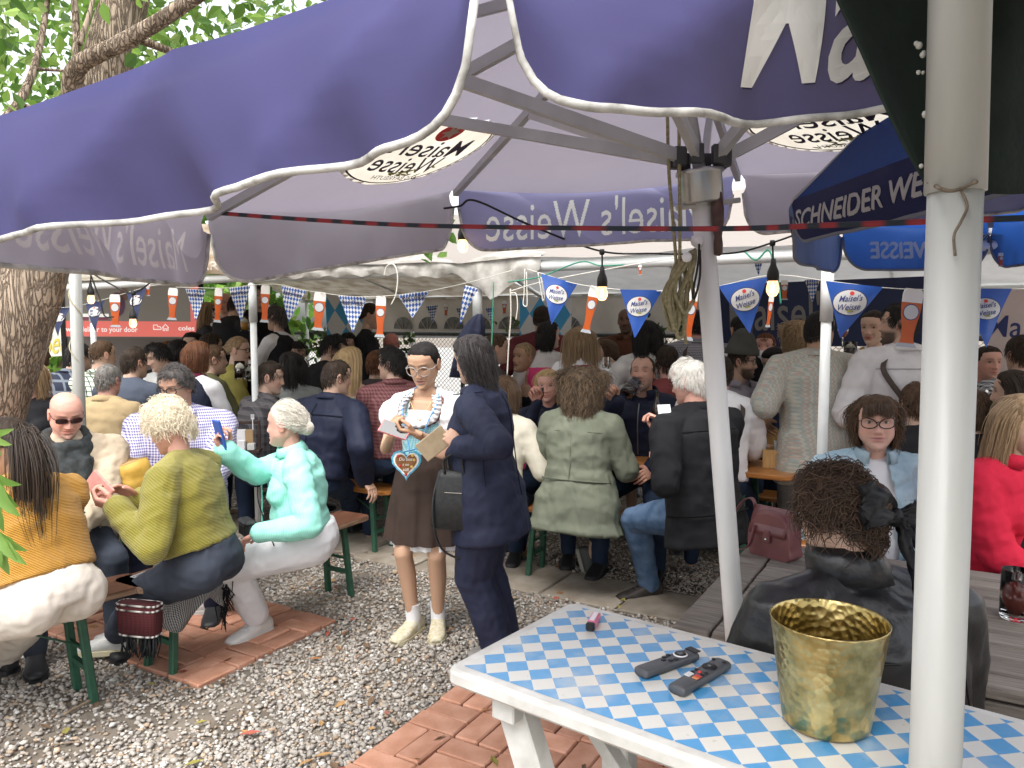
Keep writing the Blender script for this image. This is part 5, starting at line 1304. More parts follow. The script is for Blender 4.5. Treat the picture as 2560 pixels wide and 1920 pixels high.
  if hair=='ponytail':
   k2=12;nb=int(500*{0:1.4,1:.8,2:.5}[lod]);b0=V3(hp_['bun']);tl=hp_.get('tail',.35)
   g=rng.normal(size=(nb,3))*.012;t_=np.linspace(0,1,k2);tp_=hp_.get('tailpath',[(0,0,0),(0,-.05,-.02),(0,-.07,-.12),(0,-.05,-tl)])
   path=spline(V3([list(q)for q in tp_]),8);pi_=path[np.linspace(0,len(path)-1,k2).astype(int)]
   bp=b0+pi_[None]+g[:,None]*(.4+1.3*np.sin(t_*2.6))[None,:,None]*1.6
   add_strands('strands',bp@HM.T+H-off,.0013*{0:1.0,1:1.3,2:1.7}[lod],hm,ho)
 if glasses:spectacles(root,H,HM,glasses,off)
 info['hairp']=hair
 print('PERSON %-58s d=%.2f head z=%.2f pelvis z=%.2f  pel=(%.2f,%.2f)'%(label[:58],H[1],H[2],PEL[2],PEL[0],PEL[1]))
 return info
def skirt(info,z1,m,t0=.30,r0=(.135,.105),r1=(.25,.20),pleats=13,name='skirt',z0=None,lift=0.0,kf=1.0):
 b=MB();c0=info['PEL']+info['up']*info['T']*t0;zt=c0[2]if z0 is None else z0;n=90;R=[];th=np.linspace(0,2*pi,n,endpoint=False)
 for k in np.linspace(0,1,12):
  z=zt+(z1-zt)*k;q=np.clip((c0[2]-z)/max(c0[2]-info.get('zh',z1),.05),0,1.3);e=q**.62
  rx,ry=r0[0]+(r1[0]-r0[0])*e+lift,r0[1]+(r1[1]-r0[1])*e+lift
  f=1+kf*.055*q*np.sin(pleats*th+1.3*np.sin(3*th))+kf*.02*q*np.sin(29*th)
  R.append(V3(c0[0],c0[1],z)+np.outer(np.sin(th)*rx*f,info['right'])+np.outer(np.cos(th)*ry*f,info['fwd']))
 b.loft(R,caps=False);return b.build(name,m,info['root'])
HAIRSTYLES=dict(short=dict(len=.042,thick=.012,k=5,n=1500,r=.0012,rough=.0005,shell=.005,lift=.5),crop=dict(len=.016,thick=.005,k=4,n=1700,r=.0012,shell=.003,stand=.7),quiff=dict(len=.055,thick=.022,k=6,n=1600,r=.0012,lift=.9,shell=.009),receding=dict(len=.022,thick=.007,k=4,n=1300,r=.0011,shell=.003,hairline=.80),sides=dict(len=.014,thick=.005,k=4,n=700,r=.001,shell=.002),curly=dict(len=.11,thick=.036,k=13,n=1900,r=.0013,curl=.0035,freq=.8,shell=.020,frizz=.0007),afro=dict(len=.06,thick=.024,k=11,n=1900,r=.0012,curl=.0040,freq=1.3,shell=.012,frizz=.0010),bob=dict(len=.26,thick=.022,k=14,n=1500,r=.0013,shell=.012),lob=dict(len=.33,thick=.024,k=15,n=1600,r=.0013,shell=.012),long=dict(len=.52,thick=.022,k=17,n=1700,r=.0014,shell=.011),curlybob=dict(len=.30,thick=.050,k=24,n=1900,r=.0014,curl=.0058,freq=.95,shell=.024,frizz=.0010),bun=dict(len=.19,thick=.010,k=9,n=1500,r=.0011,shell=.006,bun=(0,-.115,-.005),bunr=.036),topknot=dict(len=.17,thick=.012,k=8,n=1300,r=.0011,shell=.006,bun=(0,-.085,.075),bunr=.04),slick=dict(len=.20,thick=.007,k=9,n=1900,r=.001,shell=.0045,bun=(0,-.100,-.035),frizz=.0003),ponytail=dict(len=.18,thick=.010,k=9,n=1300,r=.0011,shell=.006,bun=(0,-.112,.01)))
def shoe(root,a_,f_,s,sh,knee_):
 f_=nrm(V3(f_));R_=nrm(np.cross(f_,UP));u_=np.cross(R_,f_);z0=(a_-u_*.085*s)
 m=MB();prof=[(-.080,.024,.060,.0),(-.070,.036,.088,.0),(-.03,.040,.102,.002),(.02,.041,.096,.003),(.07,.046,.070,.003),(.12,.050,.054,.002),(.165,.044,.042,.004),(.198,.026,.028,.008)]
 m.loft([ring(z0+f_*y*s+u_*(h/2+b)*s,R_*w*s,u_*h/2*s,14,2.6)for y,w,h,b in prof],0)
 o=m.build('shoe',sh['mat'],root)
 so=MB();so.loft([ring(z0+f_*y*s+u_*zz*s,R_*(w+.004)*s,f_*0+u_*.0001,2)for y,w,h,b in prof for zz in(0,)],0)if False else None
 so=MB();P=[(y,(w+.005))for y,w,h,b in prof];poly=[(w,y)for y,w in P]+[(-w,y)for y,w in P[::-1]]
 Rm=np.stack([R_,f_,u_],1);so.prism(np.array(poly)[::-1]*s,-.004*s,.020*s,0,Rm,z0);so.build('sole',sh.get('sole',sh['mat']),root)
 if sh.get('lace'):
  lc=MB()
  for i in range(4):
   y=.03+.022*i;hgt=np.interp(y,[.02,.07,.12],[.10,.077,.058]);lc.tube([z0+f_*y*s+R_*x*s+u_*(hgt-abs(x)*.35)*s for x in(-.026,-.012,0,.012,.026)],.003*s,5)
  lc.build('lace',sh['lace'],root)
def spectacles(root,H,HM,g,off):
 m=MB();fr=g.get('mat');w_,h_=g.get('size',(.026,.019));zc=g.get('z',.008);y0=.092;dn=g.get('down',0)
 t=np.linspace(0,2*pi,21);e=g.get('e',2.6)
 for sg in(-1,1):
  x=np.sign(np.cos(t))*np.abs(np.cos(t))**(2/e)*w_;z=np.sign(np.sin(t))*np.abs(np.sin(t))**(2/e)*h_
  if g.get('cat'):z=z+np.where((z>0),sg*x*.28,0)*1.0
  P=np.stack([sg*.0335+x,y0-np.abs(sg*.0335+x)*.22,zc+z],1)
  m.tube(P,g.get('r',.0022),6,caps=False)
  m.tube([(sg*(.0335+w_),y0-.013,zc+h_*.5),(sg*.073,.06,zc+.008),(sg*.078,.0,zc+.006),(sg*.076,-.02,zc-.006)],g.get('r',.0022)*.9,6)
 m.tube([(-.0085,y0,zc+.004),(0,y0+.002,zc+.007),(.0085,y0,zc+.004)],g.get('r',.0022),6)
 m.v=[v@HM.T+H for v in m.v];o=m.build('glasses',fr,root)
 if g.get('lens'):
  l=MB()
  for sg in(-1,1):
   a=np.linspace(0,2*pi,20,endpoint=False);x=np.sign(np.cos(a))*np.abs(np.cos(a))**(2/e)*w_*.97;z=np.sign(np.sin(a))*np.abs(np.sin(a))**(2/e)*h_*.97
   if g.get('cat'):z=z+np.where(z>0,sg*x*.28,0)
   P=np.stack([sg*.0335+x,y0-np.abs(sg*.0335+x)*.22,zc+z],1);Q=P-[0,.0015,0]
   l.loft([Q,P],smooth=False)
  l.v=[v@HM.T+H-off for v in l.v];l.build('lens',g['lens'],o,world=False)
# --- the people
make_hands()
def knit(name,c,c2,k=330,axis='Z'):
 m=bpy.data.materials.new(name);t,b=nodes_of(m);L=t.links.new
 tc=t.nodes.new('ShaderNodeTexCoord');wv=t.nodes.new('ShaderNodeTexWave');wv.bands_direction=axis;wv.inputs['Scale'].default_value=k/6.28*1.0;wv.inputs['Distortion'].default_value=.5;wv.inputs['Detail'].default_value=1.5
 mp=t.nodes.new('ShaderNodeMapping');mp.inputs['Rotation'].default_value=(.25,.35,.3);L(tc.outputs['Object'],mp.inputs[0]);L(mp.outputs[0],wv.inputs['Vector'])
 mx=t.nodes.new('ShaderNodeMix');mx.data_type='RGBA';mx.inputs['A'].default_value=(*c,1);mx.inputs['B'].default_value=(*c2,1);L(wv.outputs['Fac'],mx.inputs['Factor']);L(mx.outputs['Result'],b.inputs['Base Color'])
 bp=t.nodes.new('ShaderNodeBump');bp.inputs['Strength'].default_value=.8;bp.inputs['Distance'].default_value=.006;L(wv.outputs['Fac'],bp.inputs['Height']);L(bp.outputs[0],b.inputs['Normal'])
 b.inputs['Roughness'].default_value=.9;b.inputs['Sheen Weight'].default_value=.3;b.inputs['Specular IOR Level'].default_value=.15;return m
def fab(name,c,c2=None,**k):
 k.setdefault('rough',.85);k.setdefault('bump',.3);k.setdefault('bscale',260);k.setdefault('spec',.2);k.setdefault('scale',7);k.setdefault('wrinkle',.4)
 return mat(name,c,c2 or tuple(min(1,x*1.25+.003)for x in c),**k)
MUST=knit('mustard knit',(.40,.19,.02),(.62,.32,.05));OLIVE=knit('olive knit',(.21,.185,.022),(.36,.315,.05))
CREAMT=fab('cream trousers',(.55,.50,.44));SLATE=fab('slate trousers',(.035,.042,.058));WHITEJ=fab('white jeans',(.74,.74,.76),(.80,.80,.82));WHITEC=fab('white cotton',(.68,.67,.68),(.78,.77,.78));BLACKC=fab('black cotton',(.012,.012,.014));CHAR=fab('charcoal wool',(.028,.032,.034),(.05,.055,.056),scale=40)
BEIGE=fab('beige twill',(.42,.34,.25));KHAKI=fab('sand jacket',(.36,.27,.15));MINT=checks('mint striped shirt',(.29,.69,.585),(.34,.755,.645),90,1,'stripe',coords='obj',rough=.75);NAVY=fab('navy suiting',(.018,.021,.045),(.026,.031,.06),rough=.62);NAVYD=fab('dark navy jacket',(.010,.013,.030),rough=.6)
SAGE=fab('sage jacket',(.135,.15,.11),(.18,.195,.145));JEAN=fab('blue denim',(.055,.10,.18),(.11,.17,.27),scale=12);JEAND=fab('dark denim',(.018,.03,.06));DENIM=fab('pale denim',(.26,.38,.46),(.42,.54,.60),scale=9,bump=.5)
LEATH=mat('black leather',(.010,.010,.011),(.018,.018,.020),rough=.34,bump=.35,bscale=60,spec=.55);REDC=fab('red jacket',(.42,.012,.035));BROWN=fab('brown skirt',(.040,.026,.021),(.055,.036,.03));TURQ=checks('turquoise gingham',(.16,.50,.60),(.50,.74,.78),110,110,'check',coords='obj')
PURC=checks('purple check shirt',(.66,.64,.72),(.10,.085,.26),62,62,'check',coords='obj');DPLAID=checks('dark plaid',(.030,.028,.032),(.11,.10,.105),16,16,'plaid',coords='obj');NPLAID=checks('navy windowpane',(.012,.016,.035),(.13,.15,.18),11,11,'grid',coords='obj');GPLAID=checks('green window check',(.62,.66,.55),(.035,.06,.04),26,26,'grid',coords='obj')
RPLAID=checks('red check',(.10,.025,.03),(.20,.09,.09),40,40,'check',coords='obj');BCHK=checks('black white check',(.03,.03,.035),(.45,.45,.47),44,44,'check',coords='obj');GCHK=checks('grey check',(.16,.15,.17),(.33,.32,.35),50,50,'check',coords='obj');ZIG=checks('zigzag print shirt',(.47,.45,.38),(.34,.38,.35),44,40,'zigzag',coords='obj',c3=(.46,.33,.28))
LACE=mat('lace blouse',(.22,.21,.19),(.58,.56,.52),scale=90,rough=.9,contrast=(.42,.58));TEAL=fab('teal grey tank',(.10,.16,.19));GREYT=fab('grey tee',(.17,.18,.17));BLUEG=fab('blue grey tee',(.055,.065,.09));PALEB=fab('pale blue shirt',(.16,.22,.34));OLIVET=fab('olive tee',(.085,.085,.04));YOLIVE=fab('yellow olive top',(.26,.23,.06));BURG=fab('burgundy shirt',(.095,.018,.022));PINK=fab('pink bodice',(.55,.05,.15));WINE=fab('wine red vest',(.22,.012,.03));BRONZE=fab('bronze shirt',(.075,.028,.014));LILAC=fab('lilac shirt',(.26,.235,.27));MAROON=fab('maroon fleece',(.10,.012,.03));GOLDB=fab('gold brocade',(.30,.18,.04))
FRB=mat('black spectacle frame',(.01,.01,.012),rough=.25,spec=.6);FRC=mat('clear spectacle frame',(.35,.32,.30),rough=.15,spec=.6);FRR=mat('brown spectacle frame',(.06,.02,.02),rough=.25);LDK=mat('dark lens',(.03,.012,.012),rough=.06,spec=.8)
SHW=dict(mat=mat('white leather',(.62,.61,.58),(.72,.71,.69),rough=.5,bump=.15,bscale=60),sole=mat('white sole',(.66,.65,.62)),lace=WHITEC);SHB=dict(mat=mat('brown shoe leather',(.022,.018,.015),(.05,.042,.036),rough=.55,bump=.3),sole=mat('dark sole',(.05,.05,.05)),lace=BLACKC);SHD=dict(mat=mat('dark shoe',(.02,.02,.022),rough=.5));SHC=dict(mat=mat('cream clog',(.50,.43,.26),(.62,.58,.48),scale=60,rough=.6),sole=mat('cream sole',(.50,.45,.30)));SHG=dict(mat=mat('grey sneaker',(.10,.10,.10)),sole=mat('rubber sole',(.33,.32,.28)),lace=WHITEC);SHS=dict(mat=mat('silver sandal',(.4,.38,.36),rough=.3,metal=.4))
FAIR,PINKS,LIGHT,TAN,OLV,BRN=(.56,.37,.28),(.60,.33,.26),(.52,.34,.25),(.40,.24,.155),(.34,.20,.13),(.15,.08,.05)
TABLE=dict(R=(.17,.36,-.40),L=(.17,.36,-.40))
def strip(info,pts,w,m,name,parent=None,th=.004):
 """a flat strap along points"""
 P=spline(pts,8);b=MB();n=len(P);d=np.gradient(P,axis=0);c0=np.mean(P,0);rows=[]
 for i in range(n):
  o=nrm(P[i]-(info['NB']-info['up']*.25))if info else UP;a=nrm(np.cross(d[i],o));k=nrm(np.cross(a,d[i]));rows.append(ring(P[i],a*w/2,k*th/2,8,5))
 b.loft(rows);return b.build(name,m,parent or info['root'])
# ---- front left table
F1=person('woman in mustard ribbed sweater and cream trousers with long dark ponytail',(22,1118),3.04,s=1.0,stretch=.88,feet=(V3(-2.45,3.5,.085),V3(-2.6,3.3,.085)),yaw=-62,lean=21,hyaw=-15,hp=28,R=(.05,.36,-.34),L=(.12,.36,-.36),hands=('hold','hold'),wide=1.02,belly=.02,bust=.03,skin=TAN,hair='ponytail',hair_col='dark',hair_p=dict(bun=(-.02,-.085,.005),tail=.42,tailpath=[(0,0,0),(-.03,-.055,-.03),(-.05,-.04,-.15),(-.06,.02,-.28),(-.07,.05,-.40)]),top=dict(mat=MUST,inf=.028,t0=.10,fold=.010,name='sweater',collar=.02,turn=False),bottom=dict(mat=CREAMT,inf=.030,fold=.009),shoes=SHD,lod=0,looking='down')
F2=person('woman in olive knit sweater with short curly blonde hair holding a pink phone case',(418,1066),3.45,s=.99,stretch=.95,yaw=-84,lean=14,hyaw=-2,hp=26,L=(292,1268,3.22,0),R=(345,1245,3.45,0),hands=('relax','hold'),Ldir=(.25,.8,.3),Ln=(-.5,.1,.7),Rn=(-.3,-.3,-.8),wide=1.07,belly=.035,bust=.05,skin=PINKS,hair='curly',hair_col='pale',hair_p=dict(len=.085,thick=.026,n=2000,shell=.016,hairline=.66),top=dict(mat=OLIVE,inf=.027,fold=.011,name='sweater',t0=.0),bottom=dict(mat=SLATE,inf=.022,fold=.007,len=.93),shoes=dict(mat=mat('pale mesh shoe',(.44,.44,.42),(.58,.58,.56),scale=260,rough=.8),sole=mat('yellowed sole',(.55,.50,.34))),feet=(gz(330,1610)+UP*.085,gz(275,1640)+UP*.085,(V3(-1,-.15,0),V3(-1,-.12,0))),lod=0,looking='down',face=dict(full=.8))
F3=person('bald man in sunglasses with a charcoal scarf over a beige jacket',(165,1036),3.9,s=.98,sex='m',yaw=148,lean=10,hyaw=-8,hp=24,R=(.10,.34,-.38),L=(.02,.36,-.36),wide=1.08,belly=.05,skin=PINKS,hair=None,top=[dict(mat=BLACKC,inf=.010,name='shirt'),dict(mat=BEIGE,inf=.034,fold=.010,name='jacket',hem=.12,cut=lambda x,y,z:(np.abs(x)<.06)&(y>.04)&(z<.02))],bottom=dict(mat=SLATE),shoes=SHD,glasses=dict(mat=FRR,lens=LDK,size=(.027,.015),e=2.8),lod=0,looking='down',face=dict(full=1.0,jaw=1.04))
F4=person('man in purple checked shirt with curly grey hair and black glasses',(440,968),4.45,s=1.05,sex='m',yaw=166,lean=8,hyaw=28,hp=16,R=(.16,.34,-.38),L=(.16,.40,-.40),wide=1.12,belly=.05,skin=(.46,.27,.19),hair='afro',hair_col='greydark',hair_p=dict(len=.032,thick=.018,hairline=.74),top=dict(mat=PURC,inf=.024,fold=.008,collar=.045,hem=.08,collar_mat=PURC),bottom=dict(mat=NAVYD),shoes=SHD,glasses=dict(mat=FRB,size=(.027,.018),r=.0026),lod=0,looking='down',face=dict(jaw=1.1,nose=1.2,mouth_open=.3))
F5=person('woman in mint striped shirt and white jeans holding up a blue phone',(712,1062),3.95,s=.97,stretch=.93,yaw=-106,lean=9,twist=0,hyaw=20,hp=2,R=(563,1128,3.72,0),L=(650,1330,3.68,0),hands=('hold','relax'),Rdir=(-.1,.35,.9),Rn=(-.5,-.8,.1),Ldir=(-.4,.9,-.5),Ln=(0,.1,-1),wide=1.12,belly=.06,bust=.055,skin=PINKS,hair='bun',hair_col='silver',hair_p=dict(bun=(0,-.118,-.02),bunr=.034,thick=.018,n=1900,frizz=.0026,shell=.003,curl=.0014,over=('bun',dict(thick=.028,frizz=.0045,curl=.003,bun=(0,-.118,-.02)))),top=dict(mat=MINT,inf=.024,fold=.012,t0=.02,collar=.045),bottom=dict(mat=WHITEJ,len=.94,inf=.024,fold=.007),shoes=SHW,feet=(gz(520,1535)+UP*.09,gz(648,1590)+UP*.09,(V3(-1,-.25,0),V3(-.55,-.8,0))),knee=.22,lod=0,looking='open',face=dict(full=.9,iris=(.2,.25,.3)))
# ---- the two women standing in the middle
F6=person('woman in brown and turquoise dirndl with clear glasses typing on a phone',(1060,912),4.03,s=.935,yaw=194,lean=2,hyaw=4,hp=22,sit=False,R=(978,1088,3.78,0),L=(1040,1084,3.72,0),hands=('hold','hold'),Rdir=(-.35,.5,.6),Rn=(-.6,-.3,.5),Ldir=(-.9,.35,.25),Ln=(0,-.2,.9),skin=(.50,.31,.205),hair='slick',hair_col='black',bust=.02,bigger=1.12,top=[dict(mat=WHITEC,inf=.008,sleeve=.26,puff=1.2,name='blouse',fold=.007,fk=24,cut=lambda x,y,z:(np.abs(x)<.075)&(y>.0)&(z>-.10)),dict(mat=TURQ,inf=.014,sleeve=0,name='bodice',fold=.001,t0=-.02,cut=lambda x,y,z:(y>-.02)&(np.abs(x)<.085-.25*np.clip(-z-.10,0,1))&(z>-.155))],feet=(at(1033,1555,4.02)*[1,1,0]+UP*.085,at(1095,1555,4.05)*[1,1,0]+UP*.085,(V3(-.45,-.9,0),V3(.05,-1,0))),shoes=SHC,glasses=dict(mat=FRC,size=(.029,.024),r=.0024,e=2.3,z=.0),lod=0,looking='down',face=dict(full=.5,nose=.75,mouth_open=.25),lips=(.36,.13,.12))
F7=person('woman in navy trouser suit with a grey-brown bob standing close to the dirndl',(1180,900),3.72,s=.965,yaw=-74,lean=7,hyaw=14,hp=14,sit=False,L=(1152,1118,3.50,0),R=(1137,1136,3.68,0),hands=('flat','hold'),Ldir=(-.1,.75,.65),Ln=(-.6,.3,-.2),Rdir=(-.2,.9,.2),Rn=(-.9,.1,.3),wide=1.12,belly=.03,bust=.03,skin=LIGHT,hair='bob',hair_col='darkgrey',hair_p=dict(len=.20,thick=.034,shell=.02,r=.0012),top=dict(mat=NAVY,inf=.026,fold=.009,hem=.16,collar=.03,name='blazer',flare=.012),bottom=dict(mat=NAVY,inf=.034,fold=.008),shoes=SHS,feet=(at(1262,1590,3.75)*[1,1,0]+UP*.08,at(1248,1600,3.62)*[1,1,0]+UP*.08,(V3(-1,-.2,0),V3(-.9,-.4,0))),lod=0,looking='down')
# ---- right table in the tent
F8=person('woman in sage green jacket with curly brown shoulder hair seen from behind',(1462,972),4.72,s=1.0,yaw=26,lean=9,hp=8,R=(.20,.30,-.36),L=(.20,.30,-.38),wide=1.14,belly=.02,skin=LIGHT,hair='curlybob',hair_col='mixed',hair_p=dict(len=.25,thick=.055),top=dict(mat=SAGE,inf=.032,fold=.013,hem=.13,collar=.03,name='jacket',flare=.05,fk=8),bottom=dict(mat=JEAND,inf=.018,len=.8),shoes=SHG,feet=(gz(1480,1428)+UP*.10,gz(1430,1392)+UP*.10,(V3(.3,-.1,-1),V3(.2,0,-1))),lod=0)
F9=person('man in dark zip jacket drinking from a beer mug',(1607,934),5.25,s=1.06,sex='m',yaw=204,lean=4,hyaw=-2,hp=-10,R=(1541,1003,4.98,0),L=(.15,.36,-.40),hands=('grip','relax'),Rdir=(.5,.4,.75),Rn=(-.7,.6,.2),wide=1.06,skin=(.50,.29,.215),hair='receding',hair_col='dark',top=dict(mat=NAVYD,inf=.026,fold=.009,collar=.06,turn=False,name='jacket'),bottom=dict(mat=JEAND),shoes=SHD,lod=0,looking='down',beard=.25)
F10=person('white-haired man in black jacket and blue jeans looking at a phone',(1722,955),4.28,s=1.08,sex='m',yaw=-28,lean=10,hyaw=-22,hp=14,L=(1650,1085,4.10,0),R=(.10,.30,-.28),hands=('hold','hold'),Ldir=(-.1,.4,.8),Ln=(.5,.6,.2),wide=1.06,belly=.02,skin=PINKS,hair='short',hair_col='white',hair_p=dict(len=.05,thick=.018),top=dict(mat=BLACKC,inf=.026,fold=.012,collar=.035,turn=False,name='jacket',hem=.10,fk=8),bottom=dict(mat=JEAN,inf=.016,fold=.007),shoes=SHB,glasses=dict(mat=FRB,size=(.026,.017)),feet=(gz(1655,1395)+UP*.085,gz(1622,1492)+UP*.085,(V3(.2,1,0),V3(-1,-.35,0))),knee=.3,lod=0,looking='down')
person('person in a cream cardigan mostly hidden behind the navy suit',(1262,985),4.95,yaw=24,lean=12,R=(.26,.26,-.36),L=(.2,.3,-.36),skin=FAIR,hair='bob',hair_col='brown',top=dict(mat=fab('cream cardigan',(.60,.56,.46)),inf=.03,name='cardigan'),bottom=dict(mat=JEAND),shoes=dict(mat=mat('tan sandal',(.4,.26,.16))),feet=(gz(1298,1395)+UP*.085,gz(1262,1370)+UP*.085),lod=1)
# ---- grey picnic table
F11=person('woman in pale denim jacket with cat-eye glasses and a brown fringe',(2190,1058),3.32,s=1.02,yaw=190,lean=5,hyaw=10,hp=-2,hroll=2,R=(.12,.34,-.40),L=(.12,.34,-.40),wide=1.16,belly=.05,bust=.05,skin=(.62,.37,.29),hair='bob',hair_col='brown',hair_p=dict(len=.19,thick=.020,fringe=.035,frizz=.0022,rough=.002,curl=.0012,hairline=.66),top=[dict(mat=WHITEC,inf=.008,name='blouse'),dict(mat=DENIM,inf=.030,fold=.012,collar=.05,name='jacket',cut=lambda x,y,z:(np.abs(x)<.045-.10*np.clip(z,-.4,0))&(y>.0)&(z<.03))],bottom=dict(mat=JEAND),shoes=SHD,glasses=dict(mat=FRB,size=(.030,.021),cat=True,r=.0024,z=.006,e=2.2),lod=0,looking='open',face=dict(full=1.0,iris=(.12,.14,.10),nose=.85),lips=(.45,.16,.16))
F12=person('woman in black leather jacket with curly updo and black bow seen from behind',(2088,1292),1.84,s=1.04,bigger=.95,yaw=-4,lean=2,side=-13,hyaw=-24,hp=16,R=(.20,.30,-.40),L=(.20,.32,-.36),wide=1.18,belly=.0,skin=FAIR,hair='bun',hair_col='darkbrown',hair_p=dict(len=.17,thick=.020,n=2800,r=.0012,curl=.0040,freq=.8,shell=.010,bun=(.02,-.098,.03),bunr=.040,frizz=.0026,wrap=5.5,over=('curly',dict(len=.09,thick=.026,curl=.0050,freq=.7,frizz=.0004)),overn=.40),top=dict(mat=LEATH,inf=.032,fold=.012,collar=.085,name='jacket',hem=.10,fk=6,flare=.02),bottom=dict(mat=BLACKC),shoes=SHD,lod=0,looking='down')
F13=person('woman in bright red jacket with grey-blonde hair beside the white post',(2552,1062),3.02,s=1.0,yaw=158,lean=4,hyaw=-16,hp=0,R=(.05,.30,-.42),L=(.15,.3,-.4),wide=1.04,bust=.03,skin=FAIR,hair='lob',hair_col='dirty',hair_p=dict(len=.30,thick=.018),top=[dict(mat=BLACKC,inf=.008,name='top'),dict(mat=REDC,inf=.030,fold=.009,collar=.05,name='jacket',hem=.10,cut=lambda x,y,z:(np.abs(x)<.04-.10*np.clip(z,-.4,0))&(y>0)&(z<.02))],bottom=dict(mat=BLACKC),shoes=SHD,lod=0,looking='open',face=dict(iris=(.2,.2,.18)))
# ---- middle distance
M1=person('heavy-set man in dark navy jacket seen from behind on the orange bench',(843,945),5.35,s=1.05,sex='m',yaw=28,lean=10,side=6,hyaw=28,hp=8,R=(912,1196,5.12,0),L=(.15,.35,-.4),Rdir=(.5,.0,-.6),Rn=(0,0,-1),wide=1.18,skin=LIGHT,hair='short',hair_col='dark',top=dict(mat=NAVYD,inf=.026,fold=.012,collar=.04,name='jacket',fk=8),bottom=dict(mat=JEAND),shoes=SHD,feet=(gz(895,1330)+UP*.08,gz(800,1300)+UP*.08),lod=1)
person('man in dark plaid shirt turned in profile beside the tent post',(676,945),5.75,s=1.04,sex='m',yaw=48,lean=10,hyaw=32,hp=10,wide=1.08,skin=FAIR,hair='short',hair_col='dark',top=dict(mat=DPLAID,inf=.022,fold=.008,collar=.035),bottom=dict(mat=JEAND),shoes=SHD,lod=1)
person('grey-haired man in sand coloured jacket seen from behind',(272,952),5.55,s=1.0,sex='m',yaw=8,lean=6,wide=1.1,skin=PINKS,hair='short',hair_col='grey',hair_p=dict(len=.03),top=dict(mat=KHAKI,inf=.026,fold=.008,collar=.04,name='jacket'),bottom=dict(mat=JEAND),lod=1)
person('smiling blonde woman in black top beside the tree trunk',(66,940),5.2,s=1.03,yaw=168,lean=4,hyaw=18,skin=PINKS,hair='lob',hair_col='dirty',hair_p=dict(len=.28,thick=.015),top=dict(mat=BLACKC,inf=.012,fold=.006),bottom=dict(mat=BLACKC),lod=1,face=dict(smile=1,mouth_open=.3),bust=.03)
person('man in pale blue shirt with black hair by the tree trunk',(95,884),7.2,s=1.08,sex='m',yaw=30,lean=6,hyaw=10,skin=BRN,hair='short',hair_col='black',top=dict(mat=PALEB,inf=.02,collar=.035),bottom=dict(mat=JEAND),lod=2)
person('man in navy windowpane check shirt behind the white pole',(198,893),6.6,s=1.06,sex='m',yaw=30,lean=16,side=14,wide=1.12,skin=LIGHT,hair='short',hair_col='black',top=dict(mat=NPLAID,inf=.024,collar=.03),bottom=dict(mat=JEAND),lod=2)
person('man in green window check shirt seen from behind',(258,888),6.4,s=1.07,sex='m',yaw=20,lean=6,hyaw=16,skin=LIGHT,hair='crop',hair_col='brown',top=dict(mat=GPLAID,inf=.022,collar=.03),bottom=dict(mat=JEAND),lod=2)
person('brown-haired man in blue grey t-shirt seen from behind',(338,908),6.1,s=1.07,sex='m',yaw=14,lean=12,hyaw=16,wide=1.12,skin=LIGHT,hair='short',hair_col='dark',top=dict(mat=BLUEG,inf=.018,sleeve=.4),bottom=dict(mat=JEAND),lod=1)
person('young man in white t-shirt leaning forward and looking down',(394,892),6.9,s=1.06,sex='m',yaw=208,lean=14,hp=22,hyaw=14,skin=FAIR,hair='quiff',hair_col='black',top=dict(mat=fab('off white tee',(.50,.50,.48)),inf=.016,sleeve=.4),bottom=dict(mat=JEAND),lod=1,looking='down')
person('auburn-haired woman in navy and maroon vest with white sleeves',(496,894),5.9,s=1.04,yaw=20,lean=8,hyaw=8,wide=1.1,skin=FAIR,hair='bob',hair_col='auburn',hair_p=dict(len=.17,thick=.03),top=[dict(mat=WHITEC,inf=.016),dict(mat=NAVYD,inf=.026,sleeve=0,name='vest',collar=.03,collar_mat=MAROON)],bottom=dict(mat=JEAND),lod=1)
person('person in olive t-shirt and cap seen from behind',(536,900),6.3,s=1.03,sex='m',yaw=40,lean=16,hyaw=20,skin=LIGHT,hair='short',hair_col='brown',top=dict(mat=OLIVET,inf=.02,sleeve=.4),bottom=dict(mat=JEAND),lod=2)
person('dark grey-haired person between the men before the screen',(447,882),7.4,s=1.06,yaw=10,skin=LIGHT,hair='bob',hair_col='black',hair_p=dict(len=.15),top=dict(mat=BLACKC,inf=.018),lod=2,legs=False)
person('black-haired woman at the back below the screen',(480,862),8.0,s=1.08,yaw=200,hyaw=-20,skin=LIGHT,hair='bob',hair_col='black',hair_p=dict(len=.2),top=dict(mat=BLACKC,inf=.018),lod=2,legs=False)
person('woman with dark bobbed hair and black top near the post',(530,868),7.3,s=1.08,yaw=30,hyaw=20,skin=LIGHT,hair='bob',hair_col='dark',hair_p=dict(len=.22,thick=.03),top=dict(mat=BLACKC,inf=.02),lod=2,legs=False)
person('ginger-haired person behind the young man in white',(420,884),7.6,s=1.05,yaw=0,skin=PINKS,hair='short',hair_col='auburn',top=dict(mat=BLACKC,inf=.02),lod=2,legs=False)
person('woman with blonde bun, glasses and yellow olive top',(597,876),6.9,s=1.05,yaw=70,hyaw=18,hp=6,skin=FAIR,hair='bun',hair_col='dirty',hair_p=dict(bunr=.03),top=dict(mat=YOLIVE,inf=.02),glasses=dict(mat=FRB),lod=2,legs=False)
DK=.30
deck=MB();deck.box(tuple(TT(-3.0,4.0,DK/2)),(2.6,2.2,DK),np.stack([E2,E1,UP],1));tag(deck.build('terrace',mat('grey boards',(.15,.14,.13),(.22,.2,.19),rough=.9)),'low timber terrace behind the tents',kind='structure')
def stand(label,px,py,d,s=1.0,**k):
 return person(label,(px,py),d,s=s,sit=False,shoes=SHD,lod=k.pop('lod',2),lean=k.pop('lean',3),**k)
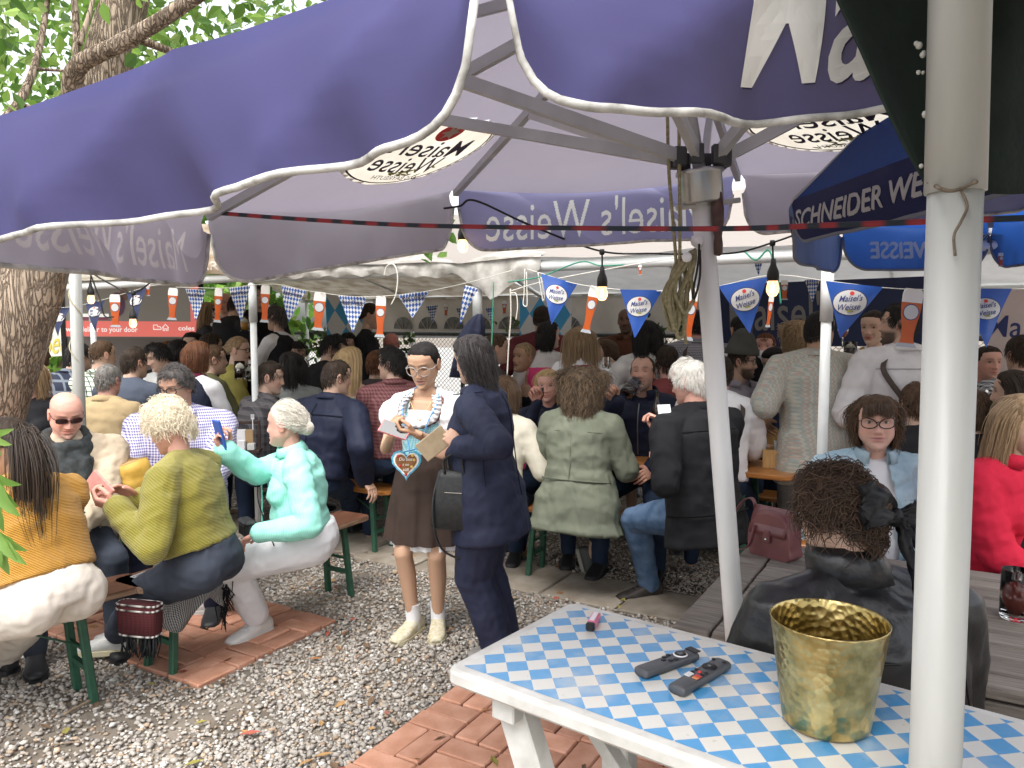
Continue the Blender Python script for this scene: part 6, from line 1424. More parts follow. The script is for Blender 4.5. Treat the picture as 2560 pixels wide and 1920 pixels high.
stand('blonde woman in dark top standing at the back',521,782,8.3,1.0,floor=DK,yaw=60,skin=LIGHT,hair='lob',hair_col='dirty',top=dict(mat=fab('dark grey tee',(.03,.03,.035)),inf=.014,sleeve=.45),bottom=dict(mat=JEAND),R=(.12,.3,-.35),L=(.12,.3,-.35))
stand('bald man in pale t-shirt standing behind the crowd',562,758,8.8,1.0,floor=DK,sex='m',yaw=196,hyaw=-6,hp=8,skin=PINKS,hair=None,top=dict(mat=fab('pale tee',(.42,.44,.43)),inf=.016,sleeve=.45),bottom=dict(mat=JEAND),face=dict(jaw=1.1,full=.8))
stand('man in black t-shirt with his back turned holding a glass',594,765,7.9,1.0,floor=DK,sex='m',yaw=40,hp=16,lean=14,wide=1.15,skin=LIGHT,hair='short',hair_col='dark',top=dict(mat=BLACKC,inf=.02,sleeve=.45),bottom=dict(mat=JEAND),R=(.25,.32,-.32),L=(.15,.3,-.35))
stand('tall man in black standing behind the hanging beer glass',648,742,8.1,1.05,floor=DK,sex='m',yaw=150,skin=LIGHT,hair='short',hair_col='dark',top=dict(mat=BLACKC,inf=.02),bottom=dict(mat=BLACKC))
stand('woman with short grey hair in white shirt and black vest',690,796,7.4,1.0,floor=.1,yaw=-70,hp=0,skin=FAIR,hair='short',hair_col='greydark',hair_p=dict(len=.06,thick=.022),top=[dict(mat=WHITEC,inf=.016,sleeve=.7),dict(mat=BLACKC,inf=.024,sleeve=0,name='vest')],bottom=dict(mat=BLACKC),R=(.0,.36,-.18),L=(.05,.36,-.22))
person('woman with long dark hair and grey t-shirt looking left',(726,918),6.2,s=1.03,yaw=-30,lean=6,hyaw=-24,skin=FAIR,hair='lob',hair_col='black',hair_p=dict(len=.3),top=dict(mat=GREYT,inf=.014,sleeve=.4),bottom=dict(mat=JEAND),lod=1,legs=False)
person('dark-haired bearded man in black printed t-shirt looking down',(833,872),7.0,s=1.06,sex='m',yaw=60,lean=18,hyaw=25,hp=20,wide=1.1,skin=LIGHT,hair='quiff',hair_col='black',beard=.8,top=dict(mat=BLACKC,inf=.02,sleeve=.45),lod=1,looking='down',legs=False)
person('woman with curly grey hair at the back of the tent',(709,878),7.7,s=1.04,yaw=190,skin=FAIR,hair='afro',hair_col='grey',top=dict(mat=BLACKC,inf=.02),lod=2,legs=False)
person('short dark-haired person beside the woman with grey curls',(743,885),7.4,s=1.04,yaw=150,hp=20,skin=LIGHT,hair='short',hair_col='black',top=dict(mat=MAROON,inf=.02),lod=2,legs=False)
person('dark-haired man facing the crowd below the blue lozenge flag',(871,862),7.8,s=1.06,sex='m',yaw=184,hp=14,lean=10,skin=LIGHT,hair='short',hair_col='black',top=dict(mat=BLACKC,inf=.02,collar=.03),lod=1,looking='down',legs=False)
stand('waitress in black t-shirt with tied hair holding a tablet',926,790,7.9,1.02,yaw=70,hyaw=12,hp=8,skin=LIGHT,hair='bun',hair_col='dark',top=dict(mat=BLACKC,inf=.016,sleeve=.42),bottom=dict(mat=JEAN),R=(.08,.3,-.32),L=(.1,.3,-.36),lod=1)
person('red-faced bald man in dark top by the fence',(978,862),8.0,s=1.06,sex='m',yaw=186,hp=16,skin=(.50,.20,.16),hair='sides',hair_col='grey',top=dict(mat=fab('dark brown knit',(.03,.018,.015)),inf=.02),lod=1,looking='down',legs=False)
person('woman with long pale blonde hair and teal tank top from behind',(878,905),5.95,s=1.0,yaw=24,lean=6,hyaw=6,skin=LIGHT,hair='long',hair_col='blonde',hair_p=dict(len=.42,thick=.022),top=dict(mat=TEAL,inf=.010,sleeve=0,t1=.9),bottom=dict(mat=JEAND),lod=1)
person('dark-haired man in red check shirt looking left',(978,910),5.6,s=1.03,sex='m',yaw=-14,lean=8,hyaw=-58,skin=FAIR,hair='quiff',hair_col='black',top=dict(mat=RPLAID,inf=.02,collar=.035),bottom=dict(mat=JEAND),lod=1)
person('person in grey brown shirt behind the red check shirt',(942,912),6.5,s=1.03,yaw=20,skin=LIGHT,hair='short',hair_col='auburn',top=dict(mat=fab('grey brown shirt',(.06,.05,.05)),inf=.02),lod=2,legs=False)
person('brown-haired woman in dark top beyond the navy suit',(1243,872),6.4,s=1.06,yaw=60,hyaw=20,hp=6,skin=LIGHT,hair='bun',hair_col='brown',top=dict(mat=fab('dark taupe',(.05,.038,.032)),inf=.02),lod=2,legs=False)
# ---- right half of the tent
stand('tall man in burgundy shirt with close-cropped hair at the back',1356,798,7.2,1.06,sex='m',yaw=-10,hyaw=30,wide=1.1,skin=LIGHT,hair='crop',hair_col='dark',top=dict(mat=BURG,inf=.022,sleeve=.6,collar=.04),bottom=dict(mat=JEAND),L=(.34,.05,-.38),R=(.2,.2,-.45),lod=1)
R2=stand('black-haired woman in pink dirndl with white blouse',1373,838,6.55,.985,yaw=8,hyaw=58,skin=FAIR,hair='bob',hair_col='black',hair_p=dict(len=.22,thick=.02),top=[dict(mat=fab('sheer white blouse',(.52,.49,.47)),inf=.014,sleeve=.42,puff=.9),dict(mat=PINK,inf=.020,sleeve=0,t1=.86,name='bodice')],bottom=None,lod=1)
R3=stand('woman with long straight blonde hair and wine red vest from behind',1452,852,6.1,.955,yaw=6,skin=FAIR,hair='long',hair_col='dirty',hair_p=dict(len=.48,thick=.02),top=[dict(mat=WHITEC,inf=.012,sleeve=.40,puff=.8),dict(mat=WINE,inf=.018,sleeve=0,t1=.93,name='vest')],bottom=None,R=(.3,.25,-.1),lod=1)
person('laughing woman in black tank top with a pendant',(1309,895),6.5,s=1.08,yaw=196,hyaw=36,hp=-4,skin=TAN,hair='bun',hair_col='dirty',top=dict(mat=BLACKC,inf=.010,sleeve=0,t1=.85,cut=lambda x,y,z:(np.abs(x)<.05)&(y>0)&(z>-.14)),lod=1,face=dict(smile=1.2,mouth_open=.9),legs=False,bust=.02)
R5=person('woman with blonde bob in navy jumper sipping red wine',(1370,965),5.55,s=1.02,yaw=190,lean=4,hyaw=2,hp=2,R=(1344,1006,5.32,0),L=(.12,.34,-.40),hands=('hold','relax'),Rdir=(.35,.2,.9),Rn=(-.3,.8,.1),skin=PINKS,hair='bob',hair_col='blonde',hair_p=dict(len=.21,thick=.016),top=dict(mat=NAVYD,inf=.016,name='jumper'),bottom=dict(mat=JEAND),shoes=SHD,lod=1,face=dict(iris=(.1,.14,.2)))
person('woman lifting a cocktail glass beyond the curly hair',(1512,886),6.6,s=1.07,yaw=-96,hyaw=0,hp=-4,skin=LIGHT,hair='lob',hair_col='brown',top=dict(mat=fab('plum dress',(.05,.008,.02)),inf=.012,sleeve=0),R=(.05,.28,-.02),L=(.0,.32,-.02),lod=2,legs=False)
stand('brown-skinned bearded man in bronze shirt behind the blue pennant',1566,803,7.5,1.05,sex='m',yaw=190,hyaw=10,skin=BRN,hair='stubble',beard=.7,top=dict(mat=BRONZE,inf=.022,sleeve=.45,collar=.035),bottom=dict(mat=JEAND),wide=1.1,lod=1)
R8=stand('woman with long dark hair and white lace blouse from behind',1613,838,6.15,.98,yaw=-4,hyaw=-12,skin=LIGHT,hair='long',hair_col='black',hair_p=dict(len=.34,thick=.03),top=[dict(mat=fab('white blouse',(.56,.54,.52)),inf=.018,sleeve=.42,puff=1.1),dict(mat=LACE,inf=.024,sleeve=0,t1=.96,name='bodice')],bottom=None,L=(.28,.18,-.16),lod=1)
R9=stand('man in grey check shirt with dark braces behind the umbrella pole',1738,812,6.4,1.05,sex='m',yaw=-6,skin=PINKS,hair='short',hair_col='black',wide=1.16,top=dict(mat=GCHK,inf=.022,sleeve=.5,collar=.035),bottom=dict(mat=JEAND),lod=1)
person('seated dark-haired person between the lace blouse and the white hair',(1668,905),5.9,s=1.08,yaw=10,skin=PINKS,hair='short',hair_col='dark',top=dict(mat=fab('rust red shirt',(.20,.05,.05)),inf=.02),lod=2,legs=False)
R10=stand('woman with black braids in black bodice and white sleeves',1852,826,6.2,.99,yaw=0,hyaw=-8,skin=LIGHT,hair='bun',hair_col='black',hair_p=dict(bunr=.03),top=[dict(mat=WHITEC,inf=.012,sleeve=.36,puff=.85),dict(mat=BLACKC,inf=.018,sleeve=0,t1=.93,name='bodice')],bottom=None,lod=1)
R11=person('bearded man in pointed felt hat, glasses and lilac shirt',(1856,905),5.75,s=1.08,sex='m',yaw=150,hyaw=-34,hp=4,skin=LIGHT,hair='short',hair_col='dark',beard=.85,top=dict(mat=LILAC,inf=.02,collar=.04),bottom=dict(mat=JEAND),glasses=dict(mat=FRB,size=(.025,.021),e=2),lod=1)
person('red-haired man seated beyond the felt hat',(1913,868),7.0,s=1.1,sex='m',yaw=200,hyaw=10,skin=PINKS,hair='short',hair_col='auburn',beard=.5,top=dict(mat=BLACKC,inf=.02),lod=2,legs=False)
person('dark-haired woman leaning over the table by the zigzag shirt',(1936,908),6.1,s=1.05,yaw=-120,hp=24,lean=16,skin=LIGHT,hair='bob',hair_col='black',top=dict(mat=LILAC,inf=.018),lod=2,legs=False)
R14=stand('woman with blonde curls and a headband from behind',1996,845,5.7,.97,yaw=0,skin=FAIR,hair='curlybob',hair_col='dirty',hair_p=dict(len=.22,thick=.05),top=dict(mat=fab('white top',(.5,.48,.46)),inf=.016,sleeve=.4),bottom=None,lod=1)
R15=stand('black-haired man in zigzag print short-sleeved shirt from behind',2050,828,4.75,1.02,sex='m',yaw=4,hyaw=55,wide=1.10,skin=TAN,hair='crop',hair_col='black',hair_p=dict(len=.022,thick=.010),top=dict(mat=ZIG,inf=.030,sleeve=.42,collar=.03,hem=.18,fold=.008),bottom=dict(mat=fab('stone trousers',(.2,.19,.18)),inf=.02),L=(.26,.12,-.42),R=(.2,.3,-.3),lod=0)
R16=stand('dirndl woman with red lipstick and pinned-up hair reaching for a glass',2183,820,5.45,1.0,yaw=210,hyaw=18,hp=6,skin=FAIR,hair='slick',hair_col='dark',hair_p=dict(thick=.012),top=[dict(mat=WHITEC,inf=.010,sleeve=.3),dict(mat=GOLDB,inf=.018,sleeve=0,t1=.9,name='bodice')],R=(.02,.42,-.12),L=(.12,.3,-.2),lod=1,lips=(.35,.02,.03),bottom=None)
R17=stand('bearded man in white shirt with brown crossed braces from behind',2245,812,4.55,1.05,sex='m',yaw=2,hyaw=-62,wide=1.06,skin=FAIR,hair='short',hair_col='black',beard=.85,top=dict(mat=fab('white linen',(.58,.56,.57),(.68,.66,.67)),inf=.030,fold=.010,collar=.04,sleeve=.95),bottom=dict(mat=fab('grey leather shorts',(.05,.05,.05)),inf=.02),R=(.24,.2,-.4),L=(.24,.2,-.42),lod=0)
R18=person('seated person in white shirt with a brown leather strap by the umbrella pole',(1800,935),4.85,s=1.0,sex='m',yaw=20,lean=12,skin=LIGHT,hair='short',hair_col='dark',top=dict(mat=WHITEC,inf=.024,fold=.01),bottom=dict(mat=JEAND),lod=1)
person('woman with tied dark hair looking back beyond the white post',(2470,908),5.4,s=1.04,yaw=176,hyaw=4,skin=PINKS,hair='bun',hair_col='dark',top=dict(mat=fab('pale grey top',(.3,.28,.29)),inf=.014),lod=1,legs=False)
R20=person('man in black and white check shirt with blue overall straps',(2552,888),5.0,s=1.08,sex='m',yaw=0,wide=1.1,skin=LIGHT,hair='short',hair_col='dark',top=dict(mat=BCHK,inf=.022,collar=.03),lod=1,legs=False)
person('woman with long dark hair and check shirt behind the red jacket',(2532,985),3.95,s=1.03,yaw=-40,hyaw=-10,skin=LIGHT,hair='long',hair_col='dark',top=dict(mat=BCHK,inf=.02),lod=1,legs=False)
person('short brown-haired person in black behind the white post',(2440,1030),4.15,s=.98,yaw=30,skin=FAIR,hair='short',hair_col='brown',hair_p=dict(len=.07,thick=.02),top=dict(mat=BLACKC,inf=.02),lod=1,legs=False)
person('person in black behind the shoulder of the denim jacket',(2290,1010),4.2,s=1.0,yaw=10,skin=FAIR,hair='short',hair_col='brown',top=dict(mat=BLACKC,inf=.024),lod=1,legs=False)
F6['zh']=.50
RIBBON=checks('turquoise ribbon',(.20,.52,.62),(.62,.80,.84),60,90,'check',coords='obj')
skirt(F6,.52,BROWN,.30,(.135,.108),(.24,.195));skirt(F6,.487,WHITEC,.1,(.13,.10),(.205,.165),17,'petticoat',z0=.60)
skirt(F6,.615,RIBBON,.30,(.135,.108),(.225,.185),z0=.665,lift=.004,name='ribbon_band')
skirt(F6,.80,mat('brown bodice panel',(.05,.022,.022),(.12,.05,.045),scale=60),.62,(.128,.104),(.150,.118),5,'waistband',z0=F6['PEL'][2]+.10,kf=.3)if False else None
rp=F6['rp'];path=[rp(.97,-72,.026),rp(.90,-50,.030),rp(.80,-38,.044),rp(.70,-27,.050),rp(.63,0,.046),rp(.70,27,.050),rp(.80,38,.044),rp(.90,50,.030),rp(.97,72,.026)]
P=spline(path,10);n=len(P);b=MB();b.tube(P,.0065+.0025*np.sin(np.arange(n)*1.9),8,col=None);k_=np.repeat((np.arange(n)//2)%2,8)[:,None];b.col=[np.where(k_>0,V3(.06,.022,.022),V3(.22,.10,.09))];b.build('braid_trim',attr_mat('braid',rough=.8),F6['root'])
b=MB();c_=F6['NB']+F6['tf']*.06;rows=[]
for i,p in enumerate(P):
 inn=nrm((c_-p)*[1,1,.6]);o_=F6['tf']*.010;rows.append([p+o_,p+inn*.018+o_+F6['tf']*(.012+.010*sin(i*1.25)),p+inn*.042+o_+F6['tf']*(.014+.016*sin(i*1.25+.6))+UP*.006*cos(i*1.25)])
b.grid(rows);ro=b.build('ruffle',WHITEC,F6['root']);q=ro.modifiers.new('t','SOLIDIFY');q.thickness=.003
b=MB();nb_=F6['NB'];b.tube(spline([rp(1.0,-60,.01),rp(.9,-22,.02),rp(.72,-4,.055)],6),.0012,5);b.tube(spline([rp(1.0,60,.01),rp(.9,22,.02),rp(.72,-4,.055)],6),.0012,5);b.ball(rp(.72,-4,.058),.006,8,6);b.build('necklace',mat('gold',(.7,.5,.2),rough=.25,metal=1),F6['root'])
b=MB();rm=F6
for a_ in(F6['aR'],F6['aL']):
 q=MB();q.lathe([(.040,-.055),(.039,0),(.041,.05),(.044,.085),(.045,.088)],a_,UP,14);q.build('sock',WHITEC,F6['root'])
for I_,m_ in((R2,PINK),(R3,WINE),(R8,BLACKC),(R10,BLACKC),(R14,JEAND),(R16,GOLDB)):I_['zh']=.45;skirt(I_,.45,m_,.25,(.15,.12),(.27,.23))
def seam(info,pts,m,r_=.0035,name='seam'):b=MB();b.tube(spline(pts,8),r_,5);return b.build(name,m,info['root'])
rp=F8['rp'];SG2=fab('sage seam',(.10,.11,.08))
seam(F8,[rp(.20,a,.044)for a in range(100,270,20)],SG2,.005);seam(F8,[rp(t,180,.040)for t in(-.1,.15,.4,.65,.9)],SG2);seam(F8,[rp(.78,a,.036)for a in range(110,260,20)],SG2)
rp=F12['rp'];LS=mat('leather seam',(.006,.006,.006),rough=.3);seam(F12,[rp(.74,a,.040)for a in range(105,265,16)],LS,.0030);seam(F12,[rp(t,222,.042)for t in(.0,.25,.5,.72)],LS,.0025);seam(F12,[rp(t,138,.042)for t in(.0,.25,.5,.72)],LS,.0025)
def buttons(info,pts,m,r_=.0055):b=MB();[b.ball(p,(r_,r_,r_),8,5)for p in pts];o=b.build('buttons',m,info['root']);o['kind']='stuff'
MSE=fab('mint seam',(.20,.55,.46));rp=F5['rp'];seam(F5,[rp(t,2,.078 if.4<t<.9 else.06)for t in(.1,.3,.5,.7,.85)],MSE,.004,'placket');buttons(F5,[rp(t,6,.082 if.4<t<.9 else.064)for t in(.2,.36,.52,.68,.82)],WHITEC)
NSE=fab('navy seam',(.008,.010,.022));rp=F7['rp'];seam(F7,[rp(t,180,.036)for t in(-.1,.2,.5,.8,.95)],NSE,.003);seam(F7,[rp(t,255,.034)for t in(-.1,.2,.5,.75)],NSE,.003);seam(F7,[F7['shL']+F7['up']*.065+F7['tf']*x-F7['right']*.012 for x in(-.075,-.03,.03,.07)],NSE,.003)
rp=M1['rp'];seam(M1,[rp(t,180,.036)for t in(-.1,.2,.5,.8,.95)],NSE,.004);seam(M1,[rp(.80,a,.034)for a in range(110,255,20)],NSE,.004)
rp=F10['rp'];BSE=fab('black seam',(.004,.004,.005));seam(F10,[rp(.80,a,.034)for a in range(110,255,20)],BSE,.004);seam(F10,[rp(-.02,a,.040)for a in range(60,300,20)],BSE,.006,'hem_band')
ZIPM=mat('grey zip',(.25,.25,.26),rough=.35,metal=.6);rp=F9['rp'];seam(F9,[rp(t,0,.036)for t in(.3,.5,.7,.85,.95)],ZIPM,.004,'zip');rp=R17['rp'];seam(R17,[rp(.82,a,.044)for a in range(105,260,20)],fab('linen seam',(.40,.39,.39)),.004)
rp=F11['rp'];DSE=fab('denim stitching',(.16,.25,.33));seam(F11,[rp(.72,a,.052)for a in(20,32,46,60)],DSE,.004);seam(F11,[rp(.72,-a,.052)for a in(20,32,46,60)],DSE,.004);buttons(F11,[rp(t,24,.058)for t in(.3,.5,.68)],ZIPM,.006)
rp=F3['rp'];seam(F3,[rp(t,-30,.050)for t in(.1,.3,.5,.7)],fab('beige seam',(.28,.22,.15)),.004)
BR=mat('brown brace leather',(.055,.04,.032),(.085,.065,.052),scale=20,rough=.6)
rp=R17['rp'];strip(R17,[rp(.98,118,.030),rp(.80,138,.052),rp(.50,163,.058),rp(.28,180,.056),rp(.05,205,.055)],.032,BR,'brace');strip(R17,[rp(.98,242,.030),rp(.80,222,.052),rp(.50,197,.060),rp(.28,180,.060),rp(.05,155,.056)],.032,BR,'brace')
b=MB();b.loft([np.array([rp(t_,a,.048)for a in range(0,360,12)])for t_ in(-.10,-.02)],caps=False);b.build('belt',mat('khaki belt',(.17,.14,.09),rough=.8),R17['root'])
rp=R9['rp'];strip(R9,[rp(.98,125,.026),rp(.80,148,.035),rp(.5,172,.040)],.034,BR,'brace');strip(R9,[rp(.98,235,.026),rp(.80,212,.035),rp(.5,188,.040)],.034,BR,'brace')
rp=R18['rp'];strip(R18,[rp(1.0,70,.03),rp(.95,110,.036),rp(.75,140,.042),rp(.4,160,.044)],.036,BR,'strap')
rp=R20['rp'];OB=fab('blue overall strap',(.10,.16,.30));strip(R20,[rp(.98,225,.026),rp(.75,222,.035),rp(.3,218,.036)],.06,OB,'strap')
H_,M_=R11['H'],R11['HM'];b=MB();b.loft([V3([0,-.01,z])@M_.T+H_+ellipse_poly(rx,ry,20)@np.stack([M_[:,0],M_[:,1]])+0 for rx,ry,z in((.098,.118,.052),(.100,.120,.060),(.098,.117,.092),(.090,.108,.095),(.082,.098,.13),(.062,.075,.185),(.035,.045,.222),(.012,.018,.235))]);b.build('hat',fab('grey felt',(.06,.06,.052)),R11['root'])
M_,H_=F12['HM'],F12['H'];BOW=fab('black satin',(.014,.014,.015),rough=.45);L3=lambda x,y,z:V3([x,y,z])@M_.T+H_
bo=V3(.052,-.128,-.015)
def bow_part(pts,ws,name):
 b=MB();P=spline(pts,7);W=np.interp(np.linspace(0,1,len(P)),np.linspace(0,1,len(ws)),ws);rows=[]
 for i,(p,w_)in enumerate(zip(P,W)):rows.append([L3(*(bo+p+V3(.25*q*w_+.0,-.012*cos(q*5+i*.5),q*w_)))for q in np.linspace(-1,1,7)])
 b.grid(rows);o=b.build(name,BOW,F12['root']);q=o.modifiers.new('t','SOLIDIFY');q.thickness=.003
bow_part([(0,0,0),(-.05,-.022,.030),(-.098,-.020,.040),(-.108,.0,.034),(-.07,.012,.02),(0,.002,0)],[.012,.040,.050,.050,.040,.012],'bow_loop');bow_part([(0,0,0),(.045,-.022,-.005),(.085,-.018,-.018),(.09,.0,-.02),(.05,.012,-.01),(0,.002,0)],[.012,.036,.044,.044,.036,.012],'bow_loop')
bow_part([(0,-.004,-.008),(-.01,-.020,-.07),(.0,-.018,-.15)],[.014,.034,.038],'bow_tail');bow_part([(.012,-.004,-.012),(.050,-.020,-.065),(.085,-.016,-.135)],[.014,.030,.034],'bow_tail')
b=MB();b.ball(L3(*bo),(.018,.016,.024),12,8);b.build('bow_knot',BOW,F12['root'])
b=MB();nb,tr_,tf_,up_=F3['NB'],F3['tr'],F3['tf'],F3['up']
for k,(rr,hz,th_,tilt)in enumerate(((.098,-.005,.038,.0),(.106,-.04,.044,.035),(.094,.025,.030,-.01))):
 b.tube([nb+tr_*sin(a)*rr+tf_*(cos(a)*rr*.95+.02)+up_*(hz-tilt*cos(a)-.030*cos(a)+.008*sin(3*a+k))for a in np.linspace(0,2*pi,26)],th_,10)
for k,(x0,x1,z1)in enumerate(((-.075,-.035,-.30),(-.025,.02,-.33),(.03,.06,-.29),(.085,.085,-.24))):
 b.tube([nb+tr_*x0+tf_*.115-up_*.05,nb+tr_*(x0+x1)/2+tf_*.165-up_*.16,nb+tr_*x1+tf_*.17+up_*z1],[.042,.050,.046],10)
b.v=[v-F3['off']for v in b.v]
def post_scarf(v,n,f):
 w=v+F3['off'];q=wnoise(np.c_[w@tr_,w@tf_,w[:,2]*.35],26,4);m=MB();m.add(v+n*(.007*q)[:,None],f,0,True);return m
remesh_job(b,'scarf',.010,4,F3['root'],post_scarf,[CHAR])
rp=F5['rp'];strip(F5,[rp(1.0,20,.032),rp(.82,5,.085),rp(.6,-8,.10),rp(.35,-22,.065),rp(.08,-40,.055)],.012,BLACKC,'bag_strap')
WB=mat('blue wristband',(.12,.30,.55),rough=.5)
for F_,w_,e_ in((F5,'WR','elR'),(F2,'WR','elR'),(F9,'WR','elR'),(R5,'WR','elR')):
 d_=nrm(F_[w_]-F_[e_]);b=MB();b.lathe([(.031,-.009),(.033,-.008),(.033,.008),(.031,.009)],F_[w_]-d_*.012,d_,14);b.build('wristband',WB,F_['root'])
run_jobs()
# --- things on the tables and in the hands
GLASS=glass('clear glass');BEER=mat('amber beer',(.55,.24,.02),rough=.15,spec=.6);DARKB=mat('dark beer',(.022,.008,.005),rough=.12,spec=.7);FOAM=mat('beer foam',(.70,.64,.52),(.80,.76,.66),scale=120,rough=.9);ROSE=mat('rose wine',(.50,.13,.06),rough=.12,spec=.6);REDW=mat('red wine',(.30,.02,.012),rough=.12)
def mug(label,base,fill=None,h=.15,r=.042,level=.6,handle=None,R=None,group='glasses on the tables',head=True):
 t=thing('beer_mug',label,'beer mug',tuple(base),0,group);R=np.eye(3)if R is None else R
 def put(b,name,m):b.v=[v@R.T for v in b.v];return b.build(name,m,t,world=False)
 b=MB();pr=[(r*.9,0),(r,.008),(r*1.02,h*.5),(r*.98,h)];b.lathe(pr+[(r*.92,h),(r*.94,h*.5),(r*.9,.014),(.001,.012)],n=24);put(b,'glass',GLASS)
 if handle is not None:
  a=radians(handle);d=V3(cos(a),sin(a),0);b=MB();b.tube(spline([d*r*.97+UP*h*.82,d*(r+.032)+UP*h*.78,d*(r+.040)+UP*h*.5,d*(r+.03)+UP*h*.22,d*r*.98+UP*h*.18],5),.0065,8);put(b,'handle',GLASS)
 if fill is not None:
  b=MB();b.lathe([(r*.88,.016),(r*.92,h*level)],n=20);put(b,'beer',fill)
  if head:b=MB();b.lathe([(r*.92,h*level+.0005),(r*.91,h*level+.016)],n=20);put(b,'foam',FOAM)
 return t
def wineglass(label,base,fill,s=1.0,level=.5,R=None,group='glasses on the tables'):
 t=thing('wine_glass',label,'wine glass',tuple(base),0,group);R=np.eye(3)if R is None else R
 def put(b,name,m):b.v=[v@R.T for v in b.v];return b.build(name,m,t,world=False)
 pr=[(.032,0),(.030,.004),(.005,.008),(.004,.075),(.012,.085),(.032,.11),(.038,.14),(.034,.185)]
 b=MB();b.lathe([(r*s,z*s)for r,z in pr],n=20,caps=False);put(b,'glass',GLASS)
 b=MB();b.lathe([(.006*s,.086*s),(.030*s,.11*s),(.0355*s,(.11+.06*level)*s)],n=18);put(b,'wine',fill)
 return t
def bottle(label,base,m,h=.25,r=.031,lab=None,cap=None):
 t=thing('bottle',label,'bottle',tuple(base),0,'bottles on the tables')
 b=MB();b.lathe([(r*.9,0),(r,.006),(r,h*.55),(r*.8,h*.66),(r*.38,h*.80),(r*.36,h*.97),(r*.40,h)],n=20);b.build('glass',m,t,world=False)
 if lab is not None:b=MB();b.lathe([(r*1.015,h*.18),(r*1.015,h*.46)],n=20,caps=False);b.build('label',lab,t,world=False)
 if cap is not None:b=MB();b.lathe([(r*.42,h*.985),(r*.42,h*1.03),(r*.3,h*1.035)],n=14);b.build('cap',cap,t,world=False)
 return t
TB=.7705
mug('empty beer glass between the bald man and the yellow handbag',gz(312,1172,TB),None,.13,.043)
mug('empty glass on the table before the black-topped woman',gz(38,1112,TB),None,.12,.038)
mug('mug of dark beer on the table by the olive t-shirt',at(600,948,6.3),DARKB,.15,.043,.6,0);mug('second dark beer mug next to the tent post',at(626,952,6.4),DARKB,.14,.04,.6,0)
mug('beer mug with a last inch of yellow beer beside the dirndl',gz(922,1090,TB),BEER,.17,.042,.24,-20,head=False)
bottle('clear bottle beside the mug of yellow beer',gz(958,1092,TB),GLASS,.24,.03)
wineglass('stemmed glass of rose wine before the curly-haired woman',gz(1352,1098,TB),ROSE,1.0,.9)
bottle('clear water bottle with blue label behind the phone of the white-haired man',gz(1617,1120,TB),GLASS,.27,.036,mat('blue label',(.2,.5,.6)));bottle('brown beer bottle behind the white phone',at(1641,1080,4.75),mat('brown glass',(.02,.010,.005),rough=.08,spec=.7),.25,.03,None,mat('black cap',(.02,.02,.02)))
bottle('dark beer bottle with pale label before the felt-hatted man',gz(1926,1068,TB),_mats['brown glass'],.25,.032,mat('pale label',(.5,.48,.44)));bottle('bottle of yellow oil behind the beer bottle',gz(1916,1046,TB),mat('yellow oil',(.5,.32,.02),rough=.1),.25,.026)
mug('empty glass before the man in the felt hat',gz(1868,1046,TB),None,.14,.036);mug('small clear glass by the dark beer bottle',gz(1901,1058,TB),None,.07,.025)
mug('pint glass of dark red beer on the grey slatted table',gz(2536,1545,.752),mat('ruby beer',(.10,.012,.006),rough=.1),.155,.042,.66,None,head=False)
bottle('small swing-top bottle before the denim jacket',gz(2012,1345,.752),GLASS,.17,.035,None,mat('red seal',(.5,.05,.06)))
wineglass('white wine glass among the crowd behind the white post',at(2452,1050,4.6),mat('white wine',(.6,.55,.3)),1.0,.5);bottle('green wine bottle tilted beside the white post',at(2478,1130,4.0),mat('green glass',(.03,.05,.01),rough=.08,spec=.7),.28,.036,mat('white label',(.6,.6,.58)))
gb=wineglass('goblet of pale cocktail with a black straw beside the pink phone case',gz(187,1252,TB),mat('pale cocktail',(.55,.5,.3),rough=.2),.62,.95)
p_=gz(187,1252,TB);b=MB();b.tube([p_+V3(-.02,0,.07),p_+V3(.085,.03,.20)],.0028,6);b.build('straw',mat('black straw',(.01,.01,.01)),gb)
c_=F9['WR']+(F9['H']+F9['HM']@V3(0,.115,-.06)-F9['WR'])*.62
ax_=nrm(F9['H']+F9['HM']@V3(.0,.095,-.058)-c_+V3(0,0,.03));xx,yy=frame_of(ax_);R_=np.stack([np.cross(yy,ax_),yy,ax_],1)
mug('half-litre mug of dark beer raised to the mouth of the man in the zip jacket',c_-ax_*.075,DARKB,.15,.046,.55,180,R_,'glasses held in the hands',head=False)
c_=R5['WR']+UP*.06+(R5['H']-R5['WR'])*.25+R5['fwd']*.03
wineglass('glass of red wine at the lips of the woman with the blonde bob',c_-UP*.14,REDW,.85,.7,None,'glasses held in the hands')
wineglass('wine glass held up beside the long blonde hair',at(1516,955,5.7),GLASS,1.0,.1,None,'glasses held in the hands')
mug('glass of dark beer held between the dirndl woman and the white shirt',at(2125,905,4.9),DARKB,.13,.04,.7,None,None,'glasses held in the hands')
wineglass('small wine glass raised by the dirndl woman with red lipstick',at(2106,872,5.0),ROSE,.9,.3,None,'glasses held in the hands')
mug('short glass held by the blonde woman at the back',at(541,800,7.9),None,.12,.036,group='glasses held in the hands');mug('beer glass held by the man in black at the back',at(612,828,7.5),BEER,.14,.04,.6,group='glasses held in the hands')
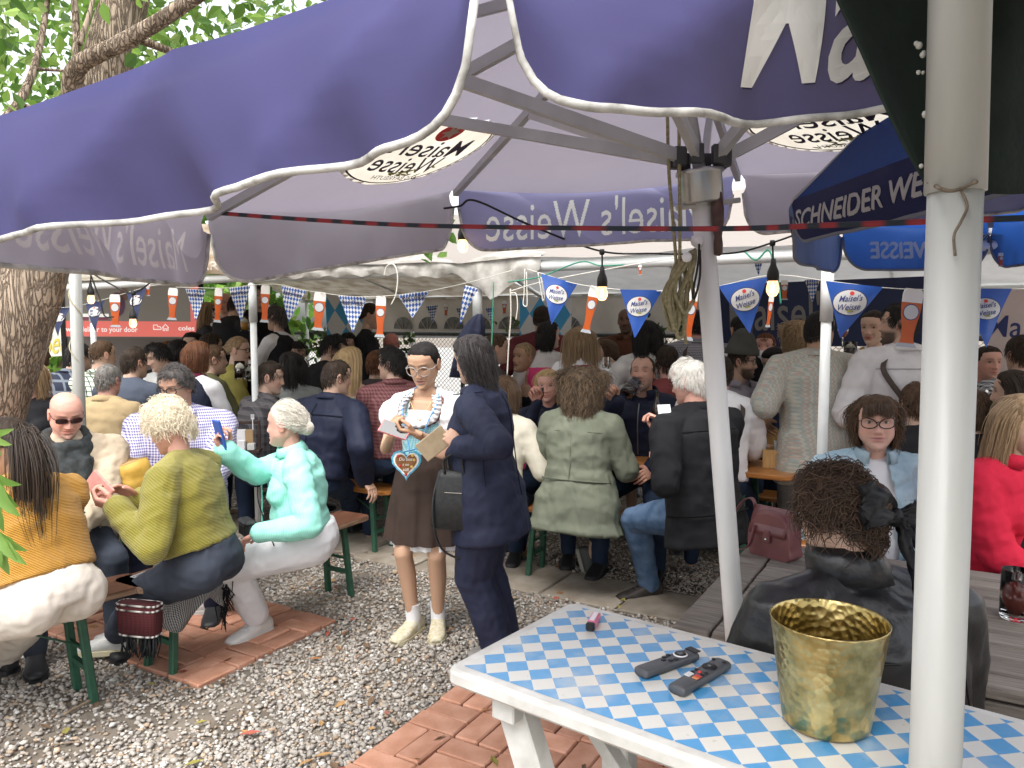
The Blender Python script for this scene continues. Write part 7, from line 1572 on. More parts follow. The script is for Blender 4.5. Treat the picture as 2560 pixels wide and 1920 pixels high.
def slab(label,name,cat,c,ax,ay,size,m,front=None,fm=None,bev=.004,part='case'):
 """thin case: ax along the width, ay along the height"""
 ax,ay=nrm(ax),nrm(V3(ay)-nrm(ax)*np.dot(ay,nrm(ax)));R=np.stack([ax,ay,np.cross(ax,ay)],1);t=thing(name,label,cat,tuple(c))
 b=MB();b.box((0,0,0),size,R,bev=bev);b.build(part,m,t,world=False)
 if front is not None:b=MB();b.box(R@V3(0,0,front*(size[2]/2+.0006)),(size[0]*.92,size[1]*.95,.001),R);b.build('screen',fm,t,world=False)
 return t,R
PINKC=mat('rose leather',(.46,.20,.17),(.54,.26,.22),scale=40,rough=.55);SCR=mat('phone glass',(.02,.02,.025),rough=.05,spec=.8)
h_=F2['WL']*.55+F2['WR']*.45+V3(-.10,-.03,.075)
slab('pink leather phone case in the hands of the woman in olive knit','phone','phone',h_,nrm(V3(.75,-.35,-.55)),nrm(V3(-.2,.25,.9))*1.0,(.15,.085,.012),PINKC)
q=F5['WR']+UP*.075+V3(-.012,-.035,.01)
slab('blue phone held up by the woman in the mint shirt','phone','phone',q,nrm(V3(.72,-.69,.0)),nrm(V3(-.30,0,.95)),(.074,.152,.010),mat('blue phone case',(.03,.10,.42),rough=.4),-1,SCR)
q=(F6['WR']+F6['WL'])/2+V3(-.035,-.05,.03)
slab('pink phone held in both hands by the woman in the dirndl','phone','phone',q,nrm(V3(.93,-.2,-.28)),nrm(V3(.1,.7,.7)),(.148,.074,.009),mat('pink phone case',(.55,.17,.17),rough=.4),1,SCR)
q=F10['WL']+UP*.085+V3(.03,.01,.0);t_,R_=slab('white phone with a lit screen held by the white-haired man','phone','phone',q,nrm(V3(.97,.25,0)),nrm(V3(-.12,.35,.93)),(.074,.150,.009),mat('white phone case',(.6,.6,.62),rough=.3),1,glow('lit phone screen',(.62,.68,.70),.55))
A_,B_,C_,D_=at(1039,1118,3.62),at(1103,1067,3.56),at(1135,1098,3.56),at(1066,1152,3.62)
slab('tan folder with dark edge held by the woman in the navy suit','folder','folder',(A_+B_+C_+D_)/4,B_-A_,A_-D_,(.175,.10,.014),mat('tan folder leather',(.36,.28,.18),(.42,.33,.22),scale=30,rough=.6),None,None,.003,'cover')
hc_=at(1016,1158,3.80);hw=.080
th=np.linspace(0,2*pi,60,endpoint=False);hp_=np.c_[.95*np.sin(th)**3,(13*np.cos(th)-5*np.cos(2*th)-2*np.cos(3*th)-np.cos(4*th))/15.5]
ht=thing('gingerbread_heart','iced gingerbread heart hanging on a blue ribbon over the dirndl skirt','gingerbread heart',tuple(hc_))
yw=radians(12);hx,hz,hn=V3(cos(yw),-sin(yw)*.4,.0),V3(.02,.05,1.0),V3(-.15,-1,.06)
hx,hn=nrm(hx),nrm(hn);hz=np.cross(hx,-hn);hz=nrm(np.cross(hx,hn)*(1 if np.cross(hx,hn)[2]>0 else-1));R_=np.stack([hx,hz,hn],1)
for k,(sc,z0,z1,m_,nm)in enumerate(((1.0,-.012,.004,mat('blue icing',(.06,.33,.52),(.12,.45,.62),scale=70,rough=.6,bump=.6,bscale=90),'icing_rim'),(.86,.004,.0065,mat('white icing',(.72,.70,.66),(.82,.80,.76),scale=90,rough=.6,bump=.5,bscale=110),'icing_rim'),(.72,.0065,.009,mat('gingerbread',(.20,.085,.03),(.28,.13,.05),scale=50,rough=.8),'biscuit'))):
 P=hp_*hw*sc
 if k<2:P=P*(1+.02*np.sin(np.arange(60)*2.1))[:,None]
 b=MB();b.prism(P[::-1],z0,z1,0,R_,(0,0,0));b.build(nm,m_,ht,world=False)
for s_,y_,h_ in(("Du bist",.022,.017),("s oo",-.004,.014),("süß",-.030,.016)):
 b=MB();add_text(b,s_,lambda x,y:(np.c_[x,y+y_,np.full(len(x),.0105)])@R_.T,h_,None,0,.012,.2);b.build('lettering',_mats['white icing'],ht,world=False)
for x,y,m_ in((-.038,.036,'red print'),(.034,.04,'yellow icing'),(.042,.018,'yellow icing'),(.030,-.016,'yellow icing'),(0,-.056,'red print'),(-.03,-.012,'red print')):
 b=MB();b.ball((0,0,0),(.0075,.0075,.003),10,6);b.v=[(v+[x,y,.010])@R_.T for v in b.v];b.build('icing_flower',mat(m_,(.7,.5,.12)),ht,world=False)
b=MB();rp=F6['rp'];tp=hc_+R_@V3(0,.055,.004);RBN=mat('blue ribbon',(.10,.30,.60),rough=.5)
for sg in(-1,1):b.tube(spline([F6['NB']+F6['tr']*sg*.055-F6['tf']*.02+UP*.03,rp(.92,sg*40,.030),rp(.72,sg*16,.075),rp(.45,sg*6,.10),tp+R_@V3(sg*.015,0,0)],6),.0035,5)
b.build('ribbon',RBN,ht)
YEL=mat('yellow leather',(.42,.24,.035),(.56,.35,.07),scale=14,rough=.5,bump=.3,bscale=40);YIN=mat('tan lining',(.42,.25,.09),(.5,.32,.13),scale=10,rough=.8)
c_=gz(322,1232,TB);yb=thing('yellow_handbag','slouchy yellow leather handbag standing open on the table','handbag',tuple(c_))
def bagwall(prof,k0,inner=False):
 R=[]
 th=np.linspace(0,2*pi,48,endpoint=False)
 for z,rx,ry,lean in prof:
  f=1+.035*np.sin(5*th+14*z)+.03*np.sin(3*th+30*z+k0);R.append(np.stack([np.cos(th)*rx*f+lean,np.sin(th)*ry*f,z+.016*np.cos(th*2+.6)*(z/.18)+.010*np.sin(th)*z/.18],1))
 return R
b=MB();b.loft(bagwall([(0,.095,.06,0),(.03,.128,.08,0),(.08,.135,.088,0),(.105,.122,.078,-.004),(.125,.132,.085,-.006),(.16,.122,.075,-.008),(.178,.112,.066,-.010)],0),caps=False);b.build('body',YEL,yb,world=False)
b=MB();b.loft(bagwall([(.182,.112,.066,-.010),(.17,.106,.06,-.010),(.10,.10,.058,0),(.03,.09,.05,0)],0)[::1]);b.build('lining',YIN,yb,world=False)
b=MB()
for i in range(9):b.tube([V3(-.125,-.045,.075-.012*i)+V3(.004*cos(a),.006*sin(a),.008*sin(a+i))for a in np.linspace(0,2*pi,9)],.0018,5)
ch=b.build('chain',mat('gold chain',(.75,.55,.22),rough=.25,metal=1),yb,world=False);ch['kind']='stuff'
wv=thing('woven_purse','flat woven straw purse lying on the table behind the cocktail goblet','purse',tuple(gz(180,1222,TB)))
b=MB()
for i in range(9):
 for j in range(6):b.ball((-.10+.025*i+.012*(j%2),-.05+.02*j,.014+.022*sin(pi*(i+.5)/9)),(.013,.011,.012),7,5,col=V3(.60,.36,.12)*(1 if(i+j)%3 else.45))
k_=b.build('weave',attr_mat('straw',rough=.7),wv,world=False);k_['kind']='stuff'
BUR=mat('burgundy leather',(.115,.035,.038),(.16,.055,.055),scale=12,rough=.42,spec=.5);EDG=mat('pale leather edge',(.38,.25,.23),rough=.6)
c_=gz(1935,1388,.752);bb=thing('burgundy_handbag','burgundy leather saddle handbag with a looped strap on the grey table','handbag',tuple(c_));yx=nrm(V3(.62,-.78,0));yy=nrm(V3(.78,.62,0))
prof=[(-.085,0),(.085,0),(.095,.05),(.088,.12),(.055,.168),(0,.182),(-.05,.168),(-.088,.12),(-.097,.05)];pr=spline(V3([list(p)+[0]for p in prof+prof[:1]]),5)[:-1,:2]
b=MB();Rb=np.stack([yx,UP,-yy],1);b.loft([(np.c_[pr*s_,np.full(len(pr),z)])@Rb.T for s_,z in((.94,-.046),(1,-.038),(1,.038),(.94,.046))][::1],smooth=False);b.build('body',BUR,bb,world=False)
fl=MB();rows=[[yx*x*(1-.25*max(0,t-.6))+(yy*(.052*cos(pi*min(t,1)*1.0))*-1)*-1*(1 if t<.5 else 1)+UP*(.06+.128*sin(pi*min(1,t*1.0))**.7 if t<.5 else.188-(t-.5)*.20)for x in np.linspace(-.085,.085,7)]for t in np.linspace(.1,1.0,12)]
for r_ in rows:pass
fl.grid(rows);fo=fl.build('flap',BUR,bb,world=False);k_=fo.modifiers.new('t','SOLIDIFY');k_.thickness=.004
b=MB();b.box(yx*.0-yy*.054+UP*.085,(.03,.012,.05),np.stack([yx,yy,UP],1),bev=.003);b.build('buckle_strap',BUR,bb,world=False);b=MB();b.ball(-yy*.062+UP*.075,.006,8,6);b.build('stud',mat('steel stud',(.6,.58,.55),rough=.2,metal=1),bb,world=False)
b=MB();S_=spline([-yx*.090+UP*.10+yy*.02,-yx*.10+UP*.205-yy*.0,-yx*.135+UP*.19-yy*.03,-yx*.185+UP*.06-yy*.07,-yx*.175+UP*.014-yy*.10,-yx*.12+UP*.012-yy*.10,-yx*.06+UP*.04-yy*.085,-yx*.05+UP*.12-yy*.06],8)
b.loft([ring(p,yy*.013,nrm(np.cross(yy,d_))*.002,8,4)for p,d_ in zip(S_,np.gradient(S_,axis=0))]);b.build('strap',BUR,bb,world=False)
BAGM=mat('black grained leather',(.014,.015,.016),(.024,.025,.026),scale=50,rough=.45,bump=.4,bscale=160)
c_=at(1142,1250,3.56);kb=thing('black_handbag','black leather tote hanging from the arm of the navy-suited woman','handbag',tuple(c_));kx,kn=nrm(V3(.95,-.25,0)),nrm(V3(-.25,-.95,0))
b=MB();Rk=np.stack([kx,kn,UP],1);R=[]
for z,w_,d_ in((-.135,.11,.045),(-.125,.122,.055),(0,.112,.05),(.11,.088,.035),(.14,.08,.024)):R.append(ring((0,0,z),(w_,0,0),(0,d_,0),24,5)@Rk.T)
b.loft(R);b.build('body',BAGM,kb,world=False)
b=MB();b.box(kn*.050+UP*.045,(.085,.004,.004),Rk);b.build('zip',mat('steel zip',(.55,.55,.55),rough=.25,metal=1),kb,world=False)
for o_ in(-.03,.03):
 b=MB();pk=F7['WL']*.72+F7['elL']*.28-c_;b.tube(spline([kx*-.05+kn*o_+UP*.13,kx*-.045+kn*o_+UP*.20,pk*.92+UP*.015,kx*.04+kn*o_+UP*.20,kx*.045+kn*o_+UP*.13],7),.0058,8);b.build('handle',BAGM,kb,world=False)
b=MB();b.tube(spline([kx*-.085+UP*.13,kx*-.10+UP*.0+kn*.05,kx*-.09-UP*.14+kn*.06,kx*-.055-UP*.24+kn*.03,kx*.03-UP*.275,kx*.10-UP*.20,kx*.12-UP*.02,kx*.09+UP*.12],8),.0055,8);b.build('long_strap',BAGM,kb,world=False)
c_=(F5['WL']+F5['PEL'])/2+F5['fwd']*.14+UP*.02;pb_=thing('black_pouch','small black pouch on the lap of the woman in the mint shirt','pouch',tuple(at(618,1322,3.72)));b=MB();b.box((0,0,0),(.12,.06,.085),np.stack([V3(.6,-.8,0),V3(.8,.6,0),UP],1),bev=.02);b.build('body',BAGM,pb_,world=False);b=MB();b.box((0,0,.035),(.124,.064,.03),np.stack([V3(.6,-.8,0),V3(.8,.6,0),UP],1),bev=.012);b.build('flap',BAGM,pb_,world=False)
BLK=checks('black and white tweed',(.03,.032,.036),(.42,.42,.41),60,90,'lozenge',rough=.9)
A_,B_=gz(400,1462,.487),gz(556,1400,.487);bl=thing('tweed_blanket','black and white woven blanket with black fringe under the woman in olive knit','blanket',tuple(B_));rows=[];inn=-E2
for i,a in enumerate(np.linspace(0,1,26)):
 p=A_*(1-a)+B_*a;dr=.20+.05*sin(a*7);rows.append([p+inn*.22+UP*.003,p+inn*.1+UP*.005,p+inn*.01+UP*.006,p-inn*.012-UP*.01]+[p-inn*(.016+.012*sin(a*13+k))-UP*dr*k/6+E1*.012*sin(k+a*5)for k in range(1,7)])
G_=np.array(rows);uv=np.array([[(i*.012,j*.03,0)for j in range(G_.shape[1])]for i in range(G_.shape[0])]);b=MB();b.grid(G_,uv=uv);o=b.build('cloth',BLK,bl);k_=o.modifiers.new('t','SOLIDIFY');k_.thickness=.005
b=MB();r=np.random.default_rng(2)
for i in range(44):p=G_[-1,3+i%7]+r.normal(size=3)*.006;b.tube([p,p+V3(r.normal()*.012,r.normal()*.012,-.05),p+V3(r.normal()*.02,r.normal()*.02,-.11)],[.004,.004,.002],5)
b.build('fringe',BLACKC,bl)['kind']='stuff'
c_=at(350,1545,3.27);sb=thing('striped_bag','dark red patterned shoulder bag with black tassels leaning under the bench','bag',tuple(c_));M_ST=checks('red ethnic stripes',(.085,.014,.018),(.045,.012,.014),60,90,'check',coords='obj',rough=.9);sx,sn=nrm(V3(.9,-.2,0)),nrm(V3(-.2,-.9,0))
R=[ring(UP*z,sx*w_,sn*d_,24,4)for z,w_,d_ in((-.075,.088,.02),(-.06,.094,.04),(.0,.095,.05),(.055,.10,.04),(.07,.10,.03))];b=MB();b.loft(R);b.build('body',M_ST,sb,world=False)
for z in(-.068,.045,.066):
 w_=np.interp(z,[-.075,0,.07],[.09,.096,.101]);d_=np.interp(z,[-.075,0,.07],[.035,.051,.032]);n_=30;b=MB();Q_=ring(UP*z,sx*(w_+.001),sn*(d_+.002),n_,4);
 b.tube(np.vstack([Q_,Q_[:1]]),.0045,6);k_=np.repeat((np.arange(n_+1)%2),6)[:,None];b.col=[np.where(k_>0,V3(.6,.58,.55),V3(.02,.01,.012))];b.build('trim',attr_mat('bag trim',rough=.9),sb,world=False)
b=MB()
for i in range(46):p=sx*r.uniform(-.09,.09)+sn*r.uniform(-.02,.035)-UP*.07;b.tube([p,p+V3(r.normal()*.006,r.normal()*.006,-.045),p+V3(r.normal()*.012,r.normal()*.012,-.095)],[.0042,.0042,.002],5)
b.build('tassels',BLACKC,sb,world=False)['kind']='stuff'
c_=gz(535,1000,TB);ms=thing('cutlery_stand','dark wooden stand holding napkins and a white fork on the table behind the mint shirt','cutlery stand',tuple(gz(618,1128,TB)+UP*.02),radians(8));DWD=mat('dark stained wood',(.04,.025,.02),(.07,.045,.035),scale=20,rough=.5)
for nm,c,sz,m_ in(('post',(-.085,0,.09),(.018,.02,.22),DWD),('post',(.085,0,.09),(.018,.02,.22),DWD),('rail',(0,0,.185),(.16,.018,.022),DWD),('base',(0,-.03,-.01),(.20,.14,.02),DWD),('napkin',(-.03,-.03,.07),(.065,.012,.14),WHITEC),('paper',(.025,-.045,.09),(.055,.01,.10),mat('kraft paper',(.36,.24,.12))),('jar',(-.02,-.08,.035),(.05,.05,.07),WHITEC),('jar',(.045,-.08,.025),(.05,.05,.045),mat('pale ceramic',(.55,.55,.52)))):
 b=MB();b.box(c,sz,bev=.003);b.build(nm,m_,ms,world=False)
b=MB();b.box((.05,-.04,.17),(.006,.004,.08));b.box((.05,-.04,.215),(.022,.004,.008));[b.box((.05+x,-.04,.232),(.0035,.004,.03))for x in(-.009,-.003,.003,.009)];b.build('fork',WHITEC,ms,world=False)
BAM=wood('bamboo',(.44,.25,.09),(.58,.36,.15),rough=.5,coat=.1,s=(26,26,4));CLR=mat('clear plastic cup',(.45,.45,.44),(.6,.6,.58),scale=30,rough=.2)
def caddy(label,p,sz,ang,items,handle=True):
 t=thing('condiment_box',label,'condiment box',tuple(p),ang,'bamboo condiment boxes');w,d,h=sz;k=.009
 for nm,c,s_ in(('front_panel',(0,-d/2+k/2,h/2),(w,k,h)),('back_panel',(0,d/2-k/2,h/2),(w,k,h)),('side_panel',(-w/2+k/2,0,h/2),(k,d-2*k-.001,h)),('side_panel',(w/2-k/2,0,h/2),(k,d-2*k-.001,h)),('bottom',(0,0,.004),(w-2*k-.001,d-2*k-.001,.008)),('divider',(-.01,0,h*.45),(.006,d-2*k-.002,h*.8))):
  b=MB();b.box(c,s_,bev=.0015);b.build(nm,BAM,t,world=False)
 if handle:
  for y in(-d/2-.006,d/2+.006):b=MB();b.bar((-.02,y,h*.88),(w/2+.03,y,.018),.010,.022,(0,1,0),bev=.002);b.build('handle_arm',BAM,t,world=False)
  b=MB();b.bar((w/2+.025,-d/2-.01,.02),(w/2+.025,d/2+.01,.02),.018,.014);b.build('handle_bar',BAM,t,world=False)
 for nm,x,y,r_,hh in items:b=MB();b.lathe([(r_*.8,0),(r_,hh)],(x,y,h*.72),n=14);b.build(nm,CLR,t,world=False)
 return t
caddy('bamboo condiment box with its carrying handle folded down, at the table corner',gz(1945,1172,TB)+E1*.06,(.20,.13,.115),A2+.12,[('cup',.05,.0,.026,.05),('cup',.055,.035,.026,.045),('spoon_holder',-.03,.01,.010,.085)])
caddy('bamboo condiment box standing behind the one with the folded handle',gz(1905,1125,TB)+E1*.14,(.22,.12,.125),A2+.12,[('cup',-.04,.02,.024,.05),('cup',.0,.02,.022,.055)],False)
pl_=thing('food_tray','tray of food before the felt-hatted man','tray',tuple(gz(1955,1052,TB)));b=MB();b.lathe([(.10,0),(.125,.012),(.12,.014),(.10,.006)],n=20);b.build('dish',BLACKC,pl_,world=False);b=MB();[b.ball((r.normal()*.045,r.normal()*.04,.018),(.022,.018,.012),7,5)for _ in range(16)];b.build('food',mat('chips',(.5,.3,.08),(.6,.42,.15),scale=30),pl_,world=False)['kind']='stuff'
# ---- on the painted table
BRASS=None
def brass():
 m=bpy.data.materials.new('hammered brass');t,b=nodes_of(m);L=t.links.new
 tc=t.nodes.new('ShaderNodeTexCoord');vo=t.nodes.new('ShaderNodeTexVoronoi');vo.inputs['Scale'].default_value=76;vo.feature='SMOOTH_F1';vo.inputs['Smoothness'].default_value=.35;L(tc.outputs['Object'],vo.inputs['Vector'])
 nz=t.nodes.new('ShaderNodeTexNoise');nz.inputs['Scale'].default_value=22;nz.inputs['Detail'].default_value=6;L(tc.outputs['Object'],nz.inputs['Vector'])
 rp=t.nodes.new('ShaderNodeValToRGB');e=rp.color_ramp.elements;e[0].position,e[0].color=.38,(.36,.28,.11,1);e[1].position,e[1].color=.62,(.62,.49,.22,1);L(nz.outputs['Fac'],rp.inputs[0]);L(rp.outputs[0],b.inputs['Base Color'])
 b.inputs['Metallic'].default_value=1.0;b.inputs['Roughness'].default_value=.30
 bp=t.nodes.new('ShaderNodeBump');bp.inputs['Strength'].default_value=.5;bp.inputs['Distance'].default_value=.004;L(vo.outputs['Distance'],bp.inputs['Height']);L(bp.outputs[0],b.inputs['Normal']);return m
BRASS=brass();c_=on_table(2064,1806);bk=thing('brass_bucket','hammered brass wine bucket standing on the painted table','bucket',tuple(c_))
b=MB();pr=[(.070,0),(.083,.003),(.086,.010),(.098,.10),(.1085,.175),(.113,.203),(.1145,.207)];zz=np.linspace(0,1,40)
P_=np.array(pr);s_=np.r_[0,np.cumsum(np.hypot(*np.diff(P_,axis=0).T))];s_/=s_[-1];out_=np.c_[np.interp(zz,s_,P_[:,0]),np.interp(zz,s_,P_[:,1])]
prof=[tuple(q)for q in out_]+[(.1130,.2085)]+[(q[0]-.003,max(q[1],.006))for q in out_[::-1]];b.lathe([(q[0]*.92,q[1]*.97)for q in prof],n=72)
v=b.v[0];b.v[0]=v*np.c_[np.ones((len(v),2))*(1+.006*wnoise(v,55,3)*(v[:,2]<.2)*(v[:,2]>.01))[:,None],np.ones(len(v))];b.build('body',BRASS,bk,world=False)
GRYP=mat('grey remote plastic',(.055,.058,.065),(.07,.073,.08),scale=60,rough=.42,spec=.5);BTN=mat('dark button',(.012,.012,.014),rough=.4);
def remote(label,pa_,pb_,w_,two,flip=1):
 A_,B_=on_table(*pa_),on_table(*pb_);d_=nrm(B_-A_);L_=np.linalg.norm(B_-A_);t=thing('remote_control',label,'remote control',tuple((A_+B_)/2),math.atan2(d_[1],d_[0]),'remote controls on the painted table')
 b=MB();R=[ring((x*L_/2,0,.010*h_/1),(0,w_/2*k_,0),(0,0,.0095*h_),16,3.2)for x,k_,h_ in((-1,.75,.8),(-.985,.95,.95),(-.9,1,1),(0,1,1),(.9,1,1),(.985,.95,.95),(1,.75,.8))];b.loft(R);b.build('body',GRYP,t,world=False)
 def disc(x,y,r_,m_,nm='button',z=.0195,h=.002):q=MB();q.lathe([(r_,0),(r_*.9,h)],(x,y,z),n=16);q.build(nm,m_,t,world=False)
 WB_=mat('white ring',(.6,.6,.6),rough=.4);RB_=mat('red button',(.5,.04,.04),rough=.4)
 if two:
  disc(.034,0,.0165,BTN);disc(.034,0,.005,mat('grey button',(.1,.1,.11)),z=.0215)
  for x,y in((.075,-.011),(.072,.013),(.002,-.012),(.002,.011),(-.012,-.011),(-.014,.011)):disc(x,y,.0046,BTN)
  disc(-.004,0,.005,RB_)
  for k in range(3):disc(.088-.0*k,-.007+.006*k,.0012,WB_)
  for x,m_ in((-.024,RB_),(-.034,mat('orange button',(.55,.2,.08)))):
   for y in(-.009,.010):q=MB();q.box((x,y,.0205),(.008,.013,.002));q.build('button',m_ if y<0 else WB_,t,world=False)
 else:
  disc(.040,0,.0165,WB_);disc(.040,0,.0140,BTN,z=.0205);disc(.040,0,.0075,mat('grey button',(.1,.1,.11)),z=.0222)
  q=MB();q.box((.080,0,.0202),(.018,.030,.002));q.build('button',BTN,t,world=False)
  for x,y in((.014,-.012),(.014,.012),(.0,-.010),(.0,.010),(-.012,.0)):q=MB();q.box((x,y,.0204),(.009,.007,.002));q.build('button',BTN,t,world=False)
 return t
remote('grey remote control with a white-ringed round pad, further from the bucket',(1600,1693),(1733,1646),.040,False);remote('grey remote control with red and white buttons beside the brass bucket',(1690,1738),(1808,1668),.042,True)
A_,B_=on_table(1474,1580),on_table(1494,1545);d_=nrm(B_-A_);lt=thing('pink_lighter','pink and white striped lighter with a black end on the painted table','lighter',tuple(A_),math.atan2(d_[1],d_[0]))
for nm,x0,x1,m_ in(('black_end',0,.016,BTN),('body',.0162,.082,mat('pink plastic',(.62,.16,.26),rough=.3)),('label',.022,.078,mat('white sticker',(.72,.68,.7)))):
 b=MB();b.box(((x0+x1)/2,.0,.0105 if nm!='label' else.0212),(x1-x0,.022 if nm!='label' else.012,.021 if nm!='label' else.0008),bev=.004 if nm!='label' else 0);b.build(nm,m_,lt,world=False)
# --- bunting, bulbs, ropes, banners, screen, near leaves
def eave_d(px,u=-.12):
 k=(px-1280.0)/FPX;o=TO+E1*u;return o[1]-.5*((k*o[1]-o[0])/(.866+.5*k))
PBL=checks('checked pennant print',(.62,.62,.62),(.035,.10,.33),0.5/.020,0.5/.030,'lozenge',rough=.5,translucent=.25)
PBLUE=mat('blue pennant plastic',(.025,.085,.36),(.035,.11,.43),scale=9,rough=.3,spec=.5,translucent=.35,coat=.3);PNAVY=mat('navy pennant plastic',(.015,.022,.07),(.025,.035,.095),scale=9,rough=.4,translucent=.1);BADGE=mat('white badge',(.62,.62,.60),translucent=.2);BINK=mat('blue badge ink',(.04,.05,.16))
def pennant(label,tl,tr_,tip,d,m,kind,group):
 A_,B_,C_=at(*tl,d),at(*tr_,d+(tr_[0]-tl[0])*-.0004),at(*tip,d-.02);t=thing('pennant',label,'pennant',tuple((A_+B_)/2),0,group);n=9;rows,uv=[],[]
 fn_=nrm(np.cross(B_-A_,C_-A_));fn_=fn_ if fn_[1]<0 else-fn_;W_,Hh=np.linalg.norm(B_-A_),np.linalg.norm((A_+B_)/2-C_)
 ex,ey=nrm(B_-A_),nrm(C_-(A_+B_)/2)
 def S_(a,b_,o=0):q=A_*(1-a)+B_*a;p=q*(1-b_)+C_*b_;return p+fn_*(o+.010*sin(a*5+b_*3+d)*(1-b_)+.012*sin(b_*4+d*7))
 for b_ in np.linspace(0,.985,10):rows.append([S_(a,b_)for a in np.linspace(0,1,n)]);uv.append([((a-.5)*W_*(1-b_),b_*Hh,0)for a in np.linspace(0,1,n)])
 mb=MB();mb.grid(rows,uv=uv);mb.build('flag',m,t)
 def F_(x,y,o):
  out=[]
  for xx,yy in zip(np.atleast_1d(x),np.atleast_1d(y)):b_=min(max(yy/Hh,0),.97);out.append(S_(min(1,max(0,.5+xx/(W_*(1-b_)))),b_,o))
  return V3(out)
 if kind=='badge':
  rx,ry=W_*.285,W_*.235;cy=Hh*.34
  for k,(s_,m_)in enumerate(((1.06,M_INK),(1.0,BADGE))):q=ellipse_poly(rx*s_,ry*s_,24);mm=MB();mm.loft([F_(q[:,0]*z,q[:,1]*z+cy,.002+.0008*k)for z in(1,.5,.03)],smooth=False);mm.build('badge',m_,t)
  for s_,y0 in(("Maisel's",-.22),("Weisse",.22)):
   mm=MB();add_text(mm,s_,lambda x,y:F_(x,cy+y0*ry*1.6-y-x*.18,.0046),ry*.52,rx*1.35,0,.012,.15);mm.build('lettering',BINK,t)
  q=ellipse_poly(rx*.14,rx*.14,12);mm=MB();mm.add(F_(q[:,0],q[:,1]+cy-ry*.74,.0046),[list(range(12))]);mm.build('badge_star',M_RED,t)
  q=ellipse_poly(rx*.22,ry*.09,10);mm=MB();mm.add(F_(q[:,0]+rx*.1,q[:,1]+cy+ry*.68,.0046),[list(range(10))]);mm.build('badge_leaves',M_LEAFINK,t)
 else:
  mm=MB();q=[(-.36,.05),(.36,.05),(.29,.26),(-.29,.26)];mm=MB();add_text(mm,"Maisel's Weisse",lambda x,y:F_(x,Hh*.17-y,.003),W_*.20,W_*.72,0,.02);mm.build('lettering',M_INK,t)
 return t
GP='blue beer pennants on the front string';GC='checked pennants on the string'
for lb,a,b_,c in(('blue beer pennant beside the first right-hand bulb, before the burgundy shirt',(1352,683),(1443,710),(1379,812)),('blue beer pennant hanging in front of the bronze shirt',(1550,723),(1655,726),(1587,846)),('blue beer pennant just right of the umbrella pole',(1795,715),(1918,692),(1875,835)),('blue beer pennant beside the slim tent post above the zigzag shirt',(2065,702),(2208,718),(2100,846)),('blue beer pennant right of the thick white post',(2405,720),(2530,722),(2463,870))):
 pennant(lb,a,b_,c,eave_d((a[0]+b_[0])/2),PBLUE,'badge',GP)
for lb,a,b_,c in(('navy beer pennant next to the tree trunk',(127,770),(170,768),(147,842)),('navy beer pennant between the pole and the hanging glass on the screen',(210,757),(258,750),(241,829)),('navy beer pennant tied up by the cable in front of the screen',(313,733),(362,719),(345,800))):
 pennant(lb,a,b_,c,eave_d(300)-.2,PNAVY,'badge','navy beer pennants before the screen')
for lb,a,b_,c in(('checked pennant at the right edge of the screen',(463,722),(512,724),(490,805)),('checked pennant left of the roped tent post',(573,720),(627,714),(601,805)),('checked pennant right of the roped tent post',(702,713),(764,726),(722,805)),('checked pennant over the blue lozenge flag',(843,738),(914,742),(884,832)),('checked pennant above the arched windows',(994,737),(1075,727),(1030,795)),('folded checked pennant beside the hanging dark coat',(1162,712),(1196,722),(1148,812))):
 pennant(lb,a,b_,c,eave_d((a[0]+b_[0])/2),PBL,'text',GC)
for i,(x,y,w_,lb)in enumerate(((1152,770,26,'tiny checked pennant far back by the dark coat'),(1225,770,24,'tiny checked pennant far back left of the green rope'),(2030,700,40,'checked pennant far back above the dark haired head'),(1895,652,26,'checked pennant scrap under the front pipe'),(1080,765,30,'tiny checked pennant far back above the arched windows'),(1830,725,26,'checked pennant far back right of the pole'))):
 pennant(lb,(x-w_/2,y),(x+w_/2,y-3),(x+2,y+w_*1.4),8.6 if i not in(2,3,5)else 6.5,PBL,'text','checked pennants at the back of the tent')
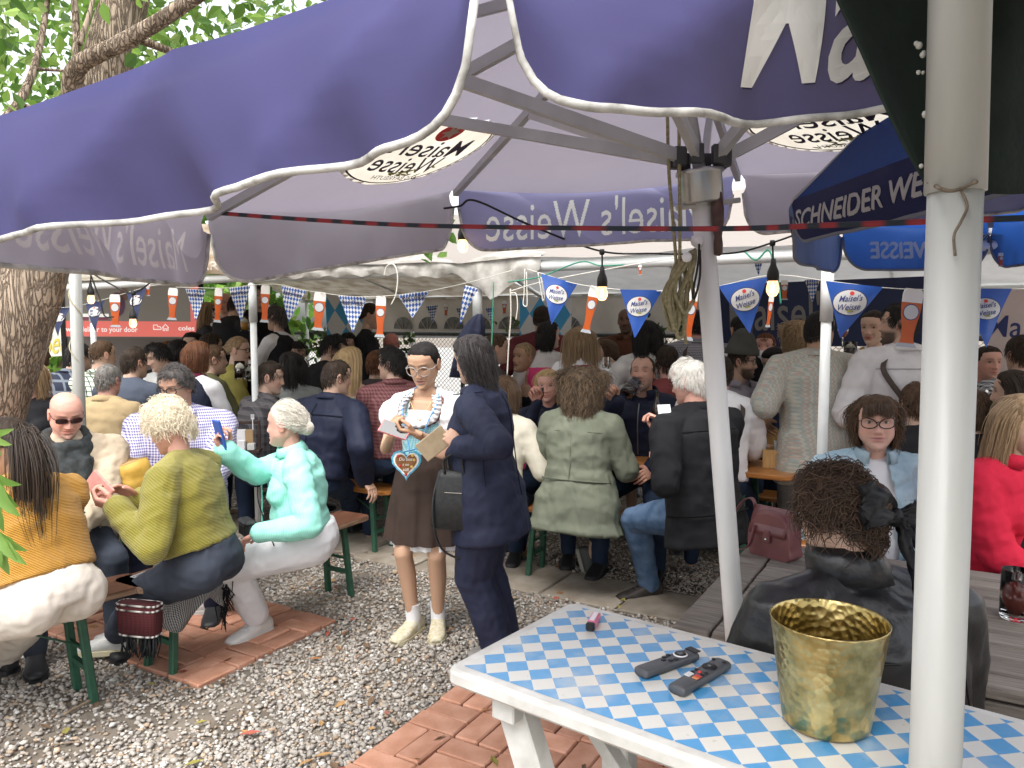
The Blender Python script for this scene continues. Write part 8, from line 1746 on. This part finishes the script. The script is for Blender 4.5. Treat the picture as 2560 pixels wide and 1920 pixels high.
def cutout(label,p0,p1,w_,d,group='beer glass cutouts on the string',thin=1.0):
 """flat printed card shaped like a wheat-beer glass; p0 top, p1 foot"""
 A_,B_=at(*p0,d),at(*p1,d);t=thing('beer_glass_cutout',label,'beer glass cutout',tuple(A_),0,group);L_=np.linalg.norm(B_-A_);ey=nrm(B_-A_);ex=nrm(np.cross(ey,V3(0,1,0)));ex=ex if ex[0]>0 else-ex;ez=np.cross(ex,ey);W_=w_/FPX*d/2
 prof=[(0,.72),(.03,.9),(.10,1),(.30,1.0),(.45,.90),(.62,.70),(.76,.60),(.86,.62),(.93,.74),(.965,.95),(1,1.05)]
 Z,X=zip(*prof);f=lambda q:np.interp(q,Z,X)*W_*thin
 TH=.0025
 for nm,q0,q1,m_ in(('foam',0,.235,mat('cutout foam',(.68,.66,.62))),('beer',.235,.93,mat('cutout beer',(.56,.085,.012),(.60,.13,.025),scale=6,rough=.4,coat=.3,translucent=.3)),('foot',.93,1.0,mat('cutout foot',(.36,.38,.40)))):
  qs=np.linspace(q0,q1,9);pts=[(f(q),q*L_)for q in qs]+[(-f(q),q*L_)for q in qs[::-1]];mb=MB();mb.prism(np.array(pts),-TH,TH,0,np.stack([ex,ey,ez],1),A_);mb.build(nm,m_,t)
 q=ellipse_poly(W_*.72*thin,W_*.72,18)
 for k,(s_,m_)in enumerate(((1.12,BINK),(1.0,BADGE))):mb=MB();mb.prism(np.c_[q[:,0]*s_,q[:,1]*s_+L_*.40],-TH-.0012-k*.001,TH+.0012+k*.001,0,np.stack([ex,ey,ez],1),A_);mb.build('badge',m_,t)
 for s_,y0 in(("Maisel's",-.2),("Weisse",.22)):
  for sd in(1,-1):
   mb=MB();add_text(mb,s_,lambda x,y:A_+np.outer(x,ex)*(1)+np.outer(L_*.40+y0*W_*1.1-y,ey)+(ez*sd*(TH+.0035)),W_*.30,W_*1.0*thin,0,.012,.1);mb.build('lettering',BINK,t)
   if True:break
 return t
for lb,p0,p1,w_,d,th_ in(('cardboard beer glass hanging before the screen by the white pole',(287,736),(289,818),26,eave_d(300)-.2,1),('cardboard beer glass hanging in the middle of the screen',(433,720),(430,800),24,eave_d(430),1),('cardboard beer glass beside the bald standing man',(547,720),(543,806),19,eave_d(547),1),('cardboard beer glass right next to the roped tent post',(664,713),(661,806),22,eave_d(660),1),('cardboard beer glass by the left edge of the blue lozenge flag',(801,730),(794,826),30,eave_d(800),1),('cardboard beer glass before the waitress',(953,740),(949,843),25,eave_d(950),1),('tilted cardboard beer glass over the long blonde hair',(1488,715),(1464,832),30,eave_d(1475),.85),('narrow cardboard beer glass left of the umbrella pole',(1733,722),(1718,851),34,eave_d(1725),.8),('cardboard beer glass turned edge-on under the bulb',(1930,735),(1919,818),26,eave_d(1925),.45),('large cardboard beer glass against the thick white post',(2285,722),(2264,868),50,eave_d(2270),1),('cardboard beer glass half behind the tree trunk',(103,768),(124,843),20,eave_d(300)-.2,1)):
 cutout(lb,p0,p1,w_,d,thin=th_)
for i,(x,y,h_,lb)in enumerate(((1115,760,30,'tiny cardboard glass far back above the arched windows'),(1261,752,34,'tiny cardboard glass far back by the ropes'),(1600,662,26,'cardboard glass foot under the front pipe'),(1961,700,50,'cardboard glass far back right of the bulb'),(2502,632,34,'cardboard glass between the blue umbrella flaps'),(370,706,34,'tiny red cardboard glass at the top of the screen'))):
 cutout(lb,(x,y),(x,y+h_),h_*.34,8.4 if i in(0,1)else(5.9 if i==3 else eave_d(x)),'small beer glass cutouts at the back')
STR=mat('white string',(.6,.58,.52));BCAB=mat('black cable',(.012,.012,.012),rough=.5)
def line(name,label,cat,pts,r_,m,n=10,group=None):
 b=MB();b.tube(spline(pts,n),r_,6);return tag(b.build(name,m),label,cat,group)
E_=lambda px,py,u=-.12:at(px,py,eave_d(px,u))
line('bunting_string','white string carrying the checked pennants on the tent front','string',[E_(440,718),E_(560,720),E_(640,712),E_(702,712),E_(764,726),E_(880,741),E_(990,738),E_(1080,726),E_(1180,704),E_(1280,676)],.0022,STR)
line('bunting_string','white string carrying the blue beer pennants from the ropes to the far right','string',[E_(1318,672),E_(1352,683),E_(1443,710),E_(1550,724),E_(1655,727),E_(1790,716),E_(1930,688),E_(2065,702),E_(2208,719),E_(2330,724),E_(2560,722)],.0022,STR)
line('bunting_string','thin string crossing the screen with the navy pennants','string',[at(95,765,eave_d(300)-.2),at(170,768,eave_d(300)-.2),at(255,750,eave_d(300)-.2),at(365,718,eave_d(300)-.2),at(440,704,eave_d(430))],.002,STR)
line('thin_rope','cream rope tied from the ragged tarp corner across to the front pipe','rope',[E_(1276,728),E_(1350,706),E_(1480,680),E_(1620,655),E_(1720,640)],.003,STR)
line('hanging_rope','pale rope hanging straight down from the ragged tarp corner','rope',[E_(1276,722),E_(1277,790),E_(1272,860),E_(1268,938)],.0045,mat('pale rope',(.45,.42,.36),(.6,.57,.5),scale=160,rough=.9))
line('hanging_rope','green rope hanging beside the pale rope','rope',[E_(1234,705),E_(1232,780),E_(1229,870)],.004,mat('green rope',(.02,.16,.10),(.05,.28,.18),scale=160,rough=.8))
line('green_rope','green rope wound along the front pipe above the ropes','rope',[E_(1270,705),E_(1350,692),E_(1450,655),E_(1500,664),E_(1560,662)],.004,_mats['green rope'])
line('green_rope','green rope tied round the pipe beside the bulb','rope',[E_(1860,628),E_(1890,650),E_(1920,625),E_(1935,660),E_(1942,690),E_(1948,720),E_(1952,760)],.0045,_mats['green rope'])
for lb,pts in(('looped cream cord hanging left of the first blue pennant',[E_(1312,672),E_(1310,735),E_(1308,760),E_(1315,766),E_(1318,755),E_(1316,680)]),('second looped cord hanging at the edge of the first blue pennant',[E_(1345,682),E_(1356,745),E_(1358,751),E_(1361,740),E_(1352,690)]),('tasselled rope end hanging from the tarp corner',[E_(1278,732),E_(1290,735),E_(1294,765),E_(1290,800)])):line('hanging_string',lb,'cord',pts,.0032,STR)
line('cable','white cable looped over the front pipe above the checked pennants','cable',[E_(960,690),E_(968,665),E_(985,662),E_(994,690),E_(990,735),E_(978,762)],.0045,STR)
BULBG=mat('amber bulb glass',(.85,.48,.26),rough=.08,spec=.6);FIL=glow('lit filament',(1.0,.66,.28),14.0);SOCK=mat('black rubber socket',(.02,.019,.018),rough=.55)
def bulbglass():
 m=bpy.data.materials.new('warm bulb glass');t,b=nodes_of(m);b.inputs['Base Color'].default_value=(1,.72,.5,1);b.inputs['Transmission Weight'].default_value=1;b.inputs['Roughness'].default_value=.04;b.inputs['IOR'].default_value=1.15;b.inputs['Emission Color'].default_value=(1,.55,.25,1);b.inputs['Emission Strength'].default_value=.45;return m
BG=bulbglass()
def bulb(label,px,top,bot,d,drop):
 """top: where it hangs from the cable, bot: lowest point of the glass"""
 k=d/FPX;A_=at(px,top,d);B_=at(px,bot,d);t=thing('festoon_bulb',label,'light bulb',tuple(A_),0,'bulbs of the festoon lights');L_=(bot-drop)*k;zb=B_[2];c=V3(B_[0],B_[1],zb);s_=L_/.135
 b=MB();b.tube([A_+V3(0,0,.01),V3(c[0],c[1],zb+.12*s_)],.0038,7);b.lathe([(.009,-.012),(.013,-.004),(.010,.012)],A_,n=10);b.build('cord',SOCK,t)
 b=MB();b.lathe([(.0205*s_,.056*s_),(.0215*s_,.078*s_),(.019*s_,.092*s_),(.011*s_,.112*s_),(.008*s_,.135*s_)],c,n=16);b.build('socket',SOCK,t)
 b=MB();b.lathe([(.002*s_,0),(.013*s_,.003*s_),(.0215*s_,.018*s_),(.0225*s_,.030*s_),(.019*s_,.046*s_),(.016*s_,.057*s_)],c,n=18);b.build('glass',BG,t)
 b=MB();b.lathe([(.001,.010*s_),(.0045*s_,.016*s_),(.0045*s_,.042*s_),(.001,.048*s_)],c,n=8);b.build('filament',FIL,t)
bulb('lit bulb hanging at the corner of the purple umbrella',1157,520,632,3.3,555);bulb('lit bulb in front of the tilted cardboard glass',1505,630,752,3.4,668);bulb('lit bulb right of the umbrella pole',1931,608,742,3.25,648);bulb('lit bulb hanging before the tan parasol edge',467,628,706,3.9,650);bulb('lit bulb beside the white pole with the wound cord',228,682,760,4.3,708);bulb('lit bulb in front of the screen lettering',333,732,820,4.2,766)
line('festoon_cable','black cable of the festoon lights running right from the umbrella corner','cable',[at(1110,521,3.16),at(1150,515,3.12),at(1190,502,3.10),at(1330,565,3.14),at(1503,628,3.4),at(1640,634,3.35),at(1760,636,3.3),at(1850,630,3.28),at(1930,607,3.25),at(1985,588,3.1)],.0045,BCAB)
line('festoon_cable','black cable of the festoon lights sagging in front of the screen','cable',[at(480,605,3.6),at(445,640,3.9),at(395,690,4.05),at(333,732,4.2),at(280,712,4.25),at(228,680,4.3),at(205,650,4.3)],.0045,BCAB)
line('festoon_cable','loose black cable end looping beside the navy pennant','cable',[at(228,690,4.3),at(250,750,4.3),at(262,790,4.3),at(285,792,4.3)],.004,BCAB)
rc_=thing('rope_coil','bundle of khaki rope hung in loops on the leaning umbrella pole','rope',tuple(at(1725,640,2.0)));KH=mat('khaki rope',(.19,.165,.085),(.30,.27,.16),scale=120,rough=.85);r=np.random.default_rng(31)
for i in range(8):
 x0=1718+r.uniform(-14,12);b0=r.uniform(780,845);w_=r.uniform(18,48);d_=1.99+r.uniform(-.03,.03);xs=1690+r.uniform(-22,22)
 b=MB();b.tube(spline([at(1738,625,2.0),at(x0-w_*.3,650+r.uniform(-8,20),d_),at(xs-w_*.5,730,d_),at(xs-w_*.2,b0-15,d_),at(xs+2,b0,d_),at(xs+w_*.35,b0-20,d_+.01),at(xs+w_*.5,740,d_+.01),at(x0+8,660,d_),at(1738,628,2.0)],7),.0052,7);b.build('loop',KH,rc_)
b=MB();b.tube(spline([at(1668,240,2.0),at(1672,420,2.0),at(1684,570,1.99),at(1690,680,1.99),at(1676,800,1.99)],8),.0045,7);b.build('hanging_end',KH,rc_);b=MB();b.tube(spline([at(1697,260,2.0),at(1699,450,1.99),at(1700,600,1.98),at(1700,700,1.98),at(1715,860,1.98)],8),.0045,7);b.build('hanging_end',KH,rc_)
b=MB();b.ball(at(1717,643,1.96),.013,12,8);b.build('knob',WHITEC,rc_);b=MB();b.tube(spline([at(1748,610,1.97),at(1745,660,1.96),at(1732,735,1.96),at(1738,742,1.96),at(1750,690,1.96),at(1750,625,1.97)],7),.003,6);b.build('black_loop',BCAB,rc_)
b=MB();b.lathe([(.0315,-.012),(.0315,.012)],at(1760,598,2.06),pd,18,caps=False);b.tube([at(1742,603,2.02),at(1742,603,1.99)],.016,10);b.build('clamp',WHITEC,rc_)
ct=thing('hanging_coat','dark navy coat hanging on the middle tent post','coat',tuple(TT(-.06,-.06,1.4)));c_=at(1180,842,eave_d(1190));R=[]
for z,w_,d_,o_ in((.135,.012,.015,.045),(.115,.03,.03,.035),(.06,.055,.045,.015),(-.02,.075,.05,-.01),(-.13,.085,.05,-.02),(-.24,.10,.05,-.02)):th=np.linspace(0,2*pi,36,endpoint=False);f=1+.20*np.sin(th*6+z*16);R.append(c_+np.stack([np.cos(th)*w_*f+o_,np.sin(th)*d_*f,np.full(36,z)],1))
b=MB();b.loft(R[::-1]);b.build('cloth',fab('blue black cloth',(.014,.016,.032),wrinkle=.9),ct)
sd_=8.6;P00,P10,P01=at(172,962,sd_),at(504,960,sd_+.25),at(172,672,sd_);ex,ez=nrm(P10-P00),UP;W_=np.linalg.norm(P10-P00);Hh=P01[2]-P00[2];nf=np.cross(ex,UP);nf=nf if nf[1]<0 else-nf
ps=thing('projection_screen','grey projection screen with a coral advertising band above the crowd','screen',(P00[0],P00[1],0))
SF=lambda x,y,o=0.0:P00+ex*x+UP*y+nf*o
def quad(x0,x1,y0,y1,o,m_,nm):b=MB();b.add([SF(x0,y0,o),SF(x1,y0,o),SF(x1,y1,o),SF(x0,y1,o)],[[0,1,2,3]]);b.build(nm,m_,ps)
for x0,x1,y0,y1 in((-.05,.0,-.05,Hh+.05),(W_,W_+.05,-.05,Hh+.05),(0,W_,-.06,0.0),(0,W_,Hh,Hh+.05)):b=MB();b.box(SF((x0+x1)/2,(y0+y1)/2,.0),(x1-x0,.04,y1-y0),np.stack([ex,-nf,UP],1));b.build('frame',mat('black screen frame',(.012,.012,.012)),ps)
COR=mat('projected coral',(.52,.12,.10),emit=.34);PGR=mat('projected grey',(.19,.175,.155),(.21,.195,.17),scale=2,emit=.14)
yp=lambda py:P00[2]*0+(at(340,py,sd_+.12)[2]-P00[2]);xp=lambda px:(px-172)/(504-172)*W_
quad(0,W_,0,Hh,.004,mat('blank screen',(.17,.145,.13),(.19,.165,.15),scale=2),'screen_cloth');quad(0,W_,yp(842),Hh,.008,PGR,'picture');quad(0,W_,yp(840),yp(802),.012,COR,'coral_band');quad(xp(482),W_,yp(802),Hh,.012,COR,'coral_band');quad(xp(200),xp(278),yp(792),yp(784),.012,mat('projected white',(.6,.6,.57),emit=.35),'caption');quad(xp(208),xp(276),yp(799),yp(793),.012,mat('projected pink',(.40,.12,.2)),'caption')
PW=_mats['projected white']
for s_,px0,px1,py,h_ in(("we'll deliver to your door",172,348,822,13),("coles",450,491,818,12)):b=MB();hh=h_/FPX*sd_;add_text(b,s_,lambda x,y:V3([SF((xp(px0)+xp(px1))/2+a,yp(py)+c)for a,c in zip(x,y)])+nf*.016,hh,xp(px1)-xp(px0),0,.02);b.build('lettering',PW,ps)
b=MB();u_=lambda px,py:SF(xp(px),yp(py),.017)
for poly in([(388,822),(388,811),(398,811),(398,815),(404,815),(407,819),(407,822),(388,822)],[(410,818),(418,809),(426,818)],[(412,817),(412,825),(416,825),(416,820),(420,820),(420,825),(424,825),(424,817)]):b.tube([u_(*q)for q in poly],.005,4)
b.build('icon',PW,ps)
for x,y,h_,m_ in((300,760,.30,mat('projected purple',(.2,.12,.22))),(318,735,.16,mat('projected skin',(.3,.2,.17)))):b=MB();q=ellipse_poly(h_*.28,h_,16);b.add([SF(xp(x)+a,yp(y)*1+c*.45,.013)for a,c in q],[list(range(16))]);b.build('picture_figure',m_,ps)
def banner(label,name,cat,P0,P1,P2,m,texts=(),mt=None,uvk=1.0,fold=.02,group=None):
 """P0 top left, P1 top right, P2 bottom left"""
 t=thing(name,label,cat,tuple((P0+P1)/2),0,group);e0,e1=P1-P0,P2-P0;W_,H_=np.linalg.norm(e0),np.linalg.norm(e1);nn=nrm(np.cross(e0,e1));nn=nn if nn[1]<0 else-nn
 f=lambda a,b_,o=0:P0+e0*a+e1*b_+nn*(o+fold*sin(a*9)*b_)
 b=MB();b.grid([[f(a,c)for a in np.linspace(0,1,20)]for c in np.linspace(0,1,8)],uv=[[(a*W_*uvk,c*H_*uvk,0)for a in np.linspace(0,1,20)]for c in np.linspace(0,1,8)]);b.build('cloth',m,t)
 for s_,cx,cy,hh,ww,m_,sh in texts:
  q=MB();add_text(q,s_,lambda x,y:V3([f(cx+a/W_,cy-c/H_,.006)for a,c in zip(x,y)]),hh,ww,0,.008,sh);q.build('lettering',m_,t)
 return t,f
LZ=checks('bavarian lozenges',(.55,.54,.53),(.07,.30,.52),.5/.22,.5/.34,'lozenge',rough=.8,translucent=.45)
banner('blue and white lozenge flag hung beside the waitress','lozenge_flag','flag',at(812,735,8.3),at(905,738,8.2),at(822,905,8.3),LZ,(),None,1.0,.03,'lozenge flags at the back of the tent');banner('blue and white lozenge flag behind the burgundy shirt','lozenge_flag','flag',at(1300,742,8.0),at(1430,745,7.8),at(1298,930,8.0),LZ,(),None,1.0,.03,'lozenge flags at the back of the tent')
banner("navy banner with grey beer lettering at the back of the tent",'navy_banner','banner',at(1798,712,7.6),at(2330,690,6.8),at(1802,868,7.6),mat('navy banner cloth',(.016,.022,.058),(.022,.03,.075),scale=4,rough=.7,translucent=.12),(("Maisel's",.31,.44,.36,.95,mat('grey print',(.20,.19,.18)),0),),None,1.0,.01)
banner('white and red beer banner at the far right of the tent','red_white_banner','banner',at(2470,722,5.9),at(2760,722,5.3),at(2470,935,5.9),mat('pale banner cloth',(.50,.40,.38),(.56,.47,.45),scale=5,rough=.7,translucent=.3),(("Maisel's",.42,.42,.17,.62,BINK,.1),),None,1.0,.01)
b,f_=banner('pale banner with yellow beer script past the tree trunk','pale_banner','banner',at(20,822,9.2),at(172,815,9.2),at(20,896,9.2),mat('pale lattice banner',(.62,.61,.54),rough=.8),(("Beer",.85,.5,.28,.42,mat('yellow print',(.55,.45,.08)),.3),),None,1.0,.01)
lb_=thing('leafy_branch','spray of large bright green lobed leaves close by at the left edge','branch',tuple(at(-120,1120,1.62)));LV=mat('fresh green leaf',(.13,.27,.045),(.24,.40,.09),scale=9,rough=.35,spec=.5,translucent=.4,coat=.2)
b=MB();b.tube(spline([at(-260,980,1.66),at(-120,1120,1.62),at(-60,1250,1.60),at(-30,1420,1.6)],8),[.006]*24,7);b.build('stem',M_BARK,lb_)
r=np.random.default_rng(4)
def lobed(c,tips,d,nn):
 """palmate leaf: lobes from c to the seen tips"""
 C_=at(*c,d);b=MB()
 for tx,ty,dd in tips:
  T_=at(tx,ty,d+dd);ax_=T_-C_;L_=np.linalg.norm(ax_);sd=nrm(np.cross(ax_,V3(0,1,.2)));bend=V3(0,-.02,-.02)
  rows=[[C_+ax_*q+sd*w_*L_*s_+bend*sin(pi*q)*L_*3+V3(0,-.25,.1)*L_*w_*abs(s_)for s_ in(-1,0,1)]for q,w_ in((0,.05),(.2,.10),(.42,.17),(.58,.12),(.74,.10),(.9,.045),(1.0,.004))];b.grid(rows)
 b.build('leaf',LV,lb_)
lobed((-25,1085),[(36,1072,.0),(30,1112,-.02),(5,1140,.0)],1.6,0);lobed((-25,1185),[(55,1212,0),(46,1268,-.02),(52,1292,-.03),(10,1330,.02)],1.6,0);lobed((-5,1330),[(70,1378,0),(42,1400,-.02),(68,1412,-.02),(24,1438,.02),(4,1420,0)],1.58,0);lobed((-60,1120),[(-10,1160,0),(0,1060,0)],1.62,0)
hb_=thing('hanging_foliage','sprig of green leaves hanging in the gap left of the corner bulb','foliage',tuple(at(1060,560,4.4)));m=MB();r=np.random.default_rng(77);leaf_cloud(m,[at(r.uniform(1020,1105),r.uniform(520,640),4.4)for _ in range(14)],90,.10,r,[(.14,.28,.05),(.22,.38,.08),(.10,.2,.04)],.05,1.2);m.build('leaves',M_LEAF,hb_)['kind']='stuff';b=MB();b.tube(spline([at(1010,430,4.5),at(1060,520,4.4),at(1075,620,4.4)],6),.005,6);b.build('stem',M_BARK,hb_)
